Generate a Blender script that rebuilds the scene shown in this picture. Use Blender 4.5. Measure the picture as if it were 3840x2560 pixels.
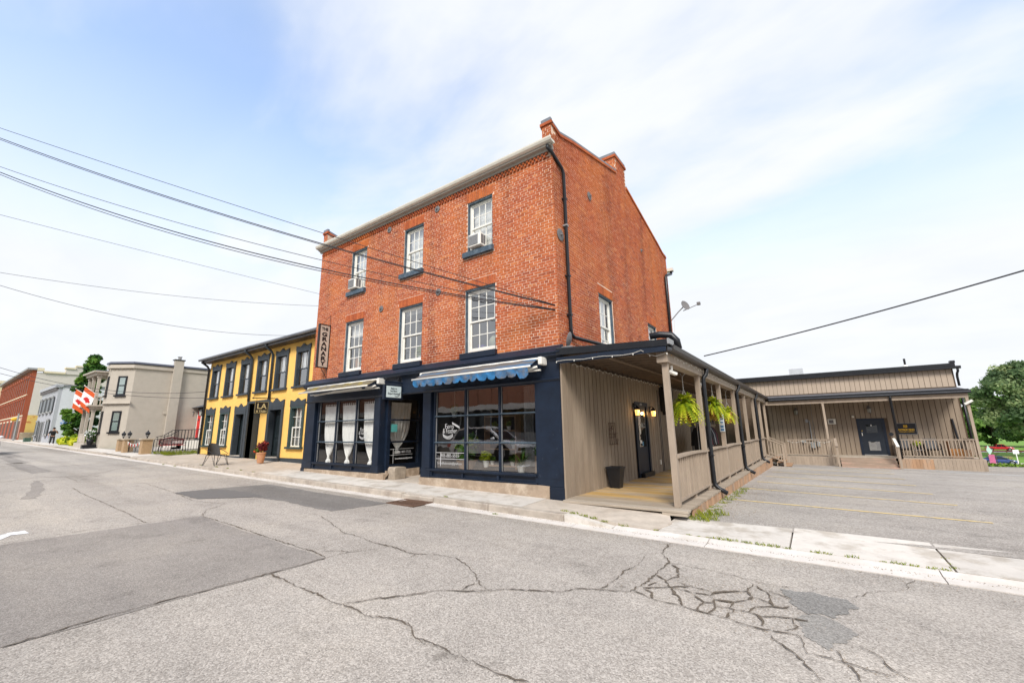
import bpy, bmesh, math, random
import numpy as np
from mathutils import Matrix, Vector
random.seed(7); rng = np.random.default_rng(7)
for o in list(bpy.data.objects): bpy.data.objects.remove(o)
sc = bpy.context.scene; COL = sc.collection

# ------------------------------------------------------------------ camera
CX, CY, CZ = 4.6043, -8.3946, 1.4798
YAW, PITCH, ROLL = math.radians(-35.3446), math.radians(11.9229), math.radians(-0.9422)
fw = Vector((math.sin(YAW)*math.cos(PITCH), math.cos(YAW)*math.cos(PITCH), math.sin(PITCH)))
r0 = Vector((math.cos(YAW), -math.sin(YAW), 0)); u0 = r0.cross(fw)
rt = r0*math.cos(ROLL)+u0*math.sin(ROLL); up = u0*math.cos(ROLL)-r0*math.sin(ROLL)
cam = bpy.data.cameras.new('camera'); camo = bpy.data.objects.new('camera', cam); COL.objects.link(camo)
camo.matrix_world = Matrix(((rt.x, up.x, -fw.x, CX), (rt.y, up.y, -fw.y, CY), (rt.z, up.z, -fw.z, CZ), (0, 0, 0, 1)))
cam.lens = 14.716; cam.sensor_width = 36; cam.sensor_fit = 'HORIZONTAL'; cam.clip_start = 0.05; cam.clip_end = 3000
sc.camera = camo

# ------------------------------------------------------------------ sky, sun, exposure
SUN_EL, SUN_AZ = math.radians(42), math.radians(150)      # azimuth clockwise from +Y: behind and right of the camera
w = bpy.data.worlds.new('World'); sc.world = w; w.use_nodes = True
nt = w.node_tree; nt.nodes.clear(); N = nt.nodes.new; LK = nt.links.new
def vm(op, a=None, b=None):
    n = N('ShaderNodeVectorMath'); n.operation = op
    if a is not None: LK(a, n.inputs[0])
    if isinstance(b, tuple): n.inputs[1].default_value = b
    elif b is not None: LK(b, n.inputs[1])
    return n.outputs[0]
def ma(op, a, b=None, clamp=False):
    n = N('ShaderNodeMath'); n.operation = op; n.use_clamp = clamp
    for i, v in enumerate((a, b)):
        if v is None: continue
        if isinstance(v, (int, float)): n.inputs[i].default_value = v
        else: LK(v, n.inputs[i])
    return n.outputs[0]
sky = N('ShaderNodeTexSky'); sky.sky_type = 'NISHITA'; sky.sun_disc = False
sky.sun_elevation = SUN_EL; sky.sun_rotation = SUN_AZ; sky.air_density = 1.0; sky.dust_density = 0.6; sky.ozone_density = 2.0
tc = N('ShaderNodeTexCoord'); nrm = vm('NORMALIZE', tc.outputs['Generated'])
sp = N('ShaderNodeSeparateXYZ'); LK(nrm, sp.inputs[0])
zz = ma('MAXIMUM', sp.outputs[2], 0.0); den = ma('ADD', zz, 0.28)
cb = N('ShaderNodeCombineXYZ'); LK(ma('DIVIDE', sp.outputs[0], den), cb.inputs[0]); LK(ma('DIVIDE', sp.outputs[1], den), cb.inputs[1])
mp = N('ShaderNodeMapping'); LK(cb.outputs[0], mp.inputs[0]); mp.inputs['Rotation'].default_value = (0, 0, 0.5); mp.inputs['Scale'].default_value = (0.8, 1.5, 1); mp.inputs['Location'].default_value = (2.6, 8.3, 0)
def noise(sock, scale, detail, rough, dist=0.0):
    n = N('ShaderNodeTexNoise'); LK(sock, n.inputs['Vector']); n.inputs['Scale'].default_value = scale
    n.inputs['Detail'].default_value = detail; n.inputs['Roughness'].default_value = rough; n.inputs['Distortion'].default_value = dist
    return n.outputs['Fac']
n1 = noise(mp.outputs[0], 0.95, 6, 0.52, 0.5); n2 = noise(mp.outputs[0], 3.2, 5, 0.55, 0.3)
cl = ma('ADD', ma('MULTIPLY', n1, 0.8), ma('MULTIPLY', n2, 0.2))
mr = N('ShaderNodeMapRange'); LK(cl, mr.inputs['Value']); mr.inputs['From Min'].default_value = 0.33; mr.inputs['From Max'].default_value = 0.60
mr.inputs['To Min'].default_value = 0.2; mr.inputs['To Max'].default_value = 1.0; mr.interpolation_type = 'SMOOTHSTEP'
hz = ma('POWER', ma('SUBTRACT', 1.0, zz, True), 2.6)
fac = ma('MAXIMUM', mr.outputs[0], ma('MULTIPLY', hz, 2.4, True)); fac = ma('MINIMUM', fac, 1.0)
cw = N('ShaderNodeMixRGB'); LK(n2, cw.inputs[0]); cw.inputs[1].default_value = (2.15, 2.27, 2.47, 1); cw.inputs[2].default_value = (2.62, 2.65, 2.70, 1)
mx = N('ShaderNodeMixRGB'); LK(fac, mx.inputs[0]); LK(sky.outputs[0], mx.inputs[1]); LK(cw.outputs[0], mx.inputs[2])
bg = N('ShaderNodeBackground'); LK(mx.outputs[0], bg.inputs[0]); bg.inputs[1].default_value = 0.15
wo = N('ShaderNodeOutputWorld'); LK(bg.outputs[0], wo.inputs[0])
sl = bpy.data.lights.new('sun', 'SUN'); sl.energy = 1.5; sl.angle = math.radians(20); sl.color = (1.0, 0.95, 0.88)
so = bpy.data.objects.new('sun', sl); COL.objects.link(so)
sdir = Vector((math.sin(SUN_AZ)*math.cos(SUN_EL), math.cos(SUN_AZ)*math.cos(SUN_EL), math.sin(SUN_EL)))
so.rotation_euler = sdir.to_track_quat('Z', 'Y').to_euler(); so.location = (10, -20, 30)
vs = sc.view_settings; vs.view_transform = 'Standard'; vs.look = 'None'; vs.exposure = 1.42; vs.gamma = 1.0; vs.use_curve_mapping = False
sc.render.engine = 'CYCLES'; sc.cycles.max_bounces = 7; sc.cycles.transparent_max_bounces = 12

# ------------------------------------------------------------------ helpers
INV = {}
def link(o, parent=None):
    COL.objects.link(o)
    if parent is not None:
        o.parent = parent; o.matrix_parent_inverse = INV.get(parent.name, Matrix())
    return o
def tag(o, label=None, cat=None, group=None, kind=None):
    if label: o['label'] = label
    if cat: o['category'] = cat
    if group: o['group'] = group
    if kind: o['kind'] = kind
    return o
def thing(name, label, cat, loc=(0, 0, 0), group=None):
    o = bpy.data.objects.new(name, None); o.empty_display_size = 0.1; COL.objects.link(o); o.location = loc
    INV[o.name] = Matrix.Translation(-Vector(loc)); return tag(o, label, cat, group)
class MB:
    """collects shapes in world (or xf-local) coordinates, build() links them as one mesh object"""
    def __init__(s, xf=None): s.v = []; s.f = []; s.xf = xf; s.t = []
    def add(s, vs, fs):
        b = len(s.v)
        if s.xf is not None: vs = [tuple(s.xf @ Vector(p)) for p in vs]
        s.v += [tuple(p) for p in vs]; s.f += [tuple(i+b for i in f) for f in fs]; return s
    def box(s, x0, x1, y0, y1, z0, z1):
        if x0 > x1: x0, x1 = x1, x0
        if y0 > y1: y0, y1 = y1, y0
        if z0 > z1: z0, z1 = z1, z0
        return s.add([(x0,y0,z0),(x1,y0,z0),(x1,y1,z0),(x0,y1,z0),(x0,y0,z1),(x1,y0,z1),(x1,y1,z1),(x0,y1,z1)],
                     [(0,3,2,1),(4,5,6,7),(0,1,5,4),(1,2,6,5),(2,3,7,6),(3,0,4,7)])
    def poly(s, pts): return s.add(pts, [tuple(range(len(pts)))])
    def prism(s, pts, ax, a, b):
        n = len(pts)
        def P(p, t): return {0: (t, p[0], p[1]), 1: (p[0], t, p[1]), 2: (p[0], p[1], t)}[ax]
        vs = [P(p, a) for p in pts]+[P(p, b) for p in pts]
        area = sum(pts[i][0]*pts[(i+1) % n][1]-pts[(i+1) % n][0]*pts[i][1] for i in range(n))
        flip = (area < 0) ^ (ax == 1) ^ (b < a)
        fs = [tuple(range(n-1, -1, -1)), tuple(range(n, 2*n))]+[(i, (i+1) % n, n+(i+1) % n, n+i) for i in range(n)]
        if flip: fs = [tuple(reversed(f)) for f in fs]
        return s.add(vs, fs)
    def tube(s, pts, r, n=8, caps=True):
        pts = [Vector(p) for p in pts]; rs = r if isinstance(r, (list, tuple)) else [r]*len(pts)
        vs = []; ref = None
        for i, p in enumerate(pts):
            d = (pts[min(i+1, len(pts)-1)]-pts[max(i-1, 0)]).normalized()
            if ref is None or abs(ref.dot(d)) > 0.98: ref = Vector((0, 0, 1)) if abs(d.z) < 0.9 else Vector((1, 0, 0))
            a = (ref-d*ref.dot(d)).normalized(); ref = a; b = d.cross(a)
            vs += [p+(a*math.cos(2*math.pi*k/n)+b*math.sin(2*math.pi*k/n))*rs[i] for k in range(n)]
        fs = [(i*n+k, i*n+(k+1) % n, (i+1)*n+(k+1) % n, (i+1)*n+k) for i in range(len(pts)-1) for k in range(n)]
        if caps: fs += [tuple(range(n-1, -1, -1)), tuple((len(pts)-1)*n+k for k in range(n))]
        return s.add(vs, fs)
    def bar(s, p, q, wd, hg):
        p, q = Vector(p), Vector(q); d = (q-p).normalized(); ref = Vector((0, 0, 1)) if abs(d.z) < 0.95 else Vector((0, 1, 0))
        a = d.cross(ref).normalized(); b = a.cross(d).normalized(); vs = []
        for c in (p, q):
            for i, j in ((-1,-1),(1,-1),(1,1),(-1,1)): vs.append(c+a*i*wd/2+b*j*hg/2)
        return s.add(vs, [(0,3,2,1),(4,5,6,7),(0,1,5,4),(1,2,6,5),(2,3,7,6),(3,0,4,7)][:6] if False else [(3,2,1,0),(4,5,6,7),(0,1,5,4),(1,2,6,5),(2,3,7,6),(3,0,4,7)])
    def lathe(s, prof, c, n=16, ax=2):
        vs = []; m = len(prof)
        for r, h in prof:
            for k in range(n):
                t = 2*math.pi*k/n; q = (r*math.cos(t), r*math.sin(t), h)
                q = q if ax == 2 else ((q[0], q[2], q[1]) if ax == 1 else (q[2], q[0], q[1]))
                vs.append((c[0]+q[0], c[1]+q[1], c[2]+q[2]))
        fs = [(i*n+k, i*n+(k+1) % n, (i+1)*n+(k+1) % n, (i+1)*n+k) for i in range(m-1) for k in range(n)]
        fs += [tuple(range(n-1, -1, -1)), tuple((m-1)*n+k for k in range(n))]
        if ax == 1: fs = [tuple(reversed(f)) for f in fs]
        return s.add(vs, fs)
    def ball(s, c, r, n=10, m=6):
        rx, ry, rz = r if isinstance(r, tuple) else (r, r, r); vs = []
        for i in range(m+1):
            a = math.pi*i/m-math.pi/2
            rr = max(math.cos(a), 1e-3)
            for k in range(n): vs.append((c[0]+rx*rr*math.cos(2*math.pi*k/n), c[1]+ry*rr*math.sin(2*math.pi*k/n), c[2]+rz*math.sin(a)))
        fs = [(i*n+k, i*n+(k+1) % n, (i+1)*n+(k+1) % n, (i+1)*n+k) for i in range(m) for k in range(n)]
        return s.add(vs, fs)
    def grid(s, fn, nu, nv):
        vs = [fn(i/nu, j/nv) for j in range(nv+1) for i in range(nu+1)]
        return s.add(vs, [(j*(nu+1)+i, j*(nu+1)+i+1, (j+1)*(nu+1)+i+1, (j+1)*(nu+1)+i) for j in range(nv) for i in range(nu)])
    def mesh(s, name, mat, smooth=False, tint=None):
        me = bpy.data.meshes.new(name); me.from_pydata(s.v, [], s.f)
        if mat: me.materials.append(mat)
        if smooth: me.polygons.foreach_set('use_smooth', [True]*len(me.polygons))
        if tint is not None:
            at = me.attributes.new('tint', 'FLOAT', 'POINT')
            at.data.foreach_set('value', [tint]*len(me.vertices) if isinstance(tint, float) else tint)
        me.update(); return me
    def build(s, name, mat, parent=None, smooth=False, bevel=0, tint=None):
        o = bpy.data.objects.new(name, s.mesh(name, mat, smooth, tint)); link(o, parent)
        if bevel:
            b = o.modifiers.new('bevel', 'BEVEL'); b.width = bevel; b.segments = 2; b.limit_method = 'ANGLE'
        return o
def part(name, mat, parent, *boxes, bevel=0):
    m = MB()
    for b in boxes: m.box(*b)
    return m.build(name, mat, parent, bevel=bevel)
def inst(me, name, parent, loc=(0, 0, 0), rot=None, scale=None):
    o = bpy.data.objects.new(name, me); link(o, parent); o.location = loc
    if rot: o.rotation_euler = rot
    if scale: o.scale = scale
    return o
def copy_tree(o, parent=None, loc=None, rotz=None, label=None):
    c = o.copy(); COL.objects.link(c); c.parent = parent
    if parent is None:
        if loc is not None: c.location = loc
        if rotz is not None: c.rotation_euler = (0, 0, rotz)
        if label: c['label'] = label
    for ch in o.children: copy_tree(ch, c)
    return c
def sheet(name, polyxy, zf, off, mat, parent=None, kind=None, step=None):
    m = MB(); m.poly([(x, y, zf(x, y)+off) for x, y in polyxy]); o = m.build(name, mat, parent)
    if kind: o['kind'] = kind
    return o
def leaves(name, mat, parent, clumps, n, size, seed=1, flat=0.0, aspect=1.6):
    """many small leaf quads spread through ellipsoid clumps (cx,cy,cz,rx,ry,rz)"""
    g = np.random.default_rng(seed); cl = np.array(clumps, float)
    wts = (cl[:, 3]*cl[:, 4]*cl[:, 5])**0.67; idx = g.choice(len(cl), n, p=wts/wts.sum())
    d = g.normal(size=(n, 3)); d /= np.linalg.norm(d, axis=1)[:, None]
    rad = g.random(n)**0.45; c = cl[idx, :3]+d*rad[:, None]*cl[idx, 3:]*(0.85+0.3*g.random((n, 1)))
    a = g.normal(size=(n, 3)); nn = d*0.9+g.normal(size=(n, 3))*0.8+np.array([0, 0, 0.5+flat]); nn /= np.linalg.norm(nn, axis=1)[:, None]
    a -= nn*(a*nn).sum(1)[:, None]; a /= np.linalg.norm(a, axis=1)[:, None]; b = np.cross(nn, a)
    sz = size*(0.6+0.8*g.random((n, 1))); A = a*sz*aspect*0.5; B = b*sz*0.5
    V = np.stack([c-A, c-B*0.9+A*0.1, c+A, c+B*0.9+A*0.1], 1).reshape(-1, 3)
    me = bpy.data.meshes.new(name); me.vertices.add(4*n); me.vertices.foreach_set('co', V.ravel())
    me.loops.add(4*n); me.loops.foreach_set('vertex_index', np.arange(4*n, dtype=np.int32))
    me.polygons.add(n); me.polygons.foreach_set('loop_start', np.arange(0, 4*n, 4, dtype=np.int32)); me.polygons.foreach_set('loop_total', np.full(n, 4, dtype=np.int32))
    at = me.attributes.new('tint', 'FLOAT', 'POINT'); tv = np.clip(0.5+0.28*g.normal(size=len(cl))[idx]+0.2*g.normal(size=n), 0, 1); at.data.foreach_set('value', np.repeat(tv, 4).astype(np.float32))
    me.materials.append(mat); me.update(); me.validate()
    return link(bpy.data.objects.new(name, me), parent)
def text(s, size, mat, parent, xf, bold=0.0, name='lettering', align='CENTER', width=None, extrude=0.002):
    cu = bpy.data.curves.new(name, 'FONT'); cu.body = s; cu.size = size; cu.align_x = align; cu.align_y = 'CENTER'; cu.offset = bold; cu.extrude = extrude; cu.resolution_u = 3
    t = bpy.data.objects.new(name, cu); COL.objects.link(t)
    me = bpy.data.meshes.new_from_object(t); bpy.data.objects.remove(t)
    co = np.empty(len(me.vertices)*3, np.float32); me.vertices.foreach_get('co', co); co = co.reshape(-1, 3)
    if width and len(co): co[:, 0] *= width/max(1e-6, co[:, 0].max()-co[:, 0].min())
    M = np.array(xf); co = co@M[:3, :3].T+M[:3, 3]; me.vertices.foreach_set('co', co.astype(np.float32).ravel())
    me.materials.clear(); me.materials.append(mat); me.update()
    return link(bpy.data.objects.new(name, me), parent)
def XF(o, ex, ey):
    """text frame: origin o, x axis ex, y axis ey"""
    ex, ey = Vector(ex), Vector(ey); ez = ex.cross(ey)
    return Matrix(((ex.x, ey.x, ez.x, o[0]), (ex.y, ey.y, ez.y, o[1]), (ex.z, ey.z, ez.z, o[2]), (0, 0, 0, 1)))

# ------------------------------------------------------------------ materials
def pm(name, col, rough=0.75, var=0.12, scale=6.0, bump=0.0, bscale=40.0, rand=0.0, metal=0.0, col2=None, m2=0.0, s2=2.0, streak=None, spec=0.4, edge=(0.5, 0.62)):
    m = bpy.data.materials.new(name); m.use_nodes = True; t = m.node_tree; n = t.nodes; L = t.links.new
    b = n['Principled BSDF']; b.inputs['Roughness'].default_value = rough; b.inputs['Metallic'].default_value = metal; b.inputs['Specular IOR Level'].default_value = spec
    geo = n.new('ShaderNodeNewGeometry'); pos = geo.outputs['Position']
    if streak:
        q = n.new('ShaderNodeVectorMath'); q.operation = 'MULTIPLY'; L(pos, q.inputs[0]); q.inputs[1].default_value = streak; pos = q.outputs[0]
    nz = n.new('ShaderNodeTexNoise'); L(pos, nz.inputs['Vector']); nz.inputs['Scale'].default_value = scale; nz.inputs['Detail'].default_value = 6; nz.inputs['Roughness'].default_value = 0.65
    mp = n.new('ShaderNodeMapRange'); L(nz.outputs['Fac'], mp.inputs[0]); mp.inputs[1].default_value = 0.3; mp.inputs[2].default_value = 0.7; mp.inputs[3].default_value = 1-var; mp.inputs[4].default_value = 1+var
    val = mp.outputs[0]
    if rand:
        oi = n.new('ShaderNodeObjectInfo'); mr = n.new('ShaderNodeMapRange'); L(oi.outputs['Random'], mr.inputs[0]); mr.inputs[3].default_value = 1-rand; mr.inputs[4].default_value = 1+rand
        mu = n.new('ShaderNodeMath'); mu.operation = 'MULTIPLY'; L(val, mu.inputs[0]); L(mr.outputs[0], mu.inputs[1]); val = mu.outputs[0]
    base = n.new('ShaderNodeRGB'); base.outputs[0].default_value = (*col, 1); cs = base.outputs[0]
    if col2:
        n3 = n.new('ShaderNodeTexNoise'); L(pos, n3.inputs['Vector']); n3.inputs['Scale'].default_value = s2; n3.inputs['Detail'].default_value = 8; n3.inputs['Roughness'].default_value = 0.7
        r3 = n.new('ShaderNodeMapRange'); L(n3.outputs['Fac'], r3.inputs[0]); r3.inputs[1].default_value = edge[0]; r3.inputs[2].default_value = edge[1]; r3.inputs[4].default_value = m2
        mm = n.new('ShaderNodeMixRGB'); L(r3.outputs[0], mm.inputs[0]); L(cs, mm.inputs[1]); mm.inputs[2].default_value = (*col2, 1); cs = mm.outputs[0]
    vmn = n.new('ShaderNodeVectorMath'); vmn.operation = 'SCALE'; L(cs, vmn.inputs[0]); L(val, vmn.inputs['Scale']); L(vmn.outputs[0], b.inputs['Base Color'])
    if bump:
        n4 = n.new('ShaderNodeTexNoise'); L(pos, n4.inputs['Vector']); n4.inputs['Scale'].default_value = bscale; n4.inputs['Detail'].default_value = 4
        bp = n.new('ShaderNodeBump'); L(n4.outputs['Fac'], bp.inputs['Height']); bp.inputs['Strength'].default_value = bump; bp.inputs['Distance'].default_value = 0.02; L(bp.outputs[0], b.inputs['Normal'])
    return m
def ramp(n, L, sock, stops):
    r = n.new('ShaderNodeValToRGB'); L(sock, r.inputs[0]); e = r.color_ramp.elements
    while len(e) < len(stops): e.new(0.5)
    for i, (p, c) in enumerate(stops): e[i].position = p; e[i].color = (*c, 1)
    return r.outputs[0]
def tintmat(name, stops, rough=0.85, big=None, bigs=0.5, bump=0.4, bscale=120, trans=0.0, fine=0.2, spec=0.2):
    m = bpy.data.materials.new(name); m.use_nodes = True; t = m.node_tree; n = t.nodes; L = t.links.new; b = n['Principled BSDF']
    b.inputs['Roughness'].default_value = rough; b.inputs['Specular IOR Level'].default_value = spec
    at = n.new('ShaderNodeAttribute'); at.attribute_name = 'tint'; cs = ramp(n, L, at.outputs['Fac'], stops)
    geo = n.new('ShaderNodeNewGeometry')
    if big:
        nz = n.new('ShaderNodeTexNoise'); L(geo.outputs['Position'], nz.inputs['Vector']); nz.inputs['Scale'].default_value = bigs; nz.inputs['Detail'].default_value = 5; nz.inputs['Roughness'].default_value = 0.6
        mr = n.new('ShaderNodeMapRange'); L(nz.outputs['Fac'], mr.inputs[0]); mr.inputs[1].default_value = 0.45; mr.inputs[2].default_value = 0.68; mr.inputs[4].default_value = 0.6
        mm = n.new('ShaderNodeMixRGB'); L(mr.outputs[0], mm.inputs[0]); L(cs, mm.inputs[1]); mm.inputs[2].default_value = (*big, 1); cs = mm.outputs[0]
    nf = n.new('ShaderNodeTexNoise'); L(geo.outputs['Position'], nf.inputs['Vector']); nf.inputs['Scale'].default_value = 22; nf.inputs['Detail'].default_value = 6
    mp = n.new('ShaderNodeMapRange'); L(nf.outputs['Fac'], mp.inputs[0]); mp.inputs[1].default_value = 0.3; mp.inputs[2].default_value = 0.7; mp.inputs[3].default_value = 1-fine; mp.inputs[4].default_value = 1+fine
    vmn = n.new('ShaderNodeVectorMath'); vmn.operation = 'SCALE'; L(cs, vmn.inputs[0]); L(mp.outputs[0], vmn.inputs['Scale']); L(vmn.outputs[0], b.inputs['Base Color'])
    if bump:
        n4 = n.new('ShaderNodeTexNoise'); L(geo.outputs['Position'], n4.inputs['Vector']); n4.inputs['Scale'].default_value = bscale; n4.inputs['Detail'].default_value = 3
        bp = n.new('ShaderNodeBump'); L(n4.outputs['Fac'], bp.inputs['Height']); bp.inputs['Strength'].default_value = bump; bp.inputs['Distance'].default_value = 0.004; L(bp.outputs[0], b.inputs['Normal'])
    if trans:
        tr = n.new('ShaderNodeBsdfTranslucent'); L(vmn.outputs[0], tr.inputs[0]); ms = n.new('ShaderNodeMixShader'); ms.inputs[0].default_value = trans
        L(b.outputs[0], ms.inputs[1]); L(tr.outputs[0], ms.inputs[2]); L(ms.outputs[0], n['Material Output'].inputs[0])
    return m
def glassmat(name, k=1.0, base=0.1, tint=(0.96, 0.975, 0.97)):
    m = bpy.data.materials.new(name); m.use_nodes = True; t = m.node_tree; n = t.nodes; L = t.links.new; n.clear()
    gi = n.new('ShaderNodeNewGeometry'); dt = n.new('ShaderNodeVectorMath'); dt.operation = 'DOT_PRODUCT'; L(gi.outputs['Incoming'], dt.inputs[0]); L(gi.outputs['Normal'], dt.inputs[1])
    def mth(op, a, b):
        q = n.new('ShaderNodeMath'); q.operation = op
        for i, v in enumerate((a, b)):
            if v is None: continue
            if isinstance(v, float): q.inputs[i].default_value = v
            else: L(v, q.inputs[i])
        return q
    ab = mth('ABSOLUTE', dt.outputs['Value'], None); om = mth('SUBTRACT', 1.0, ab.outputs[0]); p5 = mth('POWER', om.outputs[0], 5.0); p6 = mth('MULTIPLY', p5.outputs[0], 0.96); fr = mth('ADD', p6.outputs[0], 0.04)
    f2 = n.new('ShaderNodeMath'); f2.operation = 'MULTIPLY_ADD'; L(fr.outputs[0], f2.inputs[0]); f2.inputs[1].default_value = k; f2.inputs[2].default_value = base; f2.use_clamp = True
    geo = n.new('ShaderNodeNewGeometry'); nz = n.new('ShaderNodeTexNoise'); L(geo.outputs['Position'], nz.inputs['Vector']); nz.inputs['Scale'].default_value = 2.2
    bp = n.new('ShaderNodeBump'); L(nz.outputs['Fac'], bp.inputs['Height']); bp.inputs['Strength'].default_value = 0.12; bp.inputs['Distance'].default_value = 0.012
    tr = n.new('ShaderNodeBsdfTransparent'); tr.inputs[0].default_value = (*tint, 1); gl = n.new('ShaderNodeBsdfGlossy'); gl.inputs['Roughness'].default_value = 0.0; L(bp.outputs[0], gl.inputs['Normal'])
    mi = n.new('ShaderNodeMixShader'); L(f2.outputs[0], mi.inputs[0]); L(tr.outputs[0], mi.inputs[1]); L(gl.outputs[0], mi.inputs[2])
    o = n.new('ShaderNodeOutputMaterial'); L(mi.outputs[0], o.inputs[0]); return m
def emit(name, col, st):
    m = bpy.data.materials.new(name); m.use_nodes = True; b = m.node_tree.nodes['Principled BSDF']; b.inputs['Base Color'].default_value = (*col, 1)
    b.inputs['Emission Color'].default_value = (*col, 1); b.inputs['Emission Strength'].default_value = st; return m
def asphaltmat(name, c0, c1, dark, agg=0.55, sc=75.0, stain=(0.5, 0.6)):
    m = bpy.data.materials.new(name); m.use_nodes = True; t = m.node_tree; n = t.nodes; L = t.links.new; b = n['Principled BSDF']; b.inputs['Roughness'].default_value = 0.93; b.inputs['Specular IOR Level'].default_value = 0.15
    geo = n.new('ShaderNodeNewGeometry'); pos = geo.outputs['Position']
    v = n.new('ShaderNodeTexVoronoi'); L(pos, v.inputs['Vector']); v.inputs['Scale'].default_value = sc; v.inputs['Randomness'].default_value = 1.0
    sep = n.new('ShaderNodeSeparateColor'); L(v.outputs['Color'], sep.inputs[0])
    stone = ramp(n, L, sep.outputs[0], [(0.0, tuple(x*0.45 for x in c0)), (0.12, tuple(x*0.75 for x in c0)), (0.45, c0), (0.75, c1), (1.0, tuple(min(1, x*1.25) for x in c1))])
    n1 = n.new('ShaderNodeTexNoise'); L(pos, n1.inputs['Vector']); n1.inputs['Scale'].default_value = 0.35; n1.inputs['Detail'].default_value = 7; n1.inputs['Roughness'].default_value = 0.6
    big = ramp(n, L, n1.outputs['Fac'], [(0.3, (0.86, 0.86, 0.86)), (0.5, (1, 1, 1)), (0.7, (1.1, 1.09, 1.06))])
    n2 = n.new('ShaderNodeTexNoise'); L(pos, n2.inputs['Vector']); n2.inputs['Scale'].default_value = 6; n2.inputs['Detail'].default_value = 8; n2.inputs['Roughness'].default_value = 0.75
    mid = ramp(n, L, n2.outputs['Fac'], [(0.3, (0.90, 0.895, 0.89)), (0.5, (1, 1, 1)), (0.72, (1.07, 1.07, 1.07))])
    a = n.new('ShaderNodeMixRGB'); a.blend_type = 'MIX'; a.inputs[0].default_value = agg; a.inputs[1].default_value = (*[(p+q)/2 for p, q in zip(c0, c1)], 1); L(stone, a.inputs[2])
    m1 = n.new('ShaderNodeMixRGB'); m1.blend_type = 'MULTIPLY'; m1.inputs[0].default_value = 1; L(a.outputs[0], m1.inputs[1]); L(big, m1.inputs[2])
    m2 = n.new('ShaderNodeMixRGB'); m2.blend_type = 'MULTIPLY'; m2.inputs[0].default_value = 1; L(m1.outputs[0], m2.inputs[1]); L(mid, m2.inputs[2]); 
    q5 = n.new('ShaderNodeVectorMath'); q5.operation = 'MULTIPLY'; L(pos, q5.inputs[0]); q5.inputs[1].default_value = (0.07, 0.9, 1)
    n5 = n.new('ShaderNodeTexNoise'); L(q5.outputs[0], n5.inputs['Vector']); n5.inputs['Scale'].default_value = 1.0; n5.inputs['Detail'].default_value = 5
    lane = ramp(n, L, n5.outputs['Fac'], [(0.3, (0.80, 0.795, 0.79)), (0.5, (1, 1, 1)), (0.7, (1.10, 1.095, 1.08))])
    n6 = n.new('ShaderNodeTexNoise'); L(pos, n6.inputs['Vector']); n6.inputs['Scale'].default_value = 1.7; n6.inputs['Detail'].default_value = 9; n6.inputs['Roughness'].default_value = 0.72
    spot = ramp(n, L, n6.outputs['Fac'], [(0.28, (0.55, 0.54, 0.53)), (0.37, (0.88, 0.88, 0.88)), (0.47, (1, 1, 1)), (1.0, (1, 1, 1))])
    m3 = n.new('ShaderNodeMixRGB'); m3.blend_type = 'MULTIPLY'; m3.inputs[0].default_value = 1; L(m2.outputs[0], m3.inputs[1]); L(lane, m3.inputs[2])
    m4 = n.new('ShaderNodeMixRGB'); m4.blend_type = 'MULTIPLY'; m4.inputs[0].default_value = 1; L(m3.outputs[0], m4.inputs[1]); L(spot, m4.inputs[2]); L(m4.outputs[0], b.inputs['Base Color'])
    bp = n.new('ShaderNodeBump'); L(v.outputs['Distance'], bp.inputs['Height']); bp.inputs['Strength'].default_value = 0.5; bp.inputs['Distance'].default_value = 0.006; bp.invert = True; L(bp.outputs[0], b.inputs['Normal'])
    return m
ASPH = asphaltmat('asphalt_weathered', (0.35, 0.316, 0.282), (0.48, 0.441, 0.397), 0, 0.72, 90)
ASPH2 = asphaltmat('asphalt_patch', (0.262, 0.238, 0.215), (0.355, 0.325, 0.298), 0, 0.65, 110)
ASPH3 = asphaltmat('asphalt_dark_patch', (0.19, 0.178, 0.166), (0.28, 0.263, 0.247), 0, 0.55, 110)
ASPH4 = asphaltmat('asphalt_cold_patch', (0.20, 0.192, 0.18), (0.31, 0.298, 0.28), 0, 0.6, 90)
ASPHL = asphaltmat('asphalt_lot', (0.315, 0.286, 0.258), (0.45, 0.415, 0.378), 0, 0.75, 85)
TAR = pm('crack_dirt', (0.125, 0.10, 0.075), 0.95, 0.3, 25)
CONC = pm('concrete_white', (0.58, 0.54, 0.49), 0.9, 0.10, 3, 0.15, 60, rand=0.08, col2=(0.38, 0.33, 0.27), m2=0.7, s2=1.8)
CONCT = pm('concrete_tan', (0.47, 0.41, 0.345), 0.9, 0.14, 4, 0.2, 60, rand=0.06, col2=(0.34, 0.28, 0.22), m2=0.5, s2=1.1)
KERB = pm('kerb_concrete', (0.44, 0.385, 0.325), 0.9, 0.16, 5, 0.25, 50, rand=0.08, col2=(0.28, 0.23, 0.19), m2=0.6, s2=2.2)
PANM = pm('gutter_concrete', (0.62, 0.58, 0.54), 0.9, 0.08, 4, 0.1, 60, rand=0.05, col2=(0.5, 0.45, 0.39), m2=0.5, s2=0.9)
PAINTY = pm('faded_yellow_paint', (0.66, 0.50, 0.22), 0.9, 0.12, 14, col2=(0.36, 0.33, 0.30), m2=0.9, s2=5.0, edge=(0.48, 0.66))
PAINTW = pm('white_road_paint', (0.8, 0.8, 0.8), 0.8, 0.05, 8, col2=(0.4, 0.39, 0.38), m2=0.7, s2=9)
DIRT = pm('dry_ground', (0.24, 0.21, 0.15), 0.95, 0.2, 3, col2=(0.10, 0.15, 0.04), m2=0.9, s2=0.6)
LAWN = pm('mown_lawn', (0.13, 0.26, 0.03), 0.95, 0.25, 0.5, 0.3, 8, col2=(0.22, 0.32, 0.05), m2=0.7, s2=0.05)
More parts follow.
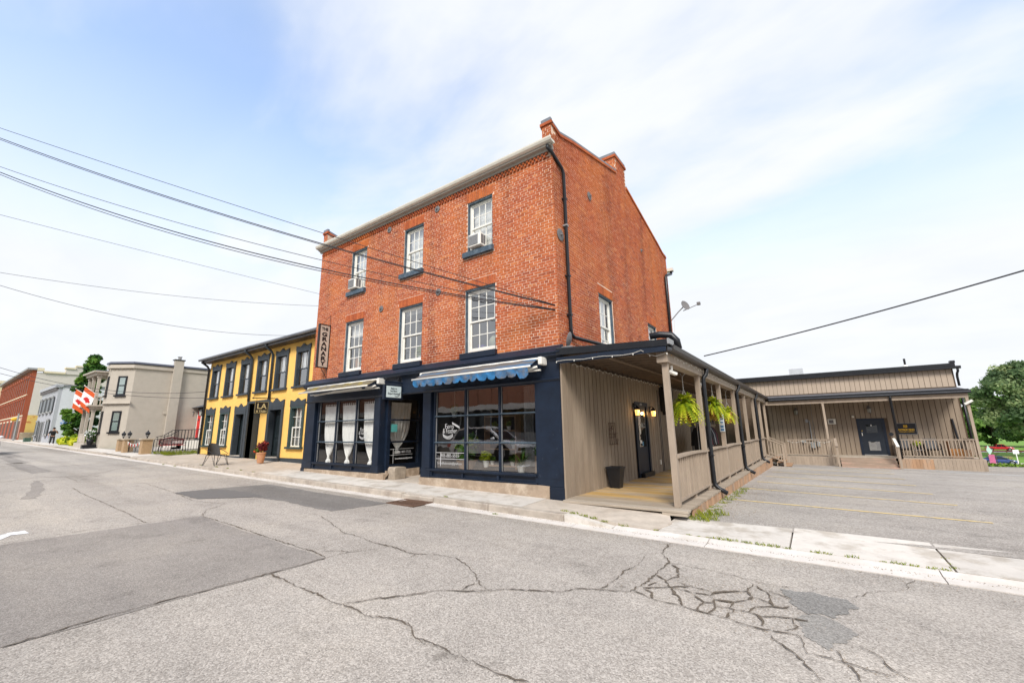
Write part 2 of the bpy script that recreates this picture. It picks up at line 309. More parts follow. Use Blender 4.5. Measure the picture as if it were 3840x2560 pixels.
MORTAR = pm('lime_mortar', (0.74, 0.54, 0.42), 0.95, 0.10, 9, 0.3, 90, col2=(0.55, 0.33, 0.22), m2=0.6, s2=0.7)
BRICK = tintmat('red_brick', [(0.0, (0.26, 0.062, 0.032)), (0.25, (0.35, 0.085, 0.038)), (0.55, (0.42, 0.105, 0.043)), (0.85, (0.48, 0.138, 0.053)), (1.0, (0.55, 0.20, 0.08))], 0.9, big=(0.57, 0.175, 0.042), bigs=0.55)
def streaky(m):
    t = m.node_tree; n = t.nodes; L = t.links.new; b = n['Principled BSDF']; src = b.inputs['Base Color'].links[0].from_socket
    g_ = n.new('ShaderNodeNewGeometry'); q = n.new('ShaderNodeVectorMath'); q.operation = 'MULTIPLY'; L(g_.outputs['Position'], q.inputs[0]); q.inputs[1].default_value = (1.4, 1.4, 0.16)
    z = n.new('ShaderNodeTexNoise'); L(q.outputs[0], z.inputs['Vector']); z.inputs['Scale'].default_value = 1.1; z.inputs['Detail'].default_value = 7; z.inputs['Roughness'].default_value = 0.62
    c = ramp(n, L, z.outputs['Fac'], [(0.30, (0.58, 0.56, 0.60)), (0.48, (0.97, 0.97, 0.97)), (0.72, (1.12, 1.09, 1.03))])
    x = n.new('ShaderNodeMixRGB'); x.blend_type = 'MULTIPLY'; x.inputs[0].default_value = 1; L(src, x.inputs[1]); L(c, x.inputs[2]); L(x.outputs[0], b.inputs['Base Color'])
streaky(BRICK)
BRICKD = tintmat('chimney_brick', [(0, (0.18, 0.07, 0.05)), (1, (0.32, 0.11, 0.07))], 0.9)
NAVY = pm('navy_paint', (0.0075, 0.0145, 0.030), 0.45, 0.3, 3, 0.08, 30, col2=(0.10, 0.115, 0.14), m2=0.55, s2=11, edge=(0.64, 0.72))
NAVYG = pm('slate_blue_paint', (0.055, 0.085, 0.115), 0.6, 0.2, 8, 0.05, 40, col2=(0.16, 0.2, 0.24), m2=0.5, s2=6)
WHITE = pm('white_paint', (0.78, 0.76, 0.70), 0.5, 0.05, 5, 0.04, 60)
CREAM = pm('cream_gutter', (0.70, 0.66, 0.58), 0.5, 0.08, 4)
BLACK = pm('black_metal', (0.012, 0.013, 0.016), 0.38, 0.25, 6)
BROWN = pm('dark_brown_metal', (0.035, 0.028, 0.026), 0.4, 0.2, 5)
GREYM = pm('grey_metal', (0.32, 0.32, 0.32), 0.5, 0.1, 8, metal=0.4)
IRON = pm('old_iron', (0.16, 0.15, 0.15), 0.7, 0.25, 18)
FLASH = pm('lead_flashing', (0.20, 0.21, 0.23), 0.5, 0.15, 6, metal=0.3)
STONE = pm('plinth_stone', (0.36, 0.275, 0.20), 0.9, 0.18, 5, 0.5, 30, col2=(0.50, 0.42, 0.33), m2=0.6, s2=2.5)
BLOCKM = pm('sandstone', (0.36, 0.30, 0.235), 0.9, 0.2, 7, 0.5, 25)
GAPSHADE = pm('siding_gap_shade', (0.10, 0.068, 0.045), 0.9, 0.2, 6)  # groove shade put into the colour: backing darker than the board paint
TAN = pm('tan_siding_paint', (0.275, 0.215, 0.158), 0.8, 0.10, 5, 0.12, 60, rand=0.08, streak=(1, 1, 0.2), col2=(0.36, 0.29, 0.22), m2=0.5, s2=1.2)
TAND = pm('tan_timber_paint', (0.345, 0.275, 0.21), 0.8, 0.14, 6, 0.16, 50, rand=0.08, streak=(1, 1, 0.3), col2=(0.24, 0.17, 0.115), m2=0.6, s2=3.5, edge=(0.58, 0.7))
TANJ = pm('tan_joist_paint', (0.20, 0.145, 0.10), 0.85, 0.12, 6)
RAWW = pm('weathered_board', (0.42, 0.255, 0.15), 0.85, 0.2, 5, 0.2, 40, rand=0.15, streak=(1, 1, 0.15), col2=(0.33, 0.26, 0.2), m2=0.8, s2=1.6)
DECK = pm('deck_planks', (0.34, 0.28, 0.215), 0.8, 0.2, 4, 0.25, 40, rand=0.12, streak=(0.35, 3, 1), col2=(0.50, 0.305, 0.085), m2=0.92, s2=0.55, edge=(0.43, 0.56))
DECKG = pm('grey_deck_board', (0.40, 0.34, 0.27), 0.85, 0.16, 5, 0.25, 40, rand=0.1, streak=(0.3, 3, 1))
REDW = pm('worn_step_paint', (0.33, 0.25, 0.19), 0.85, 0.15, 6, 0.2, 40, streak=(0.3, 2, 2), col2=(0.5, 0.30, 0.23), m2=0.85, s2=3.0)
GLASS = glassmat('window_glass', 2.0, 0.26); GLASSS = glassmat('shop_glass', 2.0, 0.25); GLASSL = glassmat('shop_glass_clear', 1.5, 0.06); GLASSF = glassmat('far_glass', 1.5, 0.1)
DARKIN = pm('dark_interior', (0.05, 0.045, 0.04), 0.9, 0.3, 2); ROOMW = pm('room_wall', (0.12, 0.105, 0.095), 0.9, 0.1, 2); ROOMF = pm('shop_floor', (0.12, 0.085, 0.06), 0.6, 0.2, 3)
CLOTH = pm('sheer_curtain', (0.82, 0.80, 0.77), 0.9, 0.05, 5)
BLIND = pm('window_blind', (0.85, 0.85, 0.83), 0.8, 0.04, 4)
LAMPG = emit('lamp_glow', (1.0, 0.50, 0.14), 0.9)

_t = DECK.node_tree; _n = _t.nodes; _g = _n.new('ShaderNodeNewGeometry'); _s = _n.new('ShaderNodeSeparateXYZ'); _t.links.new(_g.outputs['Position'], _s.inputs[0])   # deckmask: paint only covers the floor inside the railing
_a = _n.new('ShaderNodeMapRange'); _t.links.new(_s.outputs[0], _a.inputs[0]); _a.inputs[1].default_value = 2.2; _a.inputs[2].default_value = 1.95
_b = _n.new('ShaderNodeMapRange'); _t.links.new(_s.outputs[1], _b.inputs[0]); _b.inputs[1].default_value = 0.25; _b.inputs[2].default_value = 0.8
_m = _n.new('ShaderNodeMath'); _m.operation = 'MULTIPLY'; _t.links.new(_a.outputs[0], _m.inputs[0]); _t.links.new(_b.outputs[0], _m.inputs[1])
for _l in list(_t.links):
    if _l.to_node.type == 'MIX_RGB' and _l.to_socket == _l.to_node.inputs[0]:
        _q = _n.new('ShaderNodeMath'); _q.operation = 'MULTIPLY'; _src = _l.from_socket; _mx = _l.to_socket; _t.links.remove(_l); _t.links.new(_src, _q.inputs[0]); _t.links.new(_m.outputs[0], _q.inputs[1]); _t.links.new(_q.outputs[0], _mx); break
# ------------------------------------------------------------------ terrain
def Lz(x, y=0): return -0.016*max(-150, min(25, x))
def sstep(t): t = max(0, min(1, t)); return t*t*(3-2*t)
def lot(x, y): return -0.12-0.012*max(0, min(30, x))-0.021*max(0, min(24, y-0.3))
def H(x, y):
    l = Lz(x)+0.01*max(0, min(20, y)); r = lot(x, y); k = sstep((x-0.3)/2.0)*sstep((y+0.4)/0.8)
    h = l*(1-k)+r*k
    d = sstep((y-25.5-0.25*max(0, 12-x)*(x < 12))/40.0); h = h*(1-d)+(-5.95-0.008*max(0, y-100))*d
    if y < -1.1: h -= 0.12*sstep((-1.1-y)/0.3)
    return h
gx = [-600, -300, -160, -110, -80, -60, -45, -35, -28, -24, -18, -12, -8, -4, -1, 0, 0.3, 0.8, 1.3, 1.8, 2.3, 3, 4.5, 7, 10, 14, 20, 30, 45, 70, 120, 300, 600]
gy = [-600, -200, -60, -30, -14, -9, -4, -1.5, -1.3, -1.1, -0.4, -0.2, 0, 0.2, 0.4, 1, 3, 6, 10, 15, 20, 25, 27, 29, 31, 34, 38, 42, 48, 55, 65, 80, 100, 140, 200, 350, 800]
m = MB(); m.v = [(x, y, H(x, y)-0.09-0.25*(1-sstep((y-0.25)/0.7))) for y in gy for x in gx]; nx = len(gx)
m.f = [(j*nx+i, j*nx+i+1, (j+1)*nx+i+1, (j+1)*nx+i) for j in range(len(gy)-1) for i in range(nx-1)]
tag(m.build('ground', LAWN), kind='structure')
def Rz(x, y=0): return Lz(x)-0.17
m = MB(); xs = [-260, -150, 25, 120]
m.v = [(x, y, Rz(x)) for y in (-10.2, -1.50) for x in xs]; m.f = [(i, i+1, i+5, i+4) for i in range(3)]
road = tag(m.build('road', ASPH), kind='structure')
def ragged(pts, n=7, amp=0.03, seed=1):
    g = random.Random(seed); out = []
    for i, (a, b) in enumerate(zip(pts, pts[1:]+pts[:1])):
        d = math.hypot(b[0]-a[0], b[1]-a[1])
        for k in range(n): out.append((a[0]+(b[0]-a[0])*k/n+(g.uniform(-amp, amp) if k else 0), a[1]+(b[1]-a[1])*k/n+(g.uniform(-amp, amp) if k else 0)))
    return out
sheet('asphalt_patch', ragged([(-0.95, -4.93), (-5.5, -4.83), (-5.56, -7.37), (-5.6, -9.9), (-0.9, -9.9), (-0.93, -7.7)], 9, 0.02), Rz, 0.004, ASPH2, road)
sheet('asphalt_patch', ragged([(-9.6, -4.05), (-9.5, -2.75), (-9.25, -1.85), (-3.6, -1.82), (-3.8, -3.1), (-6.0, -3.05), (-7.0, -3.15), (-7.9, -4.1)], 14, 0.04, 2), Rz, 0.004, ASPH3, road)
sheet('asphalt_patch', ragged([(-9.6, -4.05), (-9.55, -3.2), (-8.2, -2.9), (-6.9, -3.0), (-7.9, -4.1)], 14, 0.06, 6), Rz, 0.008, pm('fresh_asphalt', (0.15, 0.142, 0.135), 0.95, 0.12, 30), road)
sheet('asphalt_patch', ragged([(4.05, -2.7), (4.2, -2.70), (4.35, -2.63), (4.48, -2.69), (4.61, -2.66), (4.66, -2.78), (4.7, -2.87), (4.62, -2.95), (4.6, -3.1), (4.53, -3.14), (4.5, -3.28), (4.4, -3.2), (4.3, -3.3), (4.2, -3.15), (4.14, -3.05), (4.17, -2.95), (4.1, -2.9)], 6, 0.014, 3), Rz, 0.004, ASPH4, road)
sheet('asphalt_patch', ragged([(4.26, -3.33), (4.4, -3.24), (4.5, -3.31), (4.6, -3.42), (4.66, -3.52), (4.6, -3.63), (4.57, -3.75), (4.48, -3.82), (4.46, -3.97), (4.38, -3.9), (4.3, -3.82), (4.27, -3.66), (4.22, -3.5)], 6, 0.014, 7), Rz, 0.003, asphaltmat('asphalt_pale_patch', (0.245, 0.232, 0.215), (0.345, 0.328, 0.305), 0, 0.6, 90), road)
for q, (px, py, a) in enumerate(((-24, -5.2, 0.1), (-31, -5.0, 0.12), (-38, -4.6, 0.1))):
    sheet('asphalt_patch', ragged([(px-4, py-0.35), (px-4.2, py+0.25), (px+3.6, py+0.3), (px+4, py-0.3)], 5, 0.06, 20+q), Rz, 0.004, ASPH2, road)
g = random.Random(5)
sheet('asphalt_patch', ragged([(-11.5, -6.6), (-13.6, -6.2), (-16.5, -5.85), (-16.4, -5.7), (-13.4, -5.95), (-11.3, -6.35)], 6, 0.05, 9), Rz, 0.004, ASPH2, road)
CRACKS=[(3,[(-0.92,-7.72),(-0.95,-7.41),(-1.0,-7.11),(-0.97,-6.59),(-0.96,-6.1),(-0.95,-5.66),(-0.95,-5.17),(-0.96,-4.93)]),(3,[(-0.96,-4.93),(-1.33,-4.86),(-2.68,-4.86),(-4.02,-4.82),(-5.49,-4.82)]),(2,[(-5.49,-4.82),(-5.57,-5.27),(-5.67,-5.67),(-5.76,-6.35),(-5.64,-7.36)]),(2,[(-5.49,-4.82),(-6.15,-4.51),(-6.4,-4.18),(-6.79,-3.91),(-6.89,-4.11),(-7.74,-4.26),(-9.17,-4.1),(-11.04,-4.0),(-12.66,-3.93),(-13.33,-4.12),(-14.1,-4.65),(-15.06,-5.03),(-17.63,-4.97)]),(2,[(-5.64,-5.65),(-7.07,-5.59),(-8.42,-5.57),(-9.83,-5.55),(-11.78,-5.52),(-13.16,-5.44)]),(2,[(-0.96,-4.93),(-0.95,-4.59),(-0.77,-4.31),(-0.73,-4.06),(-1.05,-4.1),(-1.55,-4.0),(-1.95,-4.0),(-2.72,-3.75),(-3.54,-3.48)]),(2,[(-0.95,-4.59),(-1.09,-4.62),(-1.28,-4.77)]),(2,[(-0.73,-4.06),(-0.23,-4.14),(0.04,-4.05)]),(2,[(-1.07,-4.09),(-0.59,-4.07),(-0.29,-4.13),(-0.11,-4.11),(0.08,-3.99),(0.46,-3.93),(0.78,-4.07),(1.11,-4.29),(1.33,-4.48),(1.46,-4.54),(1.55,-4.53)]),(3,[(-0.95,-5.66),(-0.58,-5.65),(-0.24,-5.68),(0.05,-5.66),(0.46,-5.69),(0.56,-5.67)]),(2,[(0.56,-5.67),(0.75,-5.66),(0.96,-5.69),(1.1,-5.65),(1.29,-5.56),(1.48,-5.6),(1.62,-5.7),(1.83,-5.73)]),(2,[(1.05,-5.66),(1.24,-5.58),(1.42,-5.56),(1.54,-5.62),(1.63,-5.7),(1.88,-5.68),(2.09,-5.71),(2.33,-5.7),(2.55,-5.71),(2.67,-5.71),(2.77,-5.67)]),(2,[(0.56,-5.67),(0.7,-5.41),(1.03,-4.98)]),(3,[(0.71,-5.4),(0.94,-5.13),(1.09,-4.85),(1.43,-4.65),(1.6,-4.48),(1.85,-4.32),(2.17,-4.15),(2.27,-3.97),(2.46,-3.87),(2.76,-3.73),(2.81,-3.44),(2.82,-3.1),(2.84,-2.56),(2.79,-2.38),(2.64,-2.17),(2.59,-1.58)]),(2,[(2.48,-3.83),(2.51,-3.49),(2.48,-3.15),(2.54,-2.91),(2.49,-2.43)]),(1,[(-0.06,-4.33),(-0.11,-4.11)]),(2,[(1.28,-4.72),(1.26,-4.47)]),(2,[(2.86,-2.52),(3.41,-2.53),(3.92,-2.65),(4.19,-2.61)]),(3,[(2.79,-3.69),(3.01,-3.78),(3.32,-3.8),(3.57,-3.81),(3.95,-3.88),(4.25,-3.84)]),(2,[(3.95,-3.88),(4.11,-4.05),(4.21,-4.18),(4.36,-4.42),(4.4,-4.52)]),(2,[(4.25,-3.84),(4.31,-4.12),(4.54,-4.12),(4.66,-4.15),(4.82,-4.17)]),(2,[(4.5,-3.95),(4.54,-4.11),(4.62,-4.37)]),(2,[(4.64,-3.75),(4.76,-3.88),(4.81,-4.04),(4.89,-4.14)]),(1,[(4.48,-2.64),(4.64,-2.62),(4.84,-2.31),(5.02,-2.12),(5.16,-1.96),(5.19,-1.76),(5.27,-1.58)]),(5,[(2.84,-3.53),(3.01,-3.42),(3.11,-3.31),(3.25,-3.22)]),(5,[(2.85,-3.07),(2.98,-3.18),(3.09,-3.36),(3.25,-3.64),(3.31,-3.77)]),(5,[(2.98,-3.18),(3.06,-2.96),(2.99,-2.68),(2.88,-2.59)]),(5,[(3.01,-3.78),(2.96,-3.63),(2.85,-3.56)]),(5,[(3.1,-3.35),(3.31,-3.38),(3.48,-3.34),(3.49,-3.26),(3.6,-3.15),(3.76,-3.01),(3.8,-2.74)]),(5,[(3.35,-3.44),(3.46,-3.57),(3.55,-3.53),(3.53,-3.44),(3.64,-3.42),(3.7,-3.4)]),(5,[(3.55,-3.53),(3.58,-3.61),(3.54,-3.83)]),(5,[(3.45,-3.8),(3.45,-3.66),(3.46,-3.57)]),(5,[(3.68,-3.57),(3.7,-3.4),(3.77,-3.33),(3.84,-3.15),(3.78,-3.02)]),(5,[(3.58,-3.61),(3.68,-3.57),(3.73,-3.6),(3.7,-3.82)]),(5,[(3.73,-3.6),(3.86,-3.56),(3.95,-3.61),(3.98,-3.81)]),(5,[(3.86,-3.56),(3.87,-3.43),(4.01,-3.31),(4.12,-3.28),(4.16,-3.21)]),(5,[(3.95,-3.61),(4.08,-3.54),(4.18,-3.49),(4.31,-3.48)]),(5,[(3.84,-3.15),(3.95,-3.18),(4.02,-3.26),(4.15,-3.26)]),(5,[(3.94,-2.91),(3.99,-3.12),(4.03,-3.29)]),(5,[(3.93,-2.92),(3.84,-2.78)]),(5,[(4.18,-3.49),(4.23,-3.66),(4.15,-3.81)]),(5,[(3.96,-2.87),(4.1,-2.94),(4.19,-3.03)]),(5,[(2.92,-3.29),(2.87,-3.45)]),(5,[(3.09,-3.17),(3.32,-3.2),(3.47,-3.24)])]
for cw_, pts in CRACKS:
    ps = []
    for (a, b) in zip(pts, pts[1:]):
        d = math.hypot(b[0]-a[0], b[1]-a[1]); k = max(2, int(d/0.045))
        for i in range(k):
            t = i/k; j = min(0.017, d*0.08); ps.append((a[0]+(b[0]-a[0])*t+g.uniform(-j, j), a[1]+(b[1]-a[1])*t+g.uniform(-j, j)))
    ps.append(pts[-1]); m = MB(); vs = []
    for i, p in enumerate(ps):
        q0, q1 = ps[max(0, i-1)], ps[min(len(ps)-1, i+1)]; dx, dy = q1[0]-q0[0], q1[1]-q0[1]; l = math.hypot(dx, dy) or 1
        wd = (0.0012+0.0023*cw_)*g.uniform(0.3, 1.7)*(0.8+0.3*math.sin(i*0.37+p[0]))*(0.4 if i in (0, len(ps)-1) else 1)
        vs += [(p[0]-dy/l*wd, p[1]+dx/l*wd, Rz(p[0])+0.012), (p[0]+dy/l*wd, p[1]-dx/l*wd, Rz(p[0])+0.012)]
    m.add(vs, [(2*i, 2*i+1, 2*i+3, 2*i+2) for i in range(len(ps)-1)]); m.build('crack', TAR, road)
# long faint transverse / longitudinal cracks further down the street
for q in range(7):
    x0 = -14-q*5.5; pts = [(x0+g.uniform(-1, 1)-0.6*k, -9.5+k*0.8) for k in range(11)]; m = MB(); vs = []
    for i, p in enumerate(pts): vs += [(p[0]-0.02, p[1], Rz(p[0])+0.012), (p[0]+0.02, p[1], Rz(p[0])+0.012)]
    m.add(vs, [(2*i, 2*i+1, 2*i+3, 2*i+2) for i in range(len(pts)-1)]); m.build('crack', TAR, road)
sheet('painted_arrow', [(-6.0, -7.75), (-5.98, -7.35), (-6.3, -7.2), (-6.28, -7.0), (-6.62, -7.02), (-6.6, -7.2), (-6.45, -7.3), (-6.4, -7.75)], Rz, 0.006, PAINTW, road)
# gutter pan, kerb
pan = tag(MB().box(-150, 60, -1.49, -1.26, -9, -8.9).build('gutter_pan_base', PANM), kind='structure') if False else None
def slope_slab(m, x0, x1, y0, y1, z0, z1, th):
    """slab following the street's fall; z0/z1 offsets at y0/y1"""
    vs = [(x, y, Lz(x)+z) for x, y, z in ((x0, y0, z0-th), (x1, y0, z0-th), (x1, y1, z1-th), (x0, y1, z1-th), (x0, y0, z0), (x1, y0, z0), (x1, y1, z1), (x0, y1, z1))]
    return m.add(vs, [(0,3,2,1),(4,5,6,7),(0,1,5,4),(1,2,6,5),(2,3,7,6),(3,0,4,7)])
kerb = tag(slope_slab(MB(), -150, 25, -1.49, -1.0, -0.23, -0.23, 0.2).build('kerb', KERB), kind='structure')
xs = [-150, -120, -100, -80, -68, -58, -50, -44, -39, -34.5, -30.5, -27, -24, -21, -18, -15.2, -12.4, -9.6, -6.9, -4.3, -1.7, 0.9, 3.05, 5.55, 8.6, 11.6, 14.6, 18, 25, 40, 60]
for a, b in zip(xs, xs[1:]):
    slope_slab(MB(), a+0.006, b-0.006, -1.50, -1.25, -0.160, -0.155, 0.1).build('gutter_slab', PANM, kerb)
xs = [-150, -120, -100, -80, -66, -56, -48, -42, -37, -32, -29, -26.2, -23.4, -20.6, -17.8, -15, -12.2, -9.4, -6.6, -3.85, -2.75, -1.15, 0.63]
for i, (a, b) in enumerate(zip(xs, xs[1:])):
    if -32.1 <= a < -26.2: top = -0.10
    elif -48 <= a < -42: top = -0.10
    else: top = -0.03
    if i == 19: top = -0.055
    slope_slab(MB(), a+0.008, b-0.008, -1.25, -1.09, top, top+0.003, 0.16).build('kerb_stone', KERB, kerb, bevel=0.02)
m = MB(); m.prism([(0.64, -0.2), (0.64, -0.04), (0.85, -0.06), (1.55, -0.165), (1.55, -0.2)], 1, -1.25, -1.09); m.build('kerb_stone', CONC, kerb)
xs = [1.56, 3.05, 5.55, 8.6, 11.6, 14.6, 20, 30]
for a, b in zip(xs, xs[1:]): slope_slab(MB(), a+0.006, b-0.006, -1.25, -1.09, -0.152, -0.128, 0.1).build('kerb_stone', PANM, kerb)
# sidewalk
walk = tag(slope_slab(MB(), -150, 1.0, -1.08, -0.03, -0.07, -0.05, 0.15).build('sidewalk', KERB), kind='structure')
xs = [-150, -100, -80, -64, -52, -44, -38, -33, -29.5, -26.5, -23.8, -21.2, -18.6, -16.2, -13.8, -11.6, -9.4, -7.2, -5.0, -2.7, -0.42]
for i, (a, b) in enumerate(zip(xs, xs[1:])):
    slope_slab(MB(), a+0.005, b-0.005, -1.08, -0.04, -0.028, -0.002, 0.1).build('slab', CONC if b > -11 or b < -24 else CONCT, walk)
# slab flaring down towards the driveway
m = MB(); vs = [(-0.41, -1.08, -0.022), (1.0, -1.08, -0.09), (2.25, -1.08, -0.152), (2.35, -0.55, -0.13), (2.2, -0.13, -0.055), (0.0, -0.13, -0.008), (-0.41, -0.13, 0.0)]
m.add(vs+[(x, y, z-0.15) for x, y, z in vs], [(0, 1, 5, 6), (1, 2, 3, 4), (1, 4, 5)]+[(i, i+7, (i+1) % 7+7, (i+1) % 7) for i in range(7)]); m.build('slab', CONCT, walk)
xs = [2.27, 4.07, 5.7, 7.6, 9.6, 12, 15, 20, 30]
for a, b in zip(xs, xs[1:]):
    m = MB(); vs = [(a+0.012, -1.085, Lz(a)-0.122), (b-0.012, -1.085, Lz(b)-0.122), (b-0.012, 0.30-0.1*(a < 3), Lz(b)-0.098), (a+0.012, 0.26-0.3*(a < 3), Lz(a)-0.098)]
    m.add(vs+[(x, y, z-0.15) for x, y, z in vs], [(0, 1, 2, 3)]+[(i, i+4, (i+1) % 4+4, (i+1) % 4) for i in range(4)]); m.build('slab', CONC, walk)
xs = [-24.6, -22, -19.4, -17.0, -14.6, -12.4, -10.75]
for a, b in zip(xs, xs[1:]): slope_slab(MB(), a+0.005, b-0.005, -0.03, 1.3, 0.0, 0.045, 0.1).build('slab', CONCT, walk)
sheet('driveway', [(-38.4, -0.03), (-24.62, -0.03), (-24.62, 12), (-38.4, 12)], lambda x, y: Lz(x)+0.012*y, -0.02, pm('driveway_gravel', (0.33, 0.30, 0.27), 0.95, 0.2, 12, 0.4, 40), None, 'structure')
# parking lot
m = MB(); lx = [2.2, 4, 6, 8, 10.5, 14, 20, 30, 45]; ly = [-0.05, 0.3, 2, 5, 9, 13, 17, 20, 23, 24.8]
m.v = [(x, y, lot(x, y)-0.004) for y in ly for x in lx]; n_ = len(lx); m.f = [(j*n_+i, j*n_+i+1, (j+1)*n_+i+1, (j+1)*n_+i) for j in range(len(ly)-1) for i in range(n_-1)]
lotg = tag(m.build('parking_lot', ASPHL), kind='structure')
for (xa, ya, xb, yb) in ((2.75, 3.15, 6.9, 2.92), (2.75, 5.85, 6.9, 5.3), (2.75, 8.1, 6.85, 7.5), (2.8, 10.5, 6.85, 9.9), (2.8, 13.0, 6.9, 12.4), (2.85, 15.6, 6.9, 15.0), (5.0, 17.2, 7.0, 16.9)):
    m = MB(); k = 10
    vs = []
    for i in range(k+1):
        t = i/k; x, y = xa+(xb-xa)*t, ya+(yb-ya)*t; vs += [(x, y-0.05, lot(x, y)+0.003), (x, y+0.05, lot(x, y)+0.003)]
    m.add(vs, [(2*i, 2*i+2, 2*i+3, 2*i+1) for i in range(k)]); m.build('bay_line', PAINTY, lotg)
None and sheet('asphalt_patch', ragged([(6.0, 13.6), (7.2, 14.2), (8.4, 15.6), (7.6, 15.3), (6.2, 14.2)], 5, 0.08, 11), lot, 0.002, ASPH3, lotg)
for z0 in ((8.5, 17.5, 11.8, 16.9), (7.0, 18.6, 9.4, 18.2)):
    sheet('bay_line', ragged([(z0[0], z0[1]), (z0[2], z0[3]), (z0[2]+0.6, z0[3]+0.3), (z0[0]+0.5, z0[1]+0.4)], 4, 0.05, 4), lot, 0.003, pm('pale_wear', (0.42, 0.41, 0.39), 0.95, 0.1, 5), lotg)
# storm drain
t = thing('storm_drain', 'rusty storm drain grate set against the kerb', 'drain', (-3.2, -1.52, Rz(-3.2)))
RUST = pm('rusty_iron', (0.13, 0.075, 0.05), 0.85, 0.3, 20, 0.3, 60)
zr = Rz(-3.2)
part('grate_frame', RUST, t, (-3.66, -2.74, -1.84, -1.78, zr, zr+0.025), (-3.66, -2.74, -1.32, -1.26, zr, zr+0.03), (-3.66, -3.6, -1.78, -1.32, zr, zr+0.025), (-2.80, -2.74, -1.78, -1.32, zr, zr+0.025))
part('drain_pit', DARKIN, t, (-3.6, -2.8, -1.78, -1.32, zr+0.001, zr+0.006))
for i in range(14):
    x = -3.56+i*0.056; MB().bar((x, -1.78, zr+0.015), (x+0.05, -1.32, zr+0.015), 0.022, 0.016).build('grate_bar', RUST, t)

# ------------------------------------------------------------------ the brick building
bld = thing('brick_building', 'three storey red brick building with navy shopfronts on the street corner', 'building', (-5.3, 2.5, 0))
FRONT = Matrix(); SIDE = Matrix(((0, -1, 0, 0), (1, 0, 0, 0), (0, 0, 1, 0), (0, 0, 0, 1)))     # local (u, depth inward, z)
W3 = [(-8.5, -7.6), (-5.61, -4.70), (-2.86, -1.945)]; W2 = [(-8.61, -7.57), (-5.72, -4.65), (-2.93, -1.865)]
holesF = [(a, b, 6.42, 7.975) for a, b in W3]+[(a, b, 3.52, 5.325) for a, b in W2]
holesS = [(2.42, 3.45, 3.52, 5.30), (6.81, 7.83, 3.52, 5.29)]
PROF = [(0, 9.33), (0.45, 9.24), (1.21, 9.48), (4.58, 10.34), (4.58, 10.94), (5.55, 10.94), (5.55, 10.2), (9.25, 9.27), (9.8, 9.10), (10.3, 9.06)]
def ptop(u):
    for (a, za), (b, zb) in zip(PROF, PROF[1:]):
        if a <= u <= b and b > a: return za+(zb-za)*(u-a)/(b-a)
    return 9.0
def wall_rect(mb, u0, u1, z0, z1, holes, d=0.0):
    us = sorted({u0, u1, *[h[0] for h in holes], *[h[1] for h in holes]}); zs = sorted({z0, z1, *[h[2] for h in holes], *[h[3] for h in holes]})
    for a, b in zip(us, us[1:]):
        for c, e in zip(zs, zs[1:]):
            if any(h[0] <= a and b <= h[1] and h[2] <= c and e <= h[3] for h in holes): continue
            mb.add([(a, d, c), (b, d, c), (b, d, e), (a, d, e)], [(0, 1, 2, 3)])
    for h in holes:
        q = 0.22; a, b, c, e = h
        mb.add([(a, d, c), (a, d, e), (a, d+q, e), (a, d+q, c)], [(3, 2, 1, 0)]); mb.add([(b, d, c), (b, d, e), (b, d+q, e), (b, d+q, c)], [(0, 1, 2, 3)])
        mb.add([(a, d, e), (b, d, e), (b, d+q, e), (a, d+q, e)], [(0, 1, 2, 3)]); mb.add([(a, d, c), (b, d, c), (b, d+q, c), (a, d+q, c)], [(3, 2, 1, 0)])
mw = MB(); wall_rect(mw, -10.55, 0, 3.0, 8.52, holesF)
mw.xf = SIDE; wall_rect(mw, 0, 10.3, 0.0, 9.05, holesS)
for (a, za), (b, zb) in zip(PROF, PROF[1:]):
    if b > a: mw.add([(a, 0, 9.05), (b, 0, 9.05), (b, 0, zb), (a, 0, za)], [(0, 1, 2, 3)])
mw.xf = None
mw.add([(-10.55, 0, 0), (-10.55, 10.3, 0), (-10.55, 10.3, 9.0), (-10.55, 5.1, 10.3), (-10.55, 0, 9.33)], [(0, 4, 3, 2, 1)])
mw.add([(-10.55, 10.3, 0), (0, 10.3, 0), (0, 10.3, 8.9), (-10.55, 10.3, 8.9)], [(0, 3, 2, 1)])
for xo in (-0.27, -10.28):                                              # inner faces of the gable parapets and their front ends
    x1 = 0 if xo > -1 else -10.55
    for (a, za), (b, zb) in zip(PROF, PROF[1:]):
        if b > a: mw.add([(xo, a, 8.5), (xo, b, 8.5), (xo, b, zb), (xo, a, za)], [(0, 3, 2, 1)] if xo > -1 else [(0, 1, 2, 3)])
        mw.add([(xo, a, za), (x1, a, za), (x1, b, zb), (xo, b, zb)], [(0, 1, 2, 3)])
    mw.add([(xo, 0, 8.5), (x1, 0, 8.5), (x1, 0, 9.33), (xo, 0, 9.33)], [(0, 1, 2, 3)])
wall = mw.build('wall', MORTAR, bld)
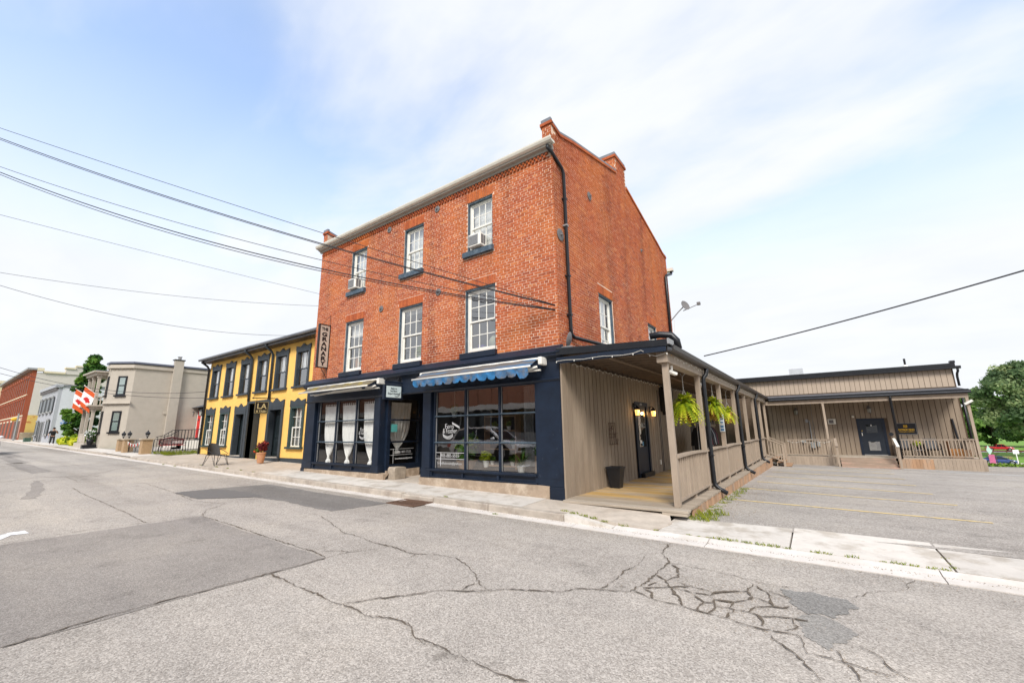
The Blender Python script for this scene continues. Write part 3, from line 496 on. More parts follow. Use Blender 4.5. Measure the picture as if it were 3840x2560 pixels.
# bricks: 300 nearest are objects, the rest one joined part
BL, BH, JT = 0.236, 0.0708, 0.0130
bricks = []                                                            # (mat, u0,u1,z0,z1,proud,tint)
def lay(xf, u0, u1, z0, z1, holes, topf=None, seed=0, d0=0.0):
    g = random.Random(seed); row = 0; z = z0
    while z < z1:
        zb = z+BH-JT; hdr = row % 6 == 5; L_ = BL/2 if hdr else BL
        off = (0 if row % 2 else BL/2) if not hdr else BL/4
        spans = [(u0, u1)]
        for h in holes:
            if h[2]-0.02 < (z+zb)/2 < h[3]+0.01:
                spans = [s for a, b in spans for s in ((a, min(b, h[0])), (max(a, h[1]), b)) if s[1]-s[0] > 0.03]
        for a, b in spans:
            k = math.floor((a-u0-off)/L_)
            while True:
                p = u0+off+k*L_; q = p+L_-JT; k += 1
                if p > b: break
                p2, q2 = max(p, a), min(q, b)
                if q2-p2 < 0.035: continue
                zt_ = zb if not topf else min(zb, min(topf(p2), topf(q2))-0.006)
                if zt_-z < 0.02: continue
                jz = g.uniform(-0.0015, 0.0015); tn = min(1, max(0, g.gauss(0.55, 0.19)))
                bricks.append((xf, p2+g.uniform(0, .003), q2-g.uniform(0, .003), z+jz, zt_+jz, d0+0.003+g.uniform(0, 0.004), tn))
        z += BH; row += 1
lint = [(a-0.03, b+0.03, e, e+0.265) for a, b, c, e in holesF]+[(a-0.11, b+0.05, c-0.16, c) for a, b, c, e in holesF]
lay(FRONT, -10.55, 0.006, 3.34, 8.33, holesF+lint, seed=1)
lintS = [(a-0.03, b+0.03, e, e+0.265) for a, b, c, e in holesS]
lay(SIDE, -0.006, 10.3, 3.06, 11.0, holesS+lintS, ptop, seed=2)
for holes, xf in ((holesF, FRONT), (holesS, SIDE)):                       # soldier lintels
    for a, b, c, e in holes:
        n = 13; p = (b-a+0.06)/n
        for i in range(n): bricks.append((xf, a-0.03+i*p+0.006, a-0.03+(i+1)*p-0.006, e+0.004, e+0.255, 0.012, random.uniform(0.3, 0.85)))
for i in range(int(10.4/0.118)):                                          # dentil band under the gutter
    u = -10.5+i*0.118
    for r_ in range(2):
        bricks.append((FRONT, u+(0.059 if r_ else 0), u+(0.059 if r_ else 0)+0.06, 8.335+r_*0.07, 8.395+r_*0.07, 0.05, random.uniform(0, 0.4)))
lay(FRONT, -0.27, 0.006, 8.72, 9.3, [], seed=3); lay(FRONT, -10.55, -10.28, 8.72, 9.3, [], seed=4)
BOXF = [(0, 1, 5, 4), (1, 2, 6, 5), (3, 0, 4, 7), (4, 5, 6, 7), (0, 3, 2, 1)]
def brick_verts(b):
    xf, u0, u1, z0, z1, pr, tn = b
    vs = [(u0, -pr, z0), (u1, -pr, z0), (u1, 0.002, z0), (u0, 0.002, z0), (u0, -pr, z1), (u1, -pr, z1), (u1, 0.002, z1), (u0, 0.002, z1)]
    return [tuple(xf @ Vector(v)) for v in vs]
def bdist(b):
    c = b[0] @ Vector(((b[1]+b[2])/2, 0, (b[3]+b[4])/2)); return (c-Vector((CX, CY, CZ))).length
def is_front(b): return b[0] is FRONT and b[2]-b[1] > 0.15
front_b = sorted([b for b in bricks if is_front(b)], key=bdist)[:296]; ids = {id(b) for b in front_b}
for b in front_b:
    m = MB(); m.add(brick_verts(b), BOXF); m.build('brick', BRICK, wall, tint=float(b[6]))
m = MB(); tn = []
for b in bricks:
    if id(b) in ids: continue
    m.add(brick_verts(b), BOXF); tn += [b[6]]*8
tag(m.build('brickwork', BRICK, wall, tint=tn), kind='stuff')
# chimney on the ridge at the gable, parapet caps
ch = MB(); ch.box(-0.55, -0.272, 4.58, 5.55, 9.9, 10.94); ch = ch.build('chimney', MORTAR, bld)
m = MB(); tn = []; keep = bricks; bricks = []
CHF = Matrix(((1, 0, 0, 0), (0, 1, 0, 4.58), (0, 0, 1, 0), (0, 0, 0, 1)))
lay(CHF, -0.55, 0.006, 10.2, 10.93, [], seed=8)
for b in bricks: m.add(brick_verts(b), BOXF); tn += [b[6]]*8
m.box(-0.59, 0.045, 4.53, 5.60, 10.93, 11.02); tn += [0.5]*8
tag(m.build('chimney_brickwork', BRICK, ch, tint=tn), kind='stuff')
part('chimney_cap', FLASH, ch, (-0.57, 0.02, 4.56, 5.57, 11.02, 11.13))
for x0, x1 in ((-0.31, 0.04), (-10.59, -10.24)):
    m = MB(); m.box(x0, x1, -0.04, 0.05, 9.28, 9.36)
    for (a, za), (b, zb) in zip(PROF, PROF[1:]):
        if b-a > 0.2 and not (4.5 < a < 5.5): m.prism([(a, za-0.08), (b, zb-0.08), (b, zb), (a, za)], 0, x0, x1)
    m.build('coping_bricks', BRICK, bld, tint=0.6)
    m = MB(); m.box(x0+0.03, x1-0.03, -0.03, 0.06, 9.36, 9.46)
    for (a, za), (b, zb) in zip(PROF, PROF[1:]):
        if b-a > 0.2 and not (4.5 < a < 5.5): m.prism([(a, za), (b, zb), (b, zb+0.06+0.02*(a < 4)), (a, za+0.06+0.02*(a < 4))], 0, x0+0.02, x1-0.02)
    m.build('coping_cap', FLASH, bld)
m = MB(); m.add([(-10.28, -0.2, 8.7), (-0.27, -0.2, 8.7), (-0.27, 5.1, 10.15), (-10.28, 5.1, 10.15), (-0.27, 10.5, 8.8), (-10.28, 10.5, 8.8)], [(0, 1, 2, 3), (3, 2, 4, 5)]); m.build('roof', pm('roof_shingles', (0.08, 0.08, 0.085), 0.9, 0.2, 12), bld)
m = MB(); m.prism([(0.0, 8.47), (-0.07, 8.47), (-0.08, 8.52), (-0.16, 8.545), (-0.17, 8.60), (0.0, 8.60)], 0, -10.60, 0.05); m.build('eave_moulding', pm('tan_grey_moulding', (0.33, 0.295, 0.255), 0.7, 0.1, 5), bld)  # moulding tan grey, darker than the cream gutter above it
m = MB(); m.prism([(-0.05, 8.601), (-0.19, 8.601), (-0.24, 8.63), (-0.265, 8.68), (-0.27, 8.72), (-0.24, 8.72), (-0.23, 8.66), (-0.05, 8.66)], 0, -10.66, 0.12); m.build('gutter', CREAM, bld)
# windows
def window(parent, xf, u0, u1, z0, z1, back=0.12, blind=0.0, glass=GLASS, mframe=WHITE, trim=NAVYG, sill=True, rows=(2, 2), cols=3, name='window'):
    def B(mat, nm, pr, *bx):
        m = MB(xf)
        for b in bx: m.box(*b)
        return m.build(nm, mat, pr)
    wobj = B(trim, name, parent, (u0, u0+0.035, 0.02, back+0.06, z0, z1), (u1-0.035, u1, 0.02, back+0.06, z0, z1), (u0+0.035, u1-0.035, 0.02, back+0.06, z1-0.05, z1))
    a, b, c, e = u0+0.035, u1-0.035, z0, z1-0.05; fw_ = 0.055; zm = (c+e)/2
    B(mframe, 'frame', wobj, (a, a+fw_, back-0.03, back+0.05, c, e), (b-fw_, b, back-0.03, back+0.05, c, e), (a+fw_, b-fw_, back-0.03, back+0.05, e-fw_, e), (a+fw_, b-fw_, back-0.03, back+0.06, c, c+0.10))
    for (s0, s1, dd) in ((zm-0.02, e-fw_, 0.0), (c+0.10, zm+0.02, 0.03)):
        n = rows[0] if dd == 0 else rows[1]; ia, ib = a+fw_, b-fw_
        sash = B(mframe, 'sash', wobj, (ia, ib, back+dd-0.01, back+dd+0.025, s0, s0+0.045), (ia, ib, back+dd-0.008, back+dd+0.023, s1-0.035, s1), (ia, ia+0.035, back+dd-0.006, back+dd+0.02, s0+0.045, s1-0.035), (ib-0.035, ib, back+dd-0.006, back+dd+0.02, s0+0.045, s1-0.035))
        ja, jb, jc, je = ia+0.035, ib-0.035, s0+0.045, s1-0.035; mt = 0.011
        for i in range(1, cols): B(mframe, 'muntin', wobj, (ja+(jb-ja)*i/cols-mt, ja+(jb-ja)*i/cols+mt, back+dd-0.004, back+dd+0.018, jc, je))
        for j in range(1, n): B(mframe, 'muntin', wobj, (ja, jb, back+dd-0.003, back+dd+0.017, jc+(je-jc)*j/n-mt, jc+(je-jc)*j/n+mt))
        for i in range(cols):
            for j in range(n):
                m = MB(xf); p, q = ja+(jb-ja)*i/cols+(mt if i else 0), ja+(jb-ja)*(i+1)/cols-(mt if i < cols-1 else 0); r_, s_ = jc+(je-jc)*j/n+(mt if j else 0), jc+(je-jc)*(j+1)/n-(mt if j < n-1 else 0)
                m.add([(p, back+dd+0.006, r_), (q, back+dd+0.006, r_), (q, back+dd+0.006, s_), (p, back+dd+0.006, s_)], [(0, 1, 2, 3)]); m.build('pane', glass, wobj)
    if blind: B(BLIND, 'blind', wobj, (u0+0.06, u1-0.06, back+0.14, back+0.15, z1-blind*(z1-z0), z1-0.06))
    if sill: B(trim if z0 > 6 else NAVY, 'sill', wobj, (u0-0.11, u1+0.05, -0.10, 0.14, z0-0.155, z0-0.004))
    return wobj
for i, (a, b) in enumerate(W3): window(bld, FRONT, a, b, 6.42, 7.975, blind=(0.97, 0.97, 0.97)[i])
for i, (a, b) in enumerate(W2): window(bld, FRONT, a, b, 3.52, 5.325, blind=(0.3, 0.12, 0.0)[i])
window(bld, SIDE, 2.42, 3.45, 3.52, 5.30, blind=0.7, sill=False); window(bld, SIDE, 6.81, 7.83, 3.52, 5.29, blind=0.5, sill=False)
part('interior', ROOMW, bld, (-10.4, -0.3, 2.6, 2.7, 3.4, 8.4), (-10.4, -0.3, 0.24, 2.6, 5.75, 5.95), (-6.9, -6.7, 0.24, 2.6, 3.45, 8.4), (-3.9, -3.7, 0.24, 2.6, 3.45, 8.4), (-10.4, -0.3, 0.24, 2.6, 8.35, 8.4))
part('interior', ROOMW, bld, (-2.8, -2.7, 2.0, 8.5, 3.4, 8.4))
# tie-rod anchor plates
for (u, z) in ((-6.39, 8.25-0.02), (-4.10, 8.22), (-6.63, 5.47), (-3.98, 5.50)):
    m = MB(); m.lathe([(0.105, 0), (0.105, 0.014), (0.09, 0.02), (0.03, 0.022), (0.03, 0.05), (0.012, 0.05), (0.012, 0.07)], (0, 0, 0), 18)
    m.v = [(u+p[0], -0.012-p[2], z+p[1]) for p in m.v]; m.f = [tuple(reversed(f)) for f in m.f]; m.build('anchor_plate', IRON, bld)
for (y, z, r_) in ((0.24, 6.23, 0.16), (2.16, 8.22, 0.13), (6.72, 8.11, 0.07)):
    m = MB(); m.lathe([(r_, 0), (r_, 0.014), (r_*0.85, 0.02), (0.03, 0.022), (0.03, 0.05), (0.012, 0.08)], (0, 0, 0), 18)
    m.v = [(0.012+p[2], y+p[0], z+p[1]) for p in m.v]; m.build('anchor_plate', IRON if r_ > 0.1 else IRON, bld)
# downspouts
m = MB(); m.tube([(-0.03, -0.16, 8.56), (-0.03, -0.16, 8.48), (0.02, -0.05, 8.40), (0.07, 0.38, 8.14), (0.075, 0.45, 8.02), (0.075, 0.46, 3.85), (0.075, 0.48, 3.72), (0.08, 0.62, 3.66), (0.4, 3.2, 3.66), (1.6, 5.0, 3.55)], 0.045, 10); m.build('downspout', BLACK, bld, smooth=True)
for z in (7.3, 6.55, 5.2, 4.2): part('pipe_clip', GREYM if z == 6.55 else BLACK, bld, (0.005, 0.125, 0.405, 0.515, z-0.02, z+0.02))
m = MB(); m.tube([(0.15, 10.45, 8.40), (0.15, 10.4, 8.25), (0.1, 9.75, 8.0), (0.08, 9.68, 7.9), (0.08, 9.6, 4.0)], 0.06, 8); m.build('downspout', BLACK, bld, smooth=True)
part('gutter_end', CREAM, bld, (-10.6, 0.25, 10.32, 10.55, 8.38, 8.52))

# ------------------------------------------------------------------ shopfronts (part of the brick building)
YF = -0.06
def bx(nm, mat, *b, bevel=0, parent=None): return part(nm, mat, parent or bld, *b, bevel=bevel)
m = MB(); m.prism([(0.0, 3.40), (-0.06, 3.37), (-0.19, 3.24), (-0.215, 3.225), (-0.215, 3.19), (-0.19, 3.18), (-0.19, 3.135), (-0.165, 3.11), (-0.10, 3.07), (-0.08, 3.02), (0.0, 3.02)], 0, -10.78, 0.09); m.build('cornice', NAVY, bld)
bx('fascia', NAVY, (-10.68, 0.0, -0.07, 0.12, 2.62, 3.03)); m = MB(); m.prism([(0.0, 2.56), (-0.075, 2.56), (-0.11, 2.595), (-0.11, 2.615), (-0.07, 2.635), (0.0, 2.64)], 0, -10.70, 0.012); m.build('fascia_trim', NAVY, bld)
for a, b, capz in ((-10.66, -10.07, 0.28), (-6.67, -6.35, 0.27), (-4.45, -4.12, 0.26)):
    bx('pilaster', NAVY, (a, b, YF, 0.14, 0.49, 2.565)); bx('pilaster_base', NAVY, (a-0.015, b+0.015, YF-0.022, 0.14, capz, 0.488), bevel=0.006)
    bx('pilaster_panel', NAVY, ((a+b)/2+0.02, b-0.012, YF-0.014, YF+0.01, 0.5, 2.55))
bx('pilaster', NAVY, (-0.68, 0.012, YF, 0.14, 0.25, 2.565)); bx('pilaster_base', NAVY, (-0.345, 0.022, YF-0.02, 0.14, -0.02, 0.245), bevel=0.006); bx('pilaster_panel', NAVY, (-0.66, 0.004, YF-0.008, YF+0.01, 0.42, 2.56))
def shopwin(x0, x1, vx):
    zs = [0.505, 1.175, 1.875, 2.545]; yg = 0.06
    wobj = bx('shop_window', NAVY, (x0-0.06, x0, 0.0, 0.13, 0.44, 2.6), (x1, x1+0.03, 0.0, 0.13, 0.44, 2.6), (x0, x1, 0.0, 0.13, 2.545, 2.6))
    part('window_sill', NAVY, wobj, (x0-0.07, x1+0.02, YF-0.035, 0.13, 0.445, 0.495))
    for v in vx: part('mullion', NAVY, wobj, (v-0.03, v+0.03, 0.005, 0.11, 0.497, 2.543))
    xsv = [x0, *vx, x1]
    for i in range(3):
        a, b = xsv[i]+(0.03 if i else 0), xsv[i+1]-(0.03 if i < 2 else 0)
        for j in range(3):
            c, e = zs[j]+(0.02 if j else 0), zs[j+1]-(0.02 if j < 2 else 0)
            m = MB(); m.add([(a, yg, c), (b, yg, c), (b, yg, e), (a, yg, e)], [(0, 1, 2, 3)]); m.build('pane', GLASSS if x0 > -5 else GLASSL, wobj)
            part('glazing_bead', GREYM, wobj, (a, a+0.012, 0.045, 0.075, c, e))
        for z in zs[1:3]:
            mm = MB(); mm.prism([(0.02, z-0.02), (-0.01, z), (0.02, z+0.02), (0.1, z+0.02), (0.1, z-0.02)], 0, a-0.02, b+0.02); mm.build('transom_bar', NAVYG, wobj)
    # stall riser with recessed panels
    part('stall_riser', NAVY, wobj, (x0-0.08, x1+0.04, -0.015, 0.12, 0.27, 0.443))
    part('riser_rail', NAVY, wobj, (x0-0.08, x1+0.04, YF, -0.016, 0.27, 0.305), (x0-0.08, x1+0.04, YF, -0.016, 0.41, 0.443))
    for p in (x0-0.05, (xsv[0]+xsv[1])/2+0.52, (xsv[1]+xsv[2])/2+0.55, x1+0.01): part('riser_stile', NAVY, wobj, (p-0.03, p+0.03, YF-0.003, -0.017, 0.306, 0.409))
    return wobj
wl = shopwin(-9.93, -6.70, (-8.83, -7.70)); wr = shopwin(-4.02, -0.695, (-2.905, -1.775))
# stone plinths
def plinth(x0, x1, y0):
    m = MB(); n = 14; vs = []
    g = random.Random(int(x0*10))
    for i in range(n+1):
        x = x0+(x1-x0)*i/n; vs += [(x, y0+g.uniform(-.006, .006), Lz(x)-0.05), (x, y0+0.008+g.uniform(-.004, .004), 0.262+g.uniform(-.008, .004)), (x, 0.13, 0.268)]
    fs = [(3*i+k, 3*i+3+k, 3*i+4+k, 3*i+1+k) for i in range(n) for k in range(2)]+[(0, 1, 2), (3*n, 3*n+2, 3*n+1)]
    m.add(vs, fs); return m.build('plinth', STONE, bld)
plinth(-10.45, -6.05, -0.10); plinth(-4.50, -0.345, -0.10)
bx('pier_foot', NAVY, (-10.70, -10.46, -0.09, 0.13, 0.1, 0.275))
# recessed entrance
bx('recess_wall', NAVY, (-6.36, -6.24, 0.15, 1.95, 0.18, 0.5), (-6.36, -6.24, 0.15, 1.95, 2.52, 2.85), (-6.36, -6.24, 0.15, 0.27, 0.5, 2.52), (-6.36, -6.24, 1.42, 1.95, 0.5, 2.52))
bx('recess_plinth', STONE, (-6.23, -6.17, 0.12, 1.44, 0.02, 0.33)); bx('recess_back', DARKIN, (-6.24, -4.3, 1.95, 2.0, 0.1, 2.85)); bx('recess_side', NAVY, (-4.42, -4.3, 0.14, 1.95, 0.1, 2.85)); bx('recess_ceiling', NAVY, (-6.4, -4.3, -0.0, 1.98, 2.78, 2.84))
dn = bx('entrance_door', NAVY, (-6.1, -5.15, 1.88, 1.93, 0.15, 2.3)); part('door_glass', GLASSS, dn, (-5.98, -5.28, 1.87, 1.876, 0.9, 2.15)); part('door_handle', GREYM, dn, (-5.24, -5.2, 1.82, 1.86, 1.0, 1.2))
bx('white_door_edge', WHITE, (-4.52, -4.47, 0.42, 0.47, 0.2, 2.0))
rw = bx('recess_window', NAVY, (-6.30, -6.22, 0.27, 1.42, 1.15, 1.20)); part('transom_bar', NAVY, rw, (-6.30, -6.22, 0.27, 1.42, 1.83, 1.88))
for j, (c, e) in enumerate(((0.5, 1.15), (1.2, 1.83), (1.88, 2.52))):
    m = MB(); m.add([(-6.27, 0.27, c), (-6.27, 1.42, c), (-6.27, 1.42, e), (-6.27, 0.27, e)], [(0, 1, 2, 3)]); m.build('pane', GLASSL, rw)
bx('entrance_floor', CONCT, (-6.4, -4.45, -0.03, 1.95, -0.05, Lz(-5.4)+0.01))
# shop interiors
for (a, b) in ((-10.4, -6.4), (-4.26, -0.1)):
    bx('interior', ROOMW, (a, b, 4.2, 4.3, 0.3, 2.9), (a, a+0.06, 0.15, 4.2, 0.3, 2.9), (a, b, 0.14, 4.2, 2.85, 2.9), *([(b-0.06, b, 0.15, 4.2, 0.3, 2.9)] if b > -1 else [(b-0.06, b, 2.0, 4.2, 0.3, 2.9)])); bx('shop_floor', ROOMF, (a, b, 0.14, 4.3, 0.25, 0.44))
# ------------------------------------------------------------------ things on the brick building
def ac_unit(u, z, lab):
    t = thing('air_conditioner', lab, 'air conditioner', (u, -0.1, z), 'window air conditioners')
    part('casing', WHITE, t, (u-0.22, u+0.22, -0.18, 0.10, z, z+0.36), bevel=0.012)
    part('grille', pm('ac_grille', (0.30, 0.30, 0.31), 0.7, 0.1, 10), t, (u-0.20, u+0.13, -0.188, -0.175, z+0.035, z+0.325))
    for k in range(9): part('slat', GREYM, t, (u-0.195, u+0.125, -0.195, -0.189, z+0.05+k*0.03, z+0.06+k*0.03))
    part('side_vent', IRON, t, (u+0.221, u+0.226, -0.15, -0.07, z+0.05, z+0.31)); part('side_vent', IRON, t, (u+0.221, u+0.226, -0.05, 0.03, z+0.05, z+0.31))
ac_unit(-8.15, 6.47, 'white air conditioner in the top floor window nearest the yellow house'); ac_unit(-2.45, 6.48, 'white air conditioner in the top floor window nearest the drainpipe')
part('side_vent', WHITE, bld, (0.0, 0.1, 2.55, 3.3, 3.53, 3.85))

# hanging sign
t = thing('hanging_sign', 'tall narrow cream sign reading THE GRANARY beside the brick corner', 'sign', (-9.6, -0.2, 3.8))
SIGNC = pm('sign_cream', (0.50, 0.44, 0.37), 0.6, 0.06, 4); BLK = pm('sign_black', (0.015, 0.014, 0.016), 0.5, 0.1, 5)
part('sign_board', SIGNC, t, (-9.635, -9.565, -0.40, -0.035, 3.80, 5.34)); part('sign_frame', BLK, t, (-9.65, -9.55, -0.435, -0.401, 3.77, 5.37), (-9.65, -9.55, -0.034, 0.0, 3.77, 5.37), (-9.65, -9.55, -0.401, -0.034, 5.341, 5.37), (-9.65, -9.55, -0.401, -0.034, 3.77, 3.799))
SX = lambda y, z: XF((-9.562, y, z), (0, 1, 0), (0, 0, 1))
text('THE', 0.155, BLK, t, SX(-0.217, 5.19), 0.007, width=0.25)
for k, chh in enumerate('GRANARY'): text(chh, 0.198, BLK, t, SX(-0.217, 4.99-k*0.178), 0.010, width=0.20 if chh != 'Y' else 0.19)
m = MB(); m.tube([(-9.6, -0.02, 5.75), (-9.6, -0.3, 5.37)], 0.006, 5); m.tube([(-9.6, -0.01, 5.75), (-9.6, -0.01, 5.36)], 0.008, 5); m.tube([(-9.6, -0.25, 3.77), (-9.6, -0.02, 3.42)], 0.012, 5); m.tube([(-9.6, -0.03, 3.77), (-9.6, -0.01, 3.42)], 0.008, 5); m.build('bracket', BLACK, t)

t = thing('projecting_sign', 'navy framed sign with stairs directions over the recessed entrance', 'sign', (-5.4, -0.4, 2.4))
part('sign_box', NAVY, t, (-5.44, -5.34, -0.72, -0.06, 2.40, 2.83)); part('sign_face', pm('pale_mint', (0.62, 0.72, 0.72), 0.6, 0.04, 5), t, (-5.339, -5.334, -0.66, -0.13, 2.46, 2.79))
DK = pm('ink', (0.02, 0.03, 0.04), 0.6)
for k, s_ in enumerate(('Stairs to', '2nd Floor,', 'Shops & Services')): text(s_, 0.075, DK, t, XF((-5.332, -0.40, 2.72-k*0.075), (0, 1, 0), (0, 0, 1)), 0.001, width=(0.22, 0.25, 0.42)[k])
m = MB(); m.tube([(-5.332, -0.36, 2.5), (-5.332, -0.27, 2.495), (-5.332, -0.2, 2.53), (-5.332, -0.17, 2.62)], 0.008, 4); m.build('arrow', DK, t)
part('top_rail', NAVY, t, (-5.42, -5.36, -0.68, -0.05, 2.88, 2.93)); m = MB()
m.lathe([(0.06, -0.015), (0.06, 0.015)], (-5.39, -0.16, 3.0), 14, 0); m.lathe([(0.035, -0.012), (0.035, 0.012)], (-5.39, -0.62, 2.97), 12, 0); m.tube([(-5.39, -0.6, 2.95), (-5.39, -0.05, 3.1)], 0.006, 5); m.build('scroll_bracket', BLACK, t)

# awnings
def awning(x0, x1, lab, canvas, dirt, valance, drop):
    t = thing('awning', lab, 'awning', ((x0+x1)/2, -0.3, 2.9), 'roller awnings')
    m = MB(); m.tube([(x0, -0.30, 3.07), (x1, -0.30, 3.07)], 0.032, 10); m.build('roller', WHITE, t, smooth=True)
    m = MB(); m.tube([(x0-0.02, -0.66, 2.86), (x1+0.0, -0.66, 2.86)], 0.024, 10); m.build('front_bar', WHITE, t, smooth=True)
    def fn(u, v):
        x = x0+0.03+(x1-x0-0.06)*u; return (x, -0.31-0.34*v, 3.085-0.21*v-0.02*math.sin(math.pi*v)-0.006*math.sin(u*40))
    MB().grid(fn, 40, 6).build('canvas', canvas, t, smooth=True)
    if valance:
        m = MB(); n = 13; g = random.Random(3); vs = []; fs = []; per = 6
        for i in range(n*per+1):
            x = x0+0.03+(x1-x0-0.1)*i/(n*per); ph = (i % per)/per; d = 0.17+0.035*math.sin(math.pi*ph)+g.uniform(-.006, .006)
            if i % per == 0: d -= 0.045
            yy = -0.67+0.02*math.sin(i*0.9); vs += [(x, -0.668, 2.85), (x, yy, 2.85-d*0.5), (x, yy+0.02*math.sin(i*.5), 2.85-d*(1.25 if i > n*per-5 else 1))]
        fs = [(3*i+k, 3*i+1+k, 3*i+4+k, 3*i+3+k) for i in range(n*per) for k in range(2)]; m.add(vs, fs); m.build('valance', valance, t)
    part('end_bracket', WHITE, t, (x1-0.0, x1+0.10, -0.34, -0.08, 2.93, 3.11), bevel=0.02); part('end_bracket', WHITE, t, (x0-0.08, x0+0.02, -0.34, -0.08, 2.95, 3.09), bevel=0.02)
    part('back_rail', WHITE, t, (x0, x1, -0.26, -0.20, 2.80, 2.835))
    m = MB(); m.bar((x0+0.3, -0.25, 2.79), ((x0+x1)/2, -0.55, 2.79), 0.05, 0.05); m.bar(((x0+x1)/2-0.05, -0.55, 2.80), (x1-0.4, -0.58, 2.81), 0.045, 0.045); m.build('folding_arm', CREAM, t)
    m = MB(); m.tube([(x1-0.3, -0.5, 2.84), (x1-0.15, -0.42, 2.84), (x1, -0.36, 2.88)], 0.03, 6); m.build('elbow_joint', WHITE, t)
BLUEC = pm('blue_canvas', (0.03, 0.145, 0.30), 0.85, 0.15, 6, col2=(0.13, 0.11, 0.09), m2=0.95, s2=1.1, streak=(0.4, 4.0, 4.0), edge=(0.40, 0.5))
BLUEV = pm('blue_valance', (0.025, 0.14, 0.31), 0.85, 0.2, 9, col2=(0.13, 0.115, 0.10), m2=0.9, s2=1.5, edge=(0.47, 0.6))
MOSS = pm('mossy_canvas', (0.155, 0.135, 0.10), 0.9, 0.25, 6, col2=(0.24, 0.185, 0.03), m2=0.9, s2=2.2, edge=(0.46, 0.6))
awning(-4.25, -0.40, 'blue scalloped awning streaked with dirt over the right shop window', BLUEC, None, BLUEV, 0.17)
awning(-10.15, -6.25, 'mossy brown awning over the left shop window', MOSS, None, None, 0)

# curtains
def curtain(x0, x1, ztop, zknot, zbot, y, lab, xf=None, kx=0.5, heading=True, spread=0.0):
    cx = x0+(x1-x0)*kx; t = thing('curtain', lab, 'curtain', tuple((xf or Matrix()) @ Vector((cx, y, zbot))), 'knotted white curtains in the shop windows')
    nf = 7
    def fn(u, v):
        z = ztop+(zknot-ztop)*v; s = float(np.interp(v, [0, 0.3, 0.6, 0.72, 0.85, 0.93, 1.0], [1, 0.96, 0.84, 0.72, 0.50, 0.30, 0.07]))
        x = cx+((x0+(x1-x0)*u)-cx)*s; amp = 0.016*(1-0.5*v)
        return (x, y+amp*math.sin(u*nf*2*math.pi+3*v)+0.01*math.sin(u*31+v*9), z)
    MB(xf).grid(fn, 70, 24).build('drape', CLOTH, t, smooth=True)
    m = MB(xf); m.ball((cx, y, zknot-0.02), (0.05, 0.05, 0.045)); m.build('knot', CLOTH, t, smooth=True)
    def fn2(u, v): a = 2*math.pi*u; r_ = (0.03+0.075*math.sin(min(1, v*1.3)*1.6))*(1+0.12*math.sin(a*6)); return (cx+r_*math.cos(a), y+r_*math.sin(a)*0.7, zknot-0.03-(zknot-zbot-0.03)*v)
    MB(xf).grid(fn2, 36, 8).build('tail', CLOTH, t, smooth=True)
    if heading:
        for k in range(8):
            xx = x0+(x1-x0)*(k+0.5)/8; m = MB(xf); m.box(xx-0.012, xx+0.012, y-0.012, y+0.012, ztop, ztop+0.075); m.build('tab', CLOTH, t)
        m = MB(xf); m.tube([(x0-0.1, y, ztop+0.07), (x1+0.1, y, ztop+0.07)], 0.01, 6); m.build('rod', BLACK, t)
curtain(-9.80, -9.0, 2.40, 0.66, 0.49, 0.17, 'white knotted curtain in the left shop window nearest the yellow house')
curtain(-8.72, -7.86, 2.40, 0.66, 0.49, 0.17, 'white knotted curtain in the middle bay of the left shop window')
curtain(-7.52, -6.75, 2.40, 0.64, 0.49, 0.17, 'white knotted curtain in the left shop window nearest the entrance', kx=0.62)
RX = Matrix(((0, -1, 0, -6.36), (1, 0, 0, 0), (0, 0, 1, 0), (0, 0, 0, 1)))
curtain(0.33, 1.30, 2.42, 0.95, 0.80, 0.12, 'pale knotted curtain behind the entrance side window', RX, kx=0.42, heading=False)

# lettering on the glass
t = thing('window_lettering', 'white salon lettering and fern emblem on right shop window', 'lettering', (-3.5, 0.05, 0.6))
LW = pm('white_vinyl', (0.6, 0.6, 0.6), 0.6, 0.02)
GX = lambda x, z: XF((x, 0.052, z), (1, 0, 0), (0, 0, 1))
text('Fern', 0.19, LW, t, GX(-3.52, 1.60), -0.003, width=0.30); text('& Feather', 0.19, LW, t, GX(-3.50, 1.48), -0.003, width=0.52)
m = MB()
for k in range(9):
    x = -3.76+k*0.042; z = 1.40-0.06*math.sin(k/8*3.1)
    m.add([(x, 0.052, z), (x+0.02, 0.052, z+0.01), (x+0.05, 0.052, z-0.085), (x+0.03, 0.052, z-0.08)], [(0, 3, 2, 1)])
for k in range(6):
    x = -3.42+k*0.045; z = 1.70-0.02*k; m.add([(x, 0.052, z), (x+0.025, 0.052, z+0.02), (x+0.05, 0.052, z-0.05), (x+0.03, 0.052, z-0.06)], [(0, 3, 2, 1)])
m.build('fern_emblem', LW, t)
text('905-885-5555', 0.125, LW, t, GX(-3.49, 0.835), -0.002, width=0.66); text('fernandfeathersalon@gmail.com', 0.09, LW, t, GX(-3.50, 0.635), -0.0015, width=0.88)
part('rule_line', LW, t, (-4.0, -2.94, 0.05, 0.053, 0.905, 0.917)); part('rule_line', LW, t, (-4.0, -2.94, 0.05, 0.053, 0.745, 0.757)); part('rule_line', LW, t, (-3.83, -3.81, 0.048, 0.0495, 0.56, 0.90))
t = thing('window_lettering', 'faint white fern lettering on left shop window behind curtain', 'lettering', (-7.4, 0.05, 1.4))
GY = lambda x, z: XF((x, 0.052, z), (1, 0, 0), (0, 0, 1)); text('Fern', 0.17, LW, t, GY(-7.33, 1.57), -0.003, width=0.3); text('& Feather', 0.17, LW, t, GY(-7.33, 1.46), -0.003, width=0.45)
m = MB()
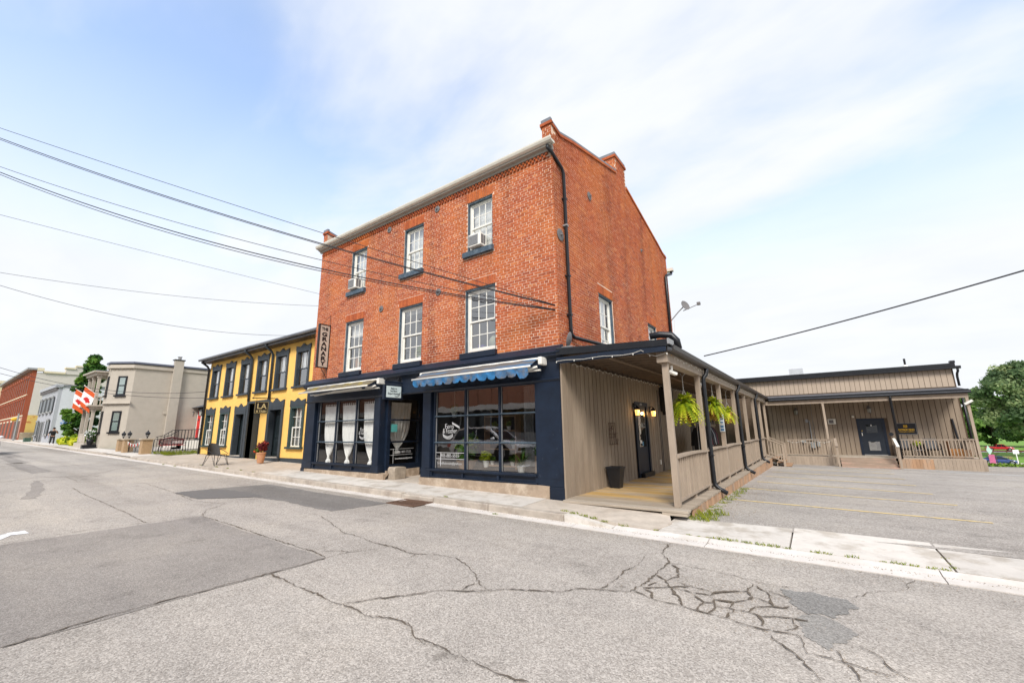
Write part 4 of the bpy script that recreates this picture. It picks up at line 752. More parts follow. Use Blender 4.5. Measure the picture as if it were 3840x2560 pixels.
for k in range(8):
    x = -7.52+k*0.04; z = 1.37-0.05*math.sin(k/7*3.1); m.add([(x, 0.052, z), (x+0.02, 0.052, z+0.01), (x+0.05, 0.052, z-0.075), (x+0.03, 0.052, z-0.07)], [(0, 3, 2, 1)])
m.build('fern_emblem', LW, t)
t = thing('window_lettering', 'white phone number on the glass beside the entrance', 'lettering', (-6.26, 0.8, 0.8))
RXT = lambda y, z: XF((-6.262, y, z), (0, 1, 0), (0, 0, 1)); text('905-885-5555', 0.10, LW, t, RXT(0.85, 0.86), -0.002, width=0.56); text('fernandfeathersalon@gmail.com', 0.06, LW, t, RXT(0.85, 0.66), 0.001, width=0.7)
part('rule_line', LW, t, (-6.263, -6.261, 0.28, 1.25, 0.95, 0.96), (-6.263, -6.261, 0.28, 1.2, 0.77, 0.78)); part('rule_line', LW, t, (-6.2645, -6.2635, 0.42, 0.435, 0.52, 0.95))
tag(part('notice', pm('teal_paper', (0.10, 0.42, 0.40), 0.8, 0.05), None, (-6.268, -6.264, 0.30, 0.55, 1.48, 1.72)), 'teal paper notice on the entrance side window', 'notice')

# plants and shelf in the right window
LEAFD = tintmat('leaf_green', [(0, (0.03, 0.09, 0.015)), (0.6, (0.10, 0.22, 0.03)), (1, (0.28, 0.36, 0.05))], 0.6, trans=0.3, bump=0)
LEAFY = tintmat('leaf_lime', [(0, (0.16, 0.26, 0.015)), (0.5, (0.46, 0.54, 0.02)), (1, (0.74, 0.72, 0.07))], 0.6, trans=0.4, bump=0)
LEAFO = tintmat('leaf_dry', [(0, (0.16, 0.07, 0.02)), (0.5, (0.40, 0.21, 0.04)), (1, (0.52, 0.42, 0.06))], 0.7, trans=0.25, bump=0)
def pot_mesh(t, c, r, h, mat, taper=0.72):
    m = MB(); m.lathe([(r*taper, 0), (r*0.97, h*0.85), (r*1.06, h*0.85), (r*1.06, h), (r*0.9, h), (r*0.85, h*0.9)], c, 18); return m.build('pot', mat, t, smooth=False)
def spider(t, c, n, L_, mat, wd=0.012, seed=1, droop=0.6):
    g = random.Random(seed); m = MB(); tn = []
    for k in range(n):
        a = g.uniform(0, 6.283); l = L_*g.uniform(0.6, 1.1); e = g.uniform(0.5, 1.4); vs = []; tv = g.random()
        for i in range(7):
            s_ = i/6; rr = l*s_*math.cos(e)+l*0.25*s_*s_; zz_ = l*s_*math.sin(e)-droop*l*s_*s_*math.cos(e); w_ = wd*(1-s_**2)+0.001
            x, y, z = c[0]+rr*math.cos(a), c[1]+rr*math.sin(a), c[2]+zz_; vs += [(x-math.sin(a)*w_, y+math.cos(a)*w_, z), (x+math.sin(a)*w_, y-math.cos(a)*w_, z)]
        m.add(vs, [(2*i, 2*i+1, 2*i+3, 2*i+2) for i in range(6)]); tn += [tv]*14
    return m.build('leaves', mat, t, tint=tn)
POTW = pm('white_pot', (0.75, 0.74, 0.7), 0.5, 0.04); TERRA = pm('terracotta', (0.48, 0.24, 0.13), 0.85, 0.15, 6)
t = thing('potted_plant', 'spiky spider plant in white pot in the right shop window', 'plant', (-1.45, 0.45, 0.44)); pot_mesh(t, (-1.45, 0.45, 0.44), 0.10, 0.17, POTW); spider(t, (-1.45, 0.45, 0.6), 44, 0.62, LEAFD, 0.013, 3)
t = thing('potted_plant', 'yellow green plant in white pot at the middle of the right window', 'plant', (-2.6, 0.5, 0.44)); pot_mesh(t, (-2.6, 0.5, 0.54), 0.08, 0.16, POTW); leaves('leaves', LEAFY, t, [(-2.6, 0.5, 0.82, 0.16, 0.12, 0.13), (-2.7, 0.5, 0.76, 0.12, 0.1, 0.06)], 160, 0.07, 4)
t = thing('potted_plant', 'leafy green plant on wooden stand at the right end of the shop window', 'plant', (-0.88, 0.5, 0.44)); part('stand', RAWW, t, (-1.02, -0.76, 0.4, 0.62, 0.44, 0.86)); leaves('leaves', LEAFD, t, [(-0.9, 0.5, 1.02, 0.17, 0.15, 0.2), (-0.9, 0.5, 1.25, 0.1, 0.1, 0.2)], 260, 0.09, 5)
t = thing('potted_plant', 'broad leafy plant in brown basket in the right shop window near the entrance', 'plant', (-3.5, 0.75, 0.44)); pot_mesh(t, (-3.5, 0.75, 0.44), 0.28, 0.24, RAWW); leaves('leaves', LEAFD, t, [(-3.5, 0.75, 0.95, 0.35, 0.28, 0.3), (-3.3, 0.7, 1.2, 0.2, 0.2, 0.2)], 300, 0.13, 6)
t = thing('hanging_plant', 'small green plant hanging in the right shop window', 'plant', (-3.75, 0.5, 1.9)); pot_mesh(t, (-3.75, 0.5, 1.86), 0.08, 0.12, POTW); leaves('leaves', LEAFD, t, [(-3.75, 0.5, 2.1, 0.14, 0.12, 0.14)], 120, 0.07, 7); m = MB(); m.tube([(-3.75, 0.5, 1.98), (-3.75, 0.5, 2.85)], 0.006, 4); m.build('cord', WHITE, t)
t = thing('display_shelf', 'wooden display shelf with small pots inside the right shop', 'shelf', (-2.6, 1.3, 0.44))
for z in (0.5, 0.95, 1.45, 1.85): part('shelf_board', RAWW, t, (-3.2, -2.1, 1.15, 1.4, z, z+0.025))
for x in (-3.2, -2.12): part('upright', RAWW, t, (x, x+0.025, 1.15, 1.4, 0.44, 1.95))
for k, (x, z) in enumerate(((-3.0, 0.525), (-2.7, 0.975), (-2.3, 0.525), (-2.9, 1.475), (-2.4, 1.475), (-2.25, 0.975))):
    p = thing('small_pot', ('white pot at lower left of the shop shelf', 'white pot mid shelf at centre', 'white pot at lower right of the shop shelf', 'white pot on upper shelf at left', 'white pot on upper shelf at right', 'white pot mid shelf at right')[k], 'pot', (x, 1.27, z)); pot_mesh(p, (x, 1.27, z), 0.06, 0.11, POTW); leaves('leaves', LEAFD, p, [(x, 1.27, z+0.18, 0.09, 0.08, 0.08)], 50, 0.06, 30+k)
t = thing('curtain', 'grey drape deep inside the right shop', 'curtain', (-1.9, 1.6, 0.44)); MB().grid(lambda u, v: (-2.1+0.45*u*(1-0.3*math.sin(v*3.1)), 1.6+0.04*math.sin(u*25), 2.7-2.2*v), 40, 12).build('drape', pm('grey_drape', (0.4, 0.4, 0.4), 0.9), t, smooth=True)
# things seen in the upper windows
tag(MB().ball((-2.28, 0.45, 3.83), (0.17, 0.05, 0.19), 18, 10).build('round_ornament', pm('pale_green', (0.45, 0.48, 0.36), 0.7), None, smooth=True), 'round pale disc standing in a middle floor window', 'ornament')
tag(part('book_box', pm('violet_box', (0.07, 0.04, 0.25), 0.6), None, (-2.72, -2.52, 0.30, 0.42, 3.62, 3.78)), 'small violet box on a middle floor window ledge', 'box')
t = thing('potted_plant', 'trailing green plant in the central middle floor window', 'plant', (-5.1, 0.4, 3.62)); pot_mesh(t, (-5.1, 0.4, 3.62), 0.09, 0.14, POTW); leaves('leaves', LEAFY, t, [(-5.1, 0.38, 3.9, 0.22, 0.1, 0.16)], 120, 0.08, 8)
t = thing('potted_plant', 'leafy plant in the middle floor window nearest the hanging sign', 'plant', (-8.0, 0.4, 3.62)); pot_mesh(t, (-8.0, 0.4, 3.62), 0.1, 0.12, POTW); leaves('leaves', LEAFD, t, [(-8.0, 0.4, 4.1, 0.25, 0.12, 0.4), (-7.9, 0.4, 4.6, 0.16, 0.12, 0.25)], 220, 0.1, 9)
tag(part('wooden_screen', pm('amber_wood', (0.5, 0.22, 0.05), 0.6, 0.1), None, (-8.5, -8.2, 0.40, 0.44, 3.55, 4.05)), 'amber wooden panel in the lower sash beside the hanging sign', 'screen')
# stone block, lanterns
t = MB(); t.prism([(0.13, 0.09), (0.56, 0.10), (0.57, 0.42), (0.50, 0.44), (0.17, 0.45), (0.12, 0.40)], 0, -6.12, -5.80); tag(t.build('stone_block', BLOCKM, None, bevel=0.02), 'rough sandstone block standing in the recessed entrance', 'stone block')
def lantern(c, face, lab, lit=True, s_=1.0, group=None, bodym=None):
    """wall lantern, face = unit direction it hangs out from the wall"""
    t = thing('wall_lantern', lab, 'lantern', c, group); fx, fy = face; x, y, z = c; bm_ = bodym or BLACK
    cx, cy = x+fx*0.13*s_, y+fy*0.13*s_
    m = MB(); m.box(x-0.05*s_*(1 if fy else 0.2), x+0.05*s_*(1 if fy else 0.2), y-0.05*s_*(1 if fx else 0.2), y+0.05*s_*(1 if fx else 0.2), z+0.0*s_, z+0.2*s_); m.build('back_plate', bm_, t)
    m = MB(); m.tube([(x, y, z+0.14*s_), (x+fx*0.06*s_, y+fy*0.06*s_, z+0.2*s_), (cx, cy, z+0.17*s_)], 0.012*s_, 6); m.build('arm', bm_, t)
    m = MB(); m.lathe([(0.10*s_, 0), (0.085*s_, 0.025*s_), (0.03*s_, 0.09*s_), (0.012*s_, 0.12*s_)], (cx, cy, z+0.05*s_), 4); m.build('cap', bm_, t)
    m = MB(); m.lathe([(0.06*s_, -0.13*s_), (0.078*s_, 0.045*s_)], (cx, cy, z), 4); m.build('glass_body', LAMPG if lit else pm('lantern_glass', (0.35, 0.34, 0.3), 0.3, 0.05), t)
    m = MB()
    for k in range(4):
        a = k*math.pi/2; m.tube([(cx+0.062*s_*math.cos(a), cy+0.062*s_*math.sin(a), z-0.135*s_), (cx+0.08*s_*math.cos(a), cy+0.08*s_*math.sin(a), z+0.05*s_)], 0.006*s_, 4)
    m.lathe([(0.068*s_, -0.15*s_), (0.068*s_, -0.13*s_)], (cx, cy, z), 4); m.build('cage', bm_, t)
    if lit:
        l = bpy.data.lights.new('lantern_light', 'POINT'); l.energy = 1.6; l.color = (1, 0.6, 0.25); l.shadow_soft_size = 0.04; lo = bpy.data.objects.new('lantern_light', l); link(lo, t); lo.location = (cx+fx*0.1, cy+fy*0.1, z-0.02)
    return t
lantern((-4.43, 1.0, 2.30), (-1, 0), 'lit lantern inside the recessed shop entrance')

# ------------------------------------------------------------------ porch along the side
por = thing('side_porch', 'long tan timber porch with board siding along the brick building', 'porch', (1.2, 8, 0))
YE = 17.0
def floorz(y): return 0.03-0.006*y
swall = part('siding_wall', GAPSHADE, por, (-0.02, 0.022, 0.14, 20.9, -0.35, 3.35))
bm_ = MB().box(-0.012, 0.026, 0, 0.20, 0, 1).mesh('board', TAN)
y = -0.06; k = 0
DOORY = (4.60, 5.66)
while y < 16.9:
    for (z0, z1) in (((2.24, 3.0),) if DOORY[0]-0.12 < y+0.1 < DOORY[1]+0.02 else ((floorz(max(y, 0))-0.06, 3.0),)):
        inst(bm_, 'board', swall, (0.03, y, z0), None, (1, 0.207/0.20, z1-z0))
    y += 0.2345; k += 1
# door in the siding
dr = part('porch_door', NAVY, por, (0.03, 0.075, 4.52, 4.66, -0.05, 2.28), (0.03, 0.075, 5.62, 5.76, -0.05, 2.28), (0.03, 0.075, 4.66, 5.62, 2.16, 2.28))
part('door_leaf', NAVY, dr, (0.024, 0.04, 4.66, 5.62, 0.13, 2.16)); m = MB(); m.add([(0.046, 4.82, 0.9), (0.046, 5.46, 0.9), (0.046, 5.46, 2.02), (0.046, 4.82, 2.02)], [(0, 1, 2, 3)]); m.build('door_glass', GLASSS, dr)
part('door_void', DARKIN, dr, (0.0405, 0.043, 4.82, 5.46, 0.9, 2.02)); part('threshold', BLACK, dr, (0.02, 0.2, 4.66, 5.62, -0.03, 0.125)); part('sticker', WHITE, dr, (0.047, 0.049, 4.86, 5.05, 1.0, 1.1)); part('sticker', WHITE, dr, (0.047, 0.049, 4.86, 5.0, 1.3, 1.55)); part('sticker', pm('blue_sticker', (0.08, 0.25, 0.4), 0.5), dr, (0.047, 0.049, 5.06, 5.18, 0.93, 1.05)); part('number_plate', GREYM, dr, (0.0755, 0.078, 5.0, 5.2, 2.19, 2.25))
lantern((0.06, 4.40, 1.98), (1, 0), 'lit lantern left of the porch door', s_=1.0, group='porch door lanterns'); lantern((0.06, 5.98, 1.98), (1, 0), 'lit lantern right of the porch door', s_=1.0, group='porch door lanterns')
for (a, b, z0, z1) in ((11.5, 12.2, 0.35, 2.05), (12.65, 13.1, 0.35, 2.05)):
    w_ = part('tall_window', NAVY, por, (0.057, 0.08, a, a+0.06, z0, z1), (0.057, 0.08, b-0.06, b, z0, z1), (0.057, 0.08, a+0.06, b-0.06, z1-0.06, z1), (0.057, 0.08, a+0.06, b-0.06, z0, z0+0.06)); part('pane', BLACK, w_, (0.057, 0.065, a+0.06, b-0.06, z0+0.06, z1-0.06))
w_ = part('porch_window', TAND, por, (0.057, 0.10, 15.4, 15.5, 1.6, 2.6), (0.057, 0.10, 16.75, 16.85, 1.6, 2.6), (0.057, 0.13, 15.35, 16.9, 1.5, 1.6), (0.057, 0.1, 16.1, 16.16, 1.6, 2.6)); part('pane', BLACK, w_, (0.057, 0.065, 15.5, 16.75, 1.6, 2.6))
part('outlet', WHITE, por, (0.056, 0.09, 6.66, 6.76, 0.25, 0.40)); part('outlet', GREYM, por, (0.056, 0.12, 8.6, 8.75, 0.9, 1.25))
m = MB(); m.tube([(0.06, 7.0, 2.8), (0.06, 7.0, 0.0)], 0.012, 5); m.tube([(0.06, 7.15, 2.3), (0.06, 7.12, 0.0)], 0.012, 5); m.build('conduit', BLACK, por)
# deck planks (run across), front nosing board, outer skirt
pl = MB().box(0, 2.50, 0, 0.136, -0.035, 0).mesh('deck_plank', DECK)
n = int((YE+1.9)/0.142)
for i in range(n):
    y = -0.02+i*0.142; inst(pl, 'deck_plank', por, (0.045+random.uniform(-.01, .012), y, floorz(y)+random.uniform(-.002, .002)))
part('front_board', DECKG, por, (0.06, 2.56, -0.24, -0.025, -0.02, 0.026), bevel=0.006); part('front_board', DECKG, por, (2.1, 2.54, -0.235, -0.03, -0.07, -0.024))
sk = MB().box(-0.018, 0.018, 0, 0.132, -1, 0).mesh('skirt_board', RAWW)
y = 0.25
while y < YE+0.1:
    zt = floorz(y)-0.037; zb = lot(2.6, y)-0.02; inst(sk, 'skirt_board', por, (2.52+random.uniform(-.006, .006), y, zt), None, (1, 1, max(0.05, zt-zb))); y += 0.138
# posts
PY = [0.1, 2.85, 5.62, 8.33, 11.1, 13.9, 16.6, 19.25]
for i, y in enumerate(PY): part('post', TAND, por, (2.25, 2.365, y-0.055, y+0.055, floorz(y)+0.001, 2.735), bevel=0.006)
part('ceiling_boards', pm('dark_soffit', (0.085, 0.06, 0.04), 0.9, 0.2, 4), por, (0.03, 2.2, 0.0, 19.3, 3.048, 3.053)) if False else None
part('beam', TAND, por, (2.19, 2.40, -0.05, 19.4, 2.735, 2.93)); part('front_trim', NAVY, por, (0.0, 2.42, -0.185, -0.15, 2.925, 3.06))
# joists and roof
for i in range(46):
    y = 0.12+i*0.41; zs_ = 2.93
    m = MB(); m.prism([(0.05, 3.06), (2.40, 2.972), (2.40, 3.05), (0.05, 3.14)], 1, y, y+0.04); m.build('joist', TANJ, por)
m = MB(); m.prism([(0.0, 3.30), (0.0, 3.145), (2.44, 3.055), (2.44, 3.14)], 1, -0.16, 19.6); m.build('roof', pm('porch_roofing', (0.05, 0.05, 0.055), 0.8, 0.2, 8), por)
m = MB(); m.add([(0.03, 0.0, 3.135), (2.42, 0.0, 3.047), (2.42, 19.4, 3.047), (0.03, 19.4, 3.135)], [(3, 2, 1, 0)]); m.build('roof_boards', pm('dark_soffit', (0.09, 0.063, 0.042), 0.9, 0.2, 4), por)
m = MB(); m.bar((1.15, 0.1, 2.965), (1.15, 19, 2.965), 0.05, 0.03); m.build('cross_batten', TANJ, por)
m = MB(); m.add([(0.0, -0.20, 3.12), (2.46, -0.20, 3.03), (2.46, -0.20, 3.16), (0.0, -0.20, 3.265), (0.0, -0.161, 3.12), (2.46, -0.161, 3.03), (2.46, -0.161, 3.16), (0.0, -0.161, 3.265)], [(0, 1, 2, 3), (3, 2, 6, 7), (0, 4, 5, 1), (1, 5, 6, 2), (0, 3, 7, 4)]); m.build('fascia', BLACK, por)
part('corner_flashing', GREYM, por, (2.465, 2.50, -0.21, 0.15, 3.06, 3.17))
m = MB(); m.prism([(2.41, 3.045), (2.41, 2.935), (2.43, 2.92), (2.52, 2.92), (2.55, 2.96), (2.565, 3.045), (2.55, 3.045), (2.53, 2.965), (2.515, 2.94), (2.435, 2.94), (2.43, 3.045)], 1, -0.12, 19.45); m.build('gutter', BROWN, por)
for i, y in enumerate((3.12, 8.65, 14.2)):
    zf = floorz(y)
    m = MB(); m.tube([(2.49, y, 2.93), (2.49, y, 2.84), (2.47, y-0.02, 2.76), (2.42, y-0.06, 2.70), (2.41, y-0.07, 2.6), (2.41, y-0.07, 0.2), (2.42, y-0.07, zf+0.10), (2.50, y-0.09, zf+0.02), (2.68, y-0.12, zf-0.07)], 0.052, 10); m.build('downspout', BLACK, por, smooth=True)
    part('pipe_strap', BLACK, por, (2.35, 2.47, y-0.14, y+0.0, 0.78, 0.81))
m = MB(); m.tube([(1.9, 0.6, 3.42), (2.1, 0.65, 3.44), (2.33, 0.7, 3.4), (2.42, 0.72, 3.28), (2.44, 0.74, 3.1)], 0.075, 12); m.build('flexible_drain', BLACK, por, smooth=True)
# railing: rails and balusters
bal = MB().box(-0.018, 0.018, -0.018, 0.018, 0, 1).mesh('baluster', TAND)
segs = [(PY[i]+0.056, PY[i+1]-0.056) for i in range(6)]
for a, b in segs:
    m = MB(); kk = 8; vs = []
    for i in range(kk+1):
        t_ = i/kk; y = a+(b-a)*t_; z = 0.885+floorz(y)*0.6+0.02*math.sin(math.pi*t_); vs += [(2.235, y, z), (2.385, y, z), (2.385, y, z+0.042), (2.235, y, z+0.042)]
    m.add(vs, [(4*i+j, 4*i+4+j, 4*i+4+(j+1) % 4, 4*i+(j+1) % 4) for i in range(kk) for j in range(4)]+[(0, 1, 2, 3), (4*kk+3, 4*kk+2, 4*kk+1, 4*kk)]); m.build('hand_rail', TAND, por)
    zb = (floorz(a)+floorz(b))/2+0.09
    part('bottom_rail', TAND, por, (2.27, 2.36, a, b, zb, zb+0.045)); ym = (a+b)/2; part('rail_block', TAND, por, (2.28, 2.34, ym-0.05, ym+0.05, floorz(ym)+0.001, zb-0.001))
    n = 17
    for i in range(n):
        y = a+(b-a)*(i+0.5)/n; inst(bal, 'baluster', por, (2.335, y, zb+0.02), None, (1, 1, 0.885+floorz(y)*0.6-zb-0.015))
# steps at the end of the porch and their hand rails
for i in range(3):
    part('step', RAWW, por, (2.46+i*0.27, 2.80+i*0.27, 17.05, 18.85, -0.17-i*0.16, -0.13-i*0.16)); part('riser', TAND, por, (2.46+i*0.27, 2.49+i*0.27, 17.06, 18.84, -0.36-i*0.16+0.02, -0.171-i*0.16))
for y in (17.0, 18.95):
    part('post', TAND, por, (3.02, 3.11, y-0.045, y+0.045, lot(3, y), 0.52)); m = MB(); m.bar((2.30, y, 0.90), (3.12, y, 0.52), 0.09, 0.04); m.bar((2.34, y, 0.06), (3.05, y, -0.28), 0.05, 0.05); m.build('hand_rail', TAND, por)
    for i in range(5):
        x = 2.45+i*0.125; z1 = 0.90-(x-2.30)*0.463-0.02; inst(bal, 'baluster', por, (x, y, z1-0.80), None, (1, 1, 0.8))

# things on the porch
t = thing('waste_bin', 'black tapered waste bin standing against the porch siding', 'bin', (0.30, 2.15, 0.02))
m = MB(); b0, b1 = 0.12, 0.185; z0, z1 = floorz(2.1)+0.002, 0.52; c_ = (0.30, 2.12)
m.add([(c_[0]+s*b0, c_[1]+q*b0, z0) for s, q in ((-1,-1),(1,-1),(1,1),(-1,1))]+[(c_[0]+s*b1, c_[1]+q*b1, z1) for s, q in ((-1,-1),(1,-1),(1,1),(-1,1))]+[(c_[0]+s*b1*0.9, c_[1]+q*b1*0.9, z1) for s, q in ((-1,-1),(1,-1),(1,1),(-1,1))]+[(c_[0]+s*b0*0.9, c_[1]+q*b0*0.9, z0+0.03) for s, q in ((-1,-1),(1,-1),(1,1),(-1,1))],
      [(0,3,2,1)]+[(i, (i+1) % 4, 4+(i+1) % 4, 4+i) for i in range(4)]+[(4+i, 4+(i+1) % 4, 8+(i+1) % 4, 8+i) for i in range(4)]+[(8+i, 8+(i+1) % 4, 12+(i+1) % 4, 12+i) for i in range(4)]+[(12, 13, 14, 15)]); m.build('body', BLACK, t, bevel=0.008)
part('rim', BLACK, t, (c_[0]-0.195, c_[0]+0.195, c_[1]-0.195, c_[1]-0.17, z1-0.03, z1+0.008), (c_[0]-0.195, c_[0]+0.195, c_[1]+0.17, c_[1]+0.195, z1-0.03, z1+0.008), (c_[0]-0.195, c_[0]-0.17, c_[1]-0.17, c_[1]+0.17, z1-0.03, z1+0.008), (c_[0]+0.17, c_[0]+0.195, c_[1]-0.17, c_[1]+0.17, z1-0.03, z1+0.008))
t = thing('wall_trellis', 'rusty wrought iron ornament hung on the porch siding', 'wall ornament', (0.08, 2.65, 1.1)); m = MB(); RI = pm('dark_rust', (0.11, 0.06, 0.035), 0.8, 0.3, 20)
for yy in (2.38, 2.52, 2.66, 2.80): m.tube([(0.09, yy, 1.06), (0.09, yy, 1.62)], 0.008, 5)
for z in (1.06, 1.24, 1.34, 1.62): m.tube([(0.09, 2.36, z), (0.09, 2.82 if z != 1.34 else 2.95, z)], 0.008, 5)
m.build('frame', RI, t); m = MB()
for (yy, z, r_) in ((2.9, 1.16, 0.05), (2.88, 1.07, 0.035), (2.59, 1.5, 0.05), (2.45, 1.45, 0.04), (2.73, 1.3, 0.04)): m.tube([(0.095, yy+r_*math.cos(a*0.7), z+r_*math.sin(a*0.7)) for a in range(10)], 0.006, 4)
m.build('scrolls', RI, t)
t = thing('speaker_box', 'black box on bracket high on the porch siding', 'box', (0.2, 7.5, 2.5)); part('body', BLACK, t, (0.06, 0.34, 7.25, 8.05, 2.05, 2.9), bevel=0.02); part('bracket', BLACK, t, (0.06, 0.2, 7.5, 7.6, 1.93, 2.04)); part('front_panel', IRON, t, (0.341, 0.35, 7.32, 7.98, 2.4, 2.5))
def fern(c, r, hgt, lab, mat, seed, dry=0.0):
    t = thing('hanging_fern', lab, 'fern', c, 'hanging ferns along the porch'); g = random.Random(seed); x, y, z = c
    m = MB(); m.lathe([(0.05, -0.16), (0.13, -0.08), (0.15, 0.0), (0.14, 0.0), (0.12, -0.04)], (x, y, z), 14); m.build('basket', pm('coir_basket', (0.25, 0.13, 0.05), 0.95, 0.25, 20), t)
    m = MB(); m.tube([(x, y, z+0.36), (x, y, 2.66)], 0.009, 5)
    for a in (0, 2.1, 4.2): m.tube([(x, y, z+0.36), (x+0.14*math.cos(a), y+0.14*math.sin(a), z)], 0.006, 4)
    m.tube([(x-0.04, y, 2.75), (x, y, 2.66), (x+0.10, y, 2.76)], 0.007, 4); m.build('hanger', pm('grey_cord', (0.45, 0.43, 0.4), 0.8), t)
    for kind, cnt, mt in (('fronds', int(230*(1-dry*0.55)), mat), ('dry_fronds', int(45+90*dry), LEAFO)):
        m = MB(); tn = []
        for k in range(cnt):
            a = g.uniform(0, 6.283); l = r*g.uniform(0.8, 1.25)*(0.62 if kind != 'fronds' else 1); e = g.uniform(-0.35, 1.45) if kind == 'fronds' else g.uniform(-1.0, 0.1); tv = g.random(); pts = []
            for i in range(13):
                s_ = i/12; rr = l*(math.cos(e)*s_*0.9+0.1*s_); hh = l*(math.sin(e)*s_*1.15-0.95*s_*s_*(0.35+0.65*math.cos(e))); pts.append(Vector((x+rr*math.cos(a), y+rr*math.sin(a), z+hh)))
            for i in range(1, 13):
                d = (pts[i]-pts[i-1]).normalized(); sd = d.cross(Vector((0, 0, 1))); sd = sd.normalized() if sd.length > 1e-3 else Vector((1, 0, 0)); ll = 0.062*(1-((i-5)/8.5)**2)+0.008; wv = d*0.021
                for q in (-1, 1):
                    tip = pts[i]+sd*q*ll+d*0.02-Vector((0, 0, 0.012)); m.add([pts[i]-wv, tip, pts[i]+wv], [(0, 1, 2)] if q > 0 else [(2, 1, 0)]); tn += [min(1, max(0, tv+g.uniform(-.15, .15)))]*3
        m.build(kind, mt, t, tint=tn)
fern((2.12, 2.15, 2.0), 0.35, 0.6, 'bright green hanging fern nearest the street on the porch', LEAFY, 11, 0.3)
fern((2.22, 5.1, 2.08), 0.35, 0.6, 'green hanging fern with dry lower fronds, second along the porch', LEAFY, 12, 0.7)
fern((2.15, 7.9, 1.95), 0.30, 0.55, 'mostly brown hanging fern, farthest along the porch', LEAFY, 13, 1.4)
# clothes rack
t = thing('clothes_rack', 'metal clothes rail with dark garments standing on the porch', 'clothes rack', (1.1, 9.5, 0)); zf = floorz(9.5)
m = MB(); m.tube([(1.0, 8.4, zf), (1.0, 8.4, 1.62), (1.0, 10.9, 1.62), (1.0, 10.9, zf)], 0.016, 6); m.tube([(0.75, 8.4, zf+0.03), (1.25, 8.4, zf+0.03)], 0.016, 6); m.tube([(0.75, 10.9, zf+0.03), (1.25, 10.9, zf+0.03)], 0.016, 6); m.build('rail', GREYM, t)
GC = [pm('black_cloth', (0.012, 0.012, 0.014), 0.95), pm('charcoal_cloth', (0.05, 0.05, 0.055), 0.95), pm('burgundy_cloth', (0.12, 0.02, 0.03), 0.95), pm('pale_grey_cloth', (0.42, 0.42, 0.44), 0.95)]
for k in range(14):
    y = 8.55+k*0.165; cm = GC[(0, 0, 0, 1, 0, 2, 0, 1, 0, 3, 0, 1, 2, 0)[k]]
    m = MB(); m.add([(1.0, y, 1.5), (0.85, y-0.03, 1.44), (0.74, y-0.04, 1.2), (0.70, y-0.02, 0.8), (0.79, y-0.03, 0.79), (0.82, y-0.05, 1.1), (0.82, y-0.05, 0.55+0.08*(k % 3)), (1.18, y-0.05, 0.55+0.08*(k % 3)), (1.18, y-0.05, 1.1), (1.21, y-0.03, 0.79), (1.30, y-0.02, 0.8), (1.26, y-0.04, 1.2), (1.15, y-0.03, 1.44)], [tuple(range(13))])
    o = m.build('garment', cm, t); so_ = o.modifiers.new('solid', 'SOLIDIFY'); so_.thickness = 0.08
tag(MB().box(2.36, 2.375, 5.50, 5.75, 1.32, 1.83).build('post_sign', pm('sign_paper', (0.62, 0.66, 0.68), 0.6, 0.05), None), 'narrow white notice sign fixed to a porch post', 'sign') if False else None
t = thing('post_sign', 'narrow white notice with blue symbols fixed to a porch post', 'sign', (2.37, 5.6, 1.3)); part('plate', pm('sign_paper', (0.62, 0.66, 0.68), 0.6, 0.05), t, (2.24, 2.38, 5.545, 5.563, 1.33, 1.86)); BS = pm('blue_print', (0.08, 0.2, 0.38), 0.6)
for z0, z1 in ((1.36, 1.42), (1.45, 1.51), (1.58, 1.62), (1.67, 1.70), (1.73, 1.80)): part('print', BS, t, (2.265, 2.355, 5.541, 5.5445, z0, z1))
t = thing('flood_light', 'white twin flood light under the porch beam by the first post', 'flood light', (2.33, 0.5, 2.5)); m = MB(); m.tube([(2.33, 0.45, 2.72), (2.33, 0.45, 2.62)], 0.025, 8); m.build('stem', WHITE, t); m = MB(); m.bar((2.28, 0.36, 2.60), (2.40, 0.50, 2.54), 0.10, 0.06); m.build('head', WHITE, t, bevel=0.01); m = MB(); m.ball((2.30, 0.22, 2.60), 0.035); m.build('sensor', BLACK, t)
t = thing('flood_light', 'small white flood light under the porch beam between second and third posts', 'flood light', (2.2, 3.9, 2.6)); m = MB(); m.bar((2.15, 3.8, 2.62), (2.25, 3.95, 2.55), 0.10, 0.06); m.build('head', WHITE, t); part('stem', WHITE, t, (2.19, 2.22, 3.85, 3.88, 2.63, 2.735))
# string lights
CORD = pm('light_cord', (0.55, 0.52, 0.46), 0.7)
def stringlights(path, lab, bulbs=True, step=0.42, r_=0.006):
    t = thing('string_lights', lab, 'string lights', path[0]); m = MB(); m.tube(path, r_, 5); m.build('cord', CORD, t)
    if bulbs:
        for k in range(0, len(path), 2):
            p = path[k]; m = MB(); m.lathe([(0.007, 0), (0.011, -0.02), (0.005, -0.038)], p, 6); m.build('bulb', WHITE, t)
stringlights([(0.02+2.2*i/10, -0.21, 2.975-0.012*i/10*3+0.012*math.sin(i*1.6)) for i in range(9)]+[(1.95, -0.215, 2.99), (2.08, -0.1, 2.90), (2.2, -0.1, 2.86), (2.42, -0.12, 2.90)], 'white string lights along the front edge of the porch roof')
stringlights([(0.085, 0.45+0.11*i, 2.985-0.0*i+0.025*math.sin(i*1.9)) for i in range(140)], 'string lights running along the top of the porch siding', True)
stringlights([(2.40, 0.5+0.12*i, 2.885+0.02*math.sin(i*1.7)) for i in range(150)], 'string lights under the porch gutter along the beam', True)
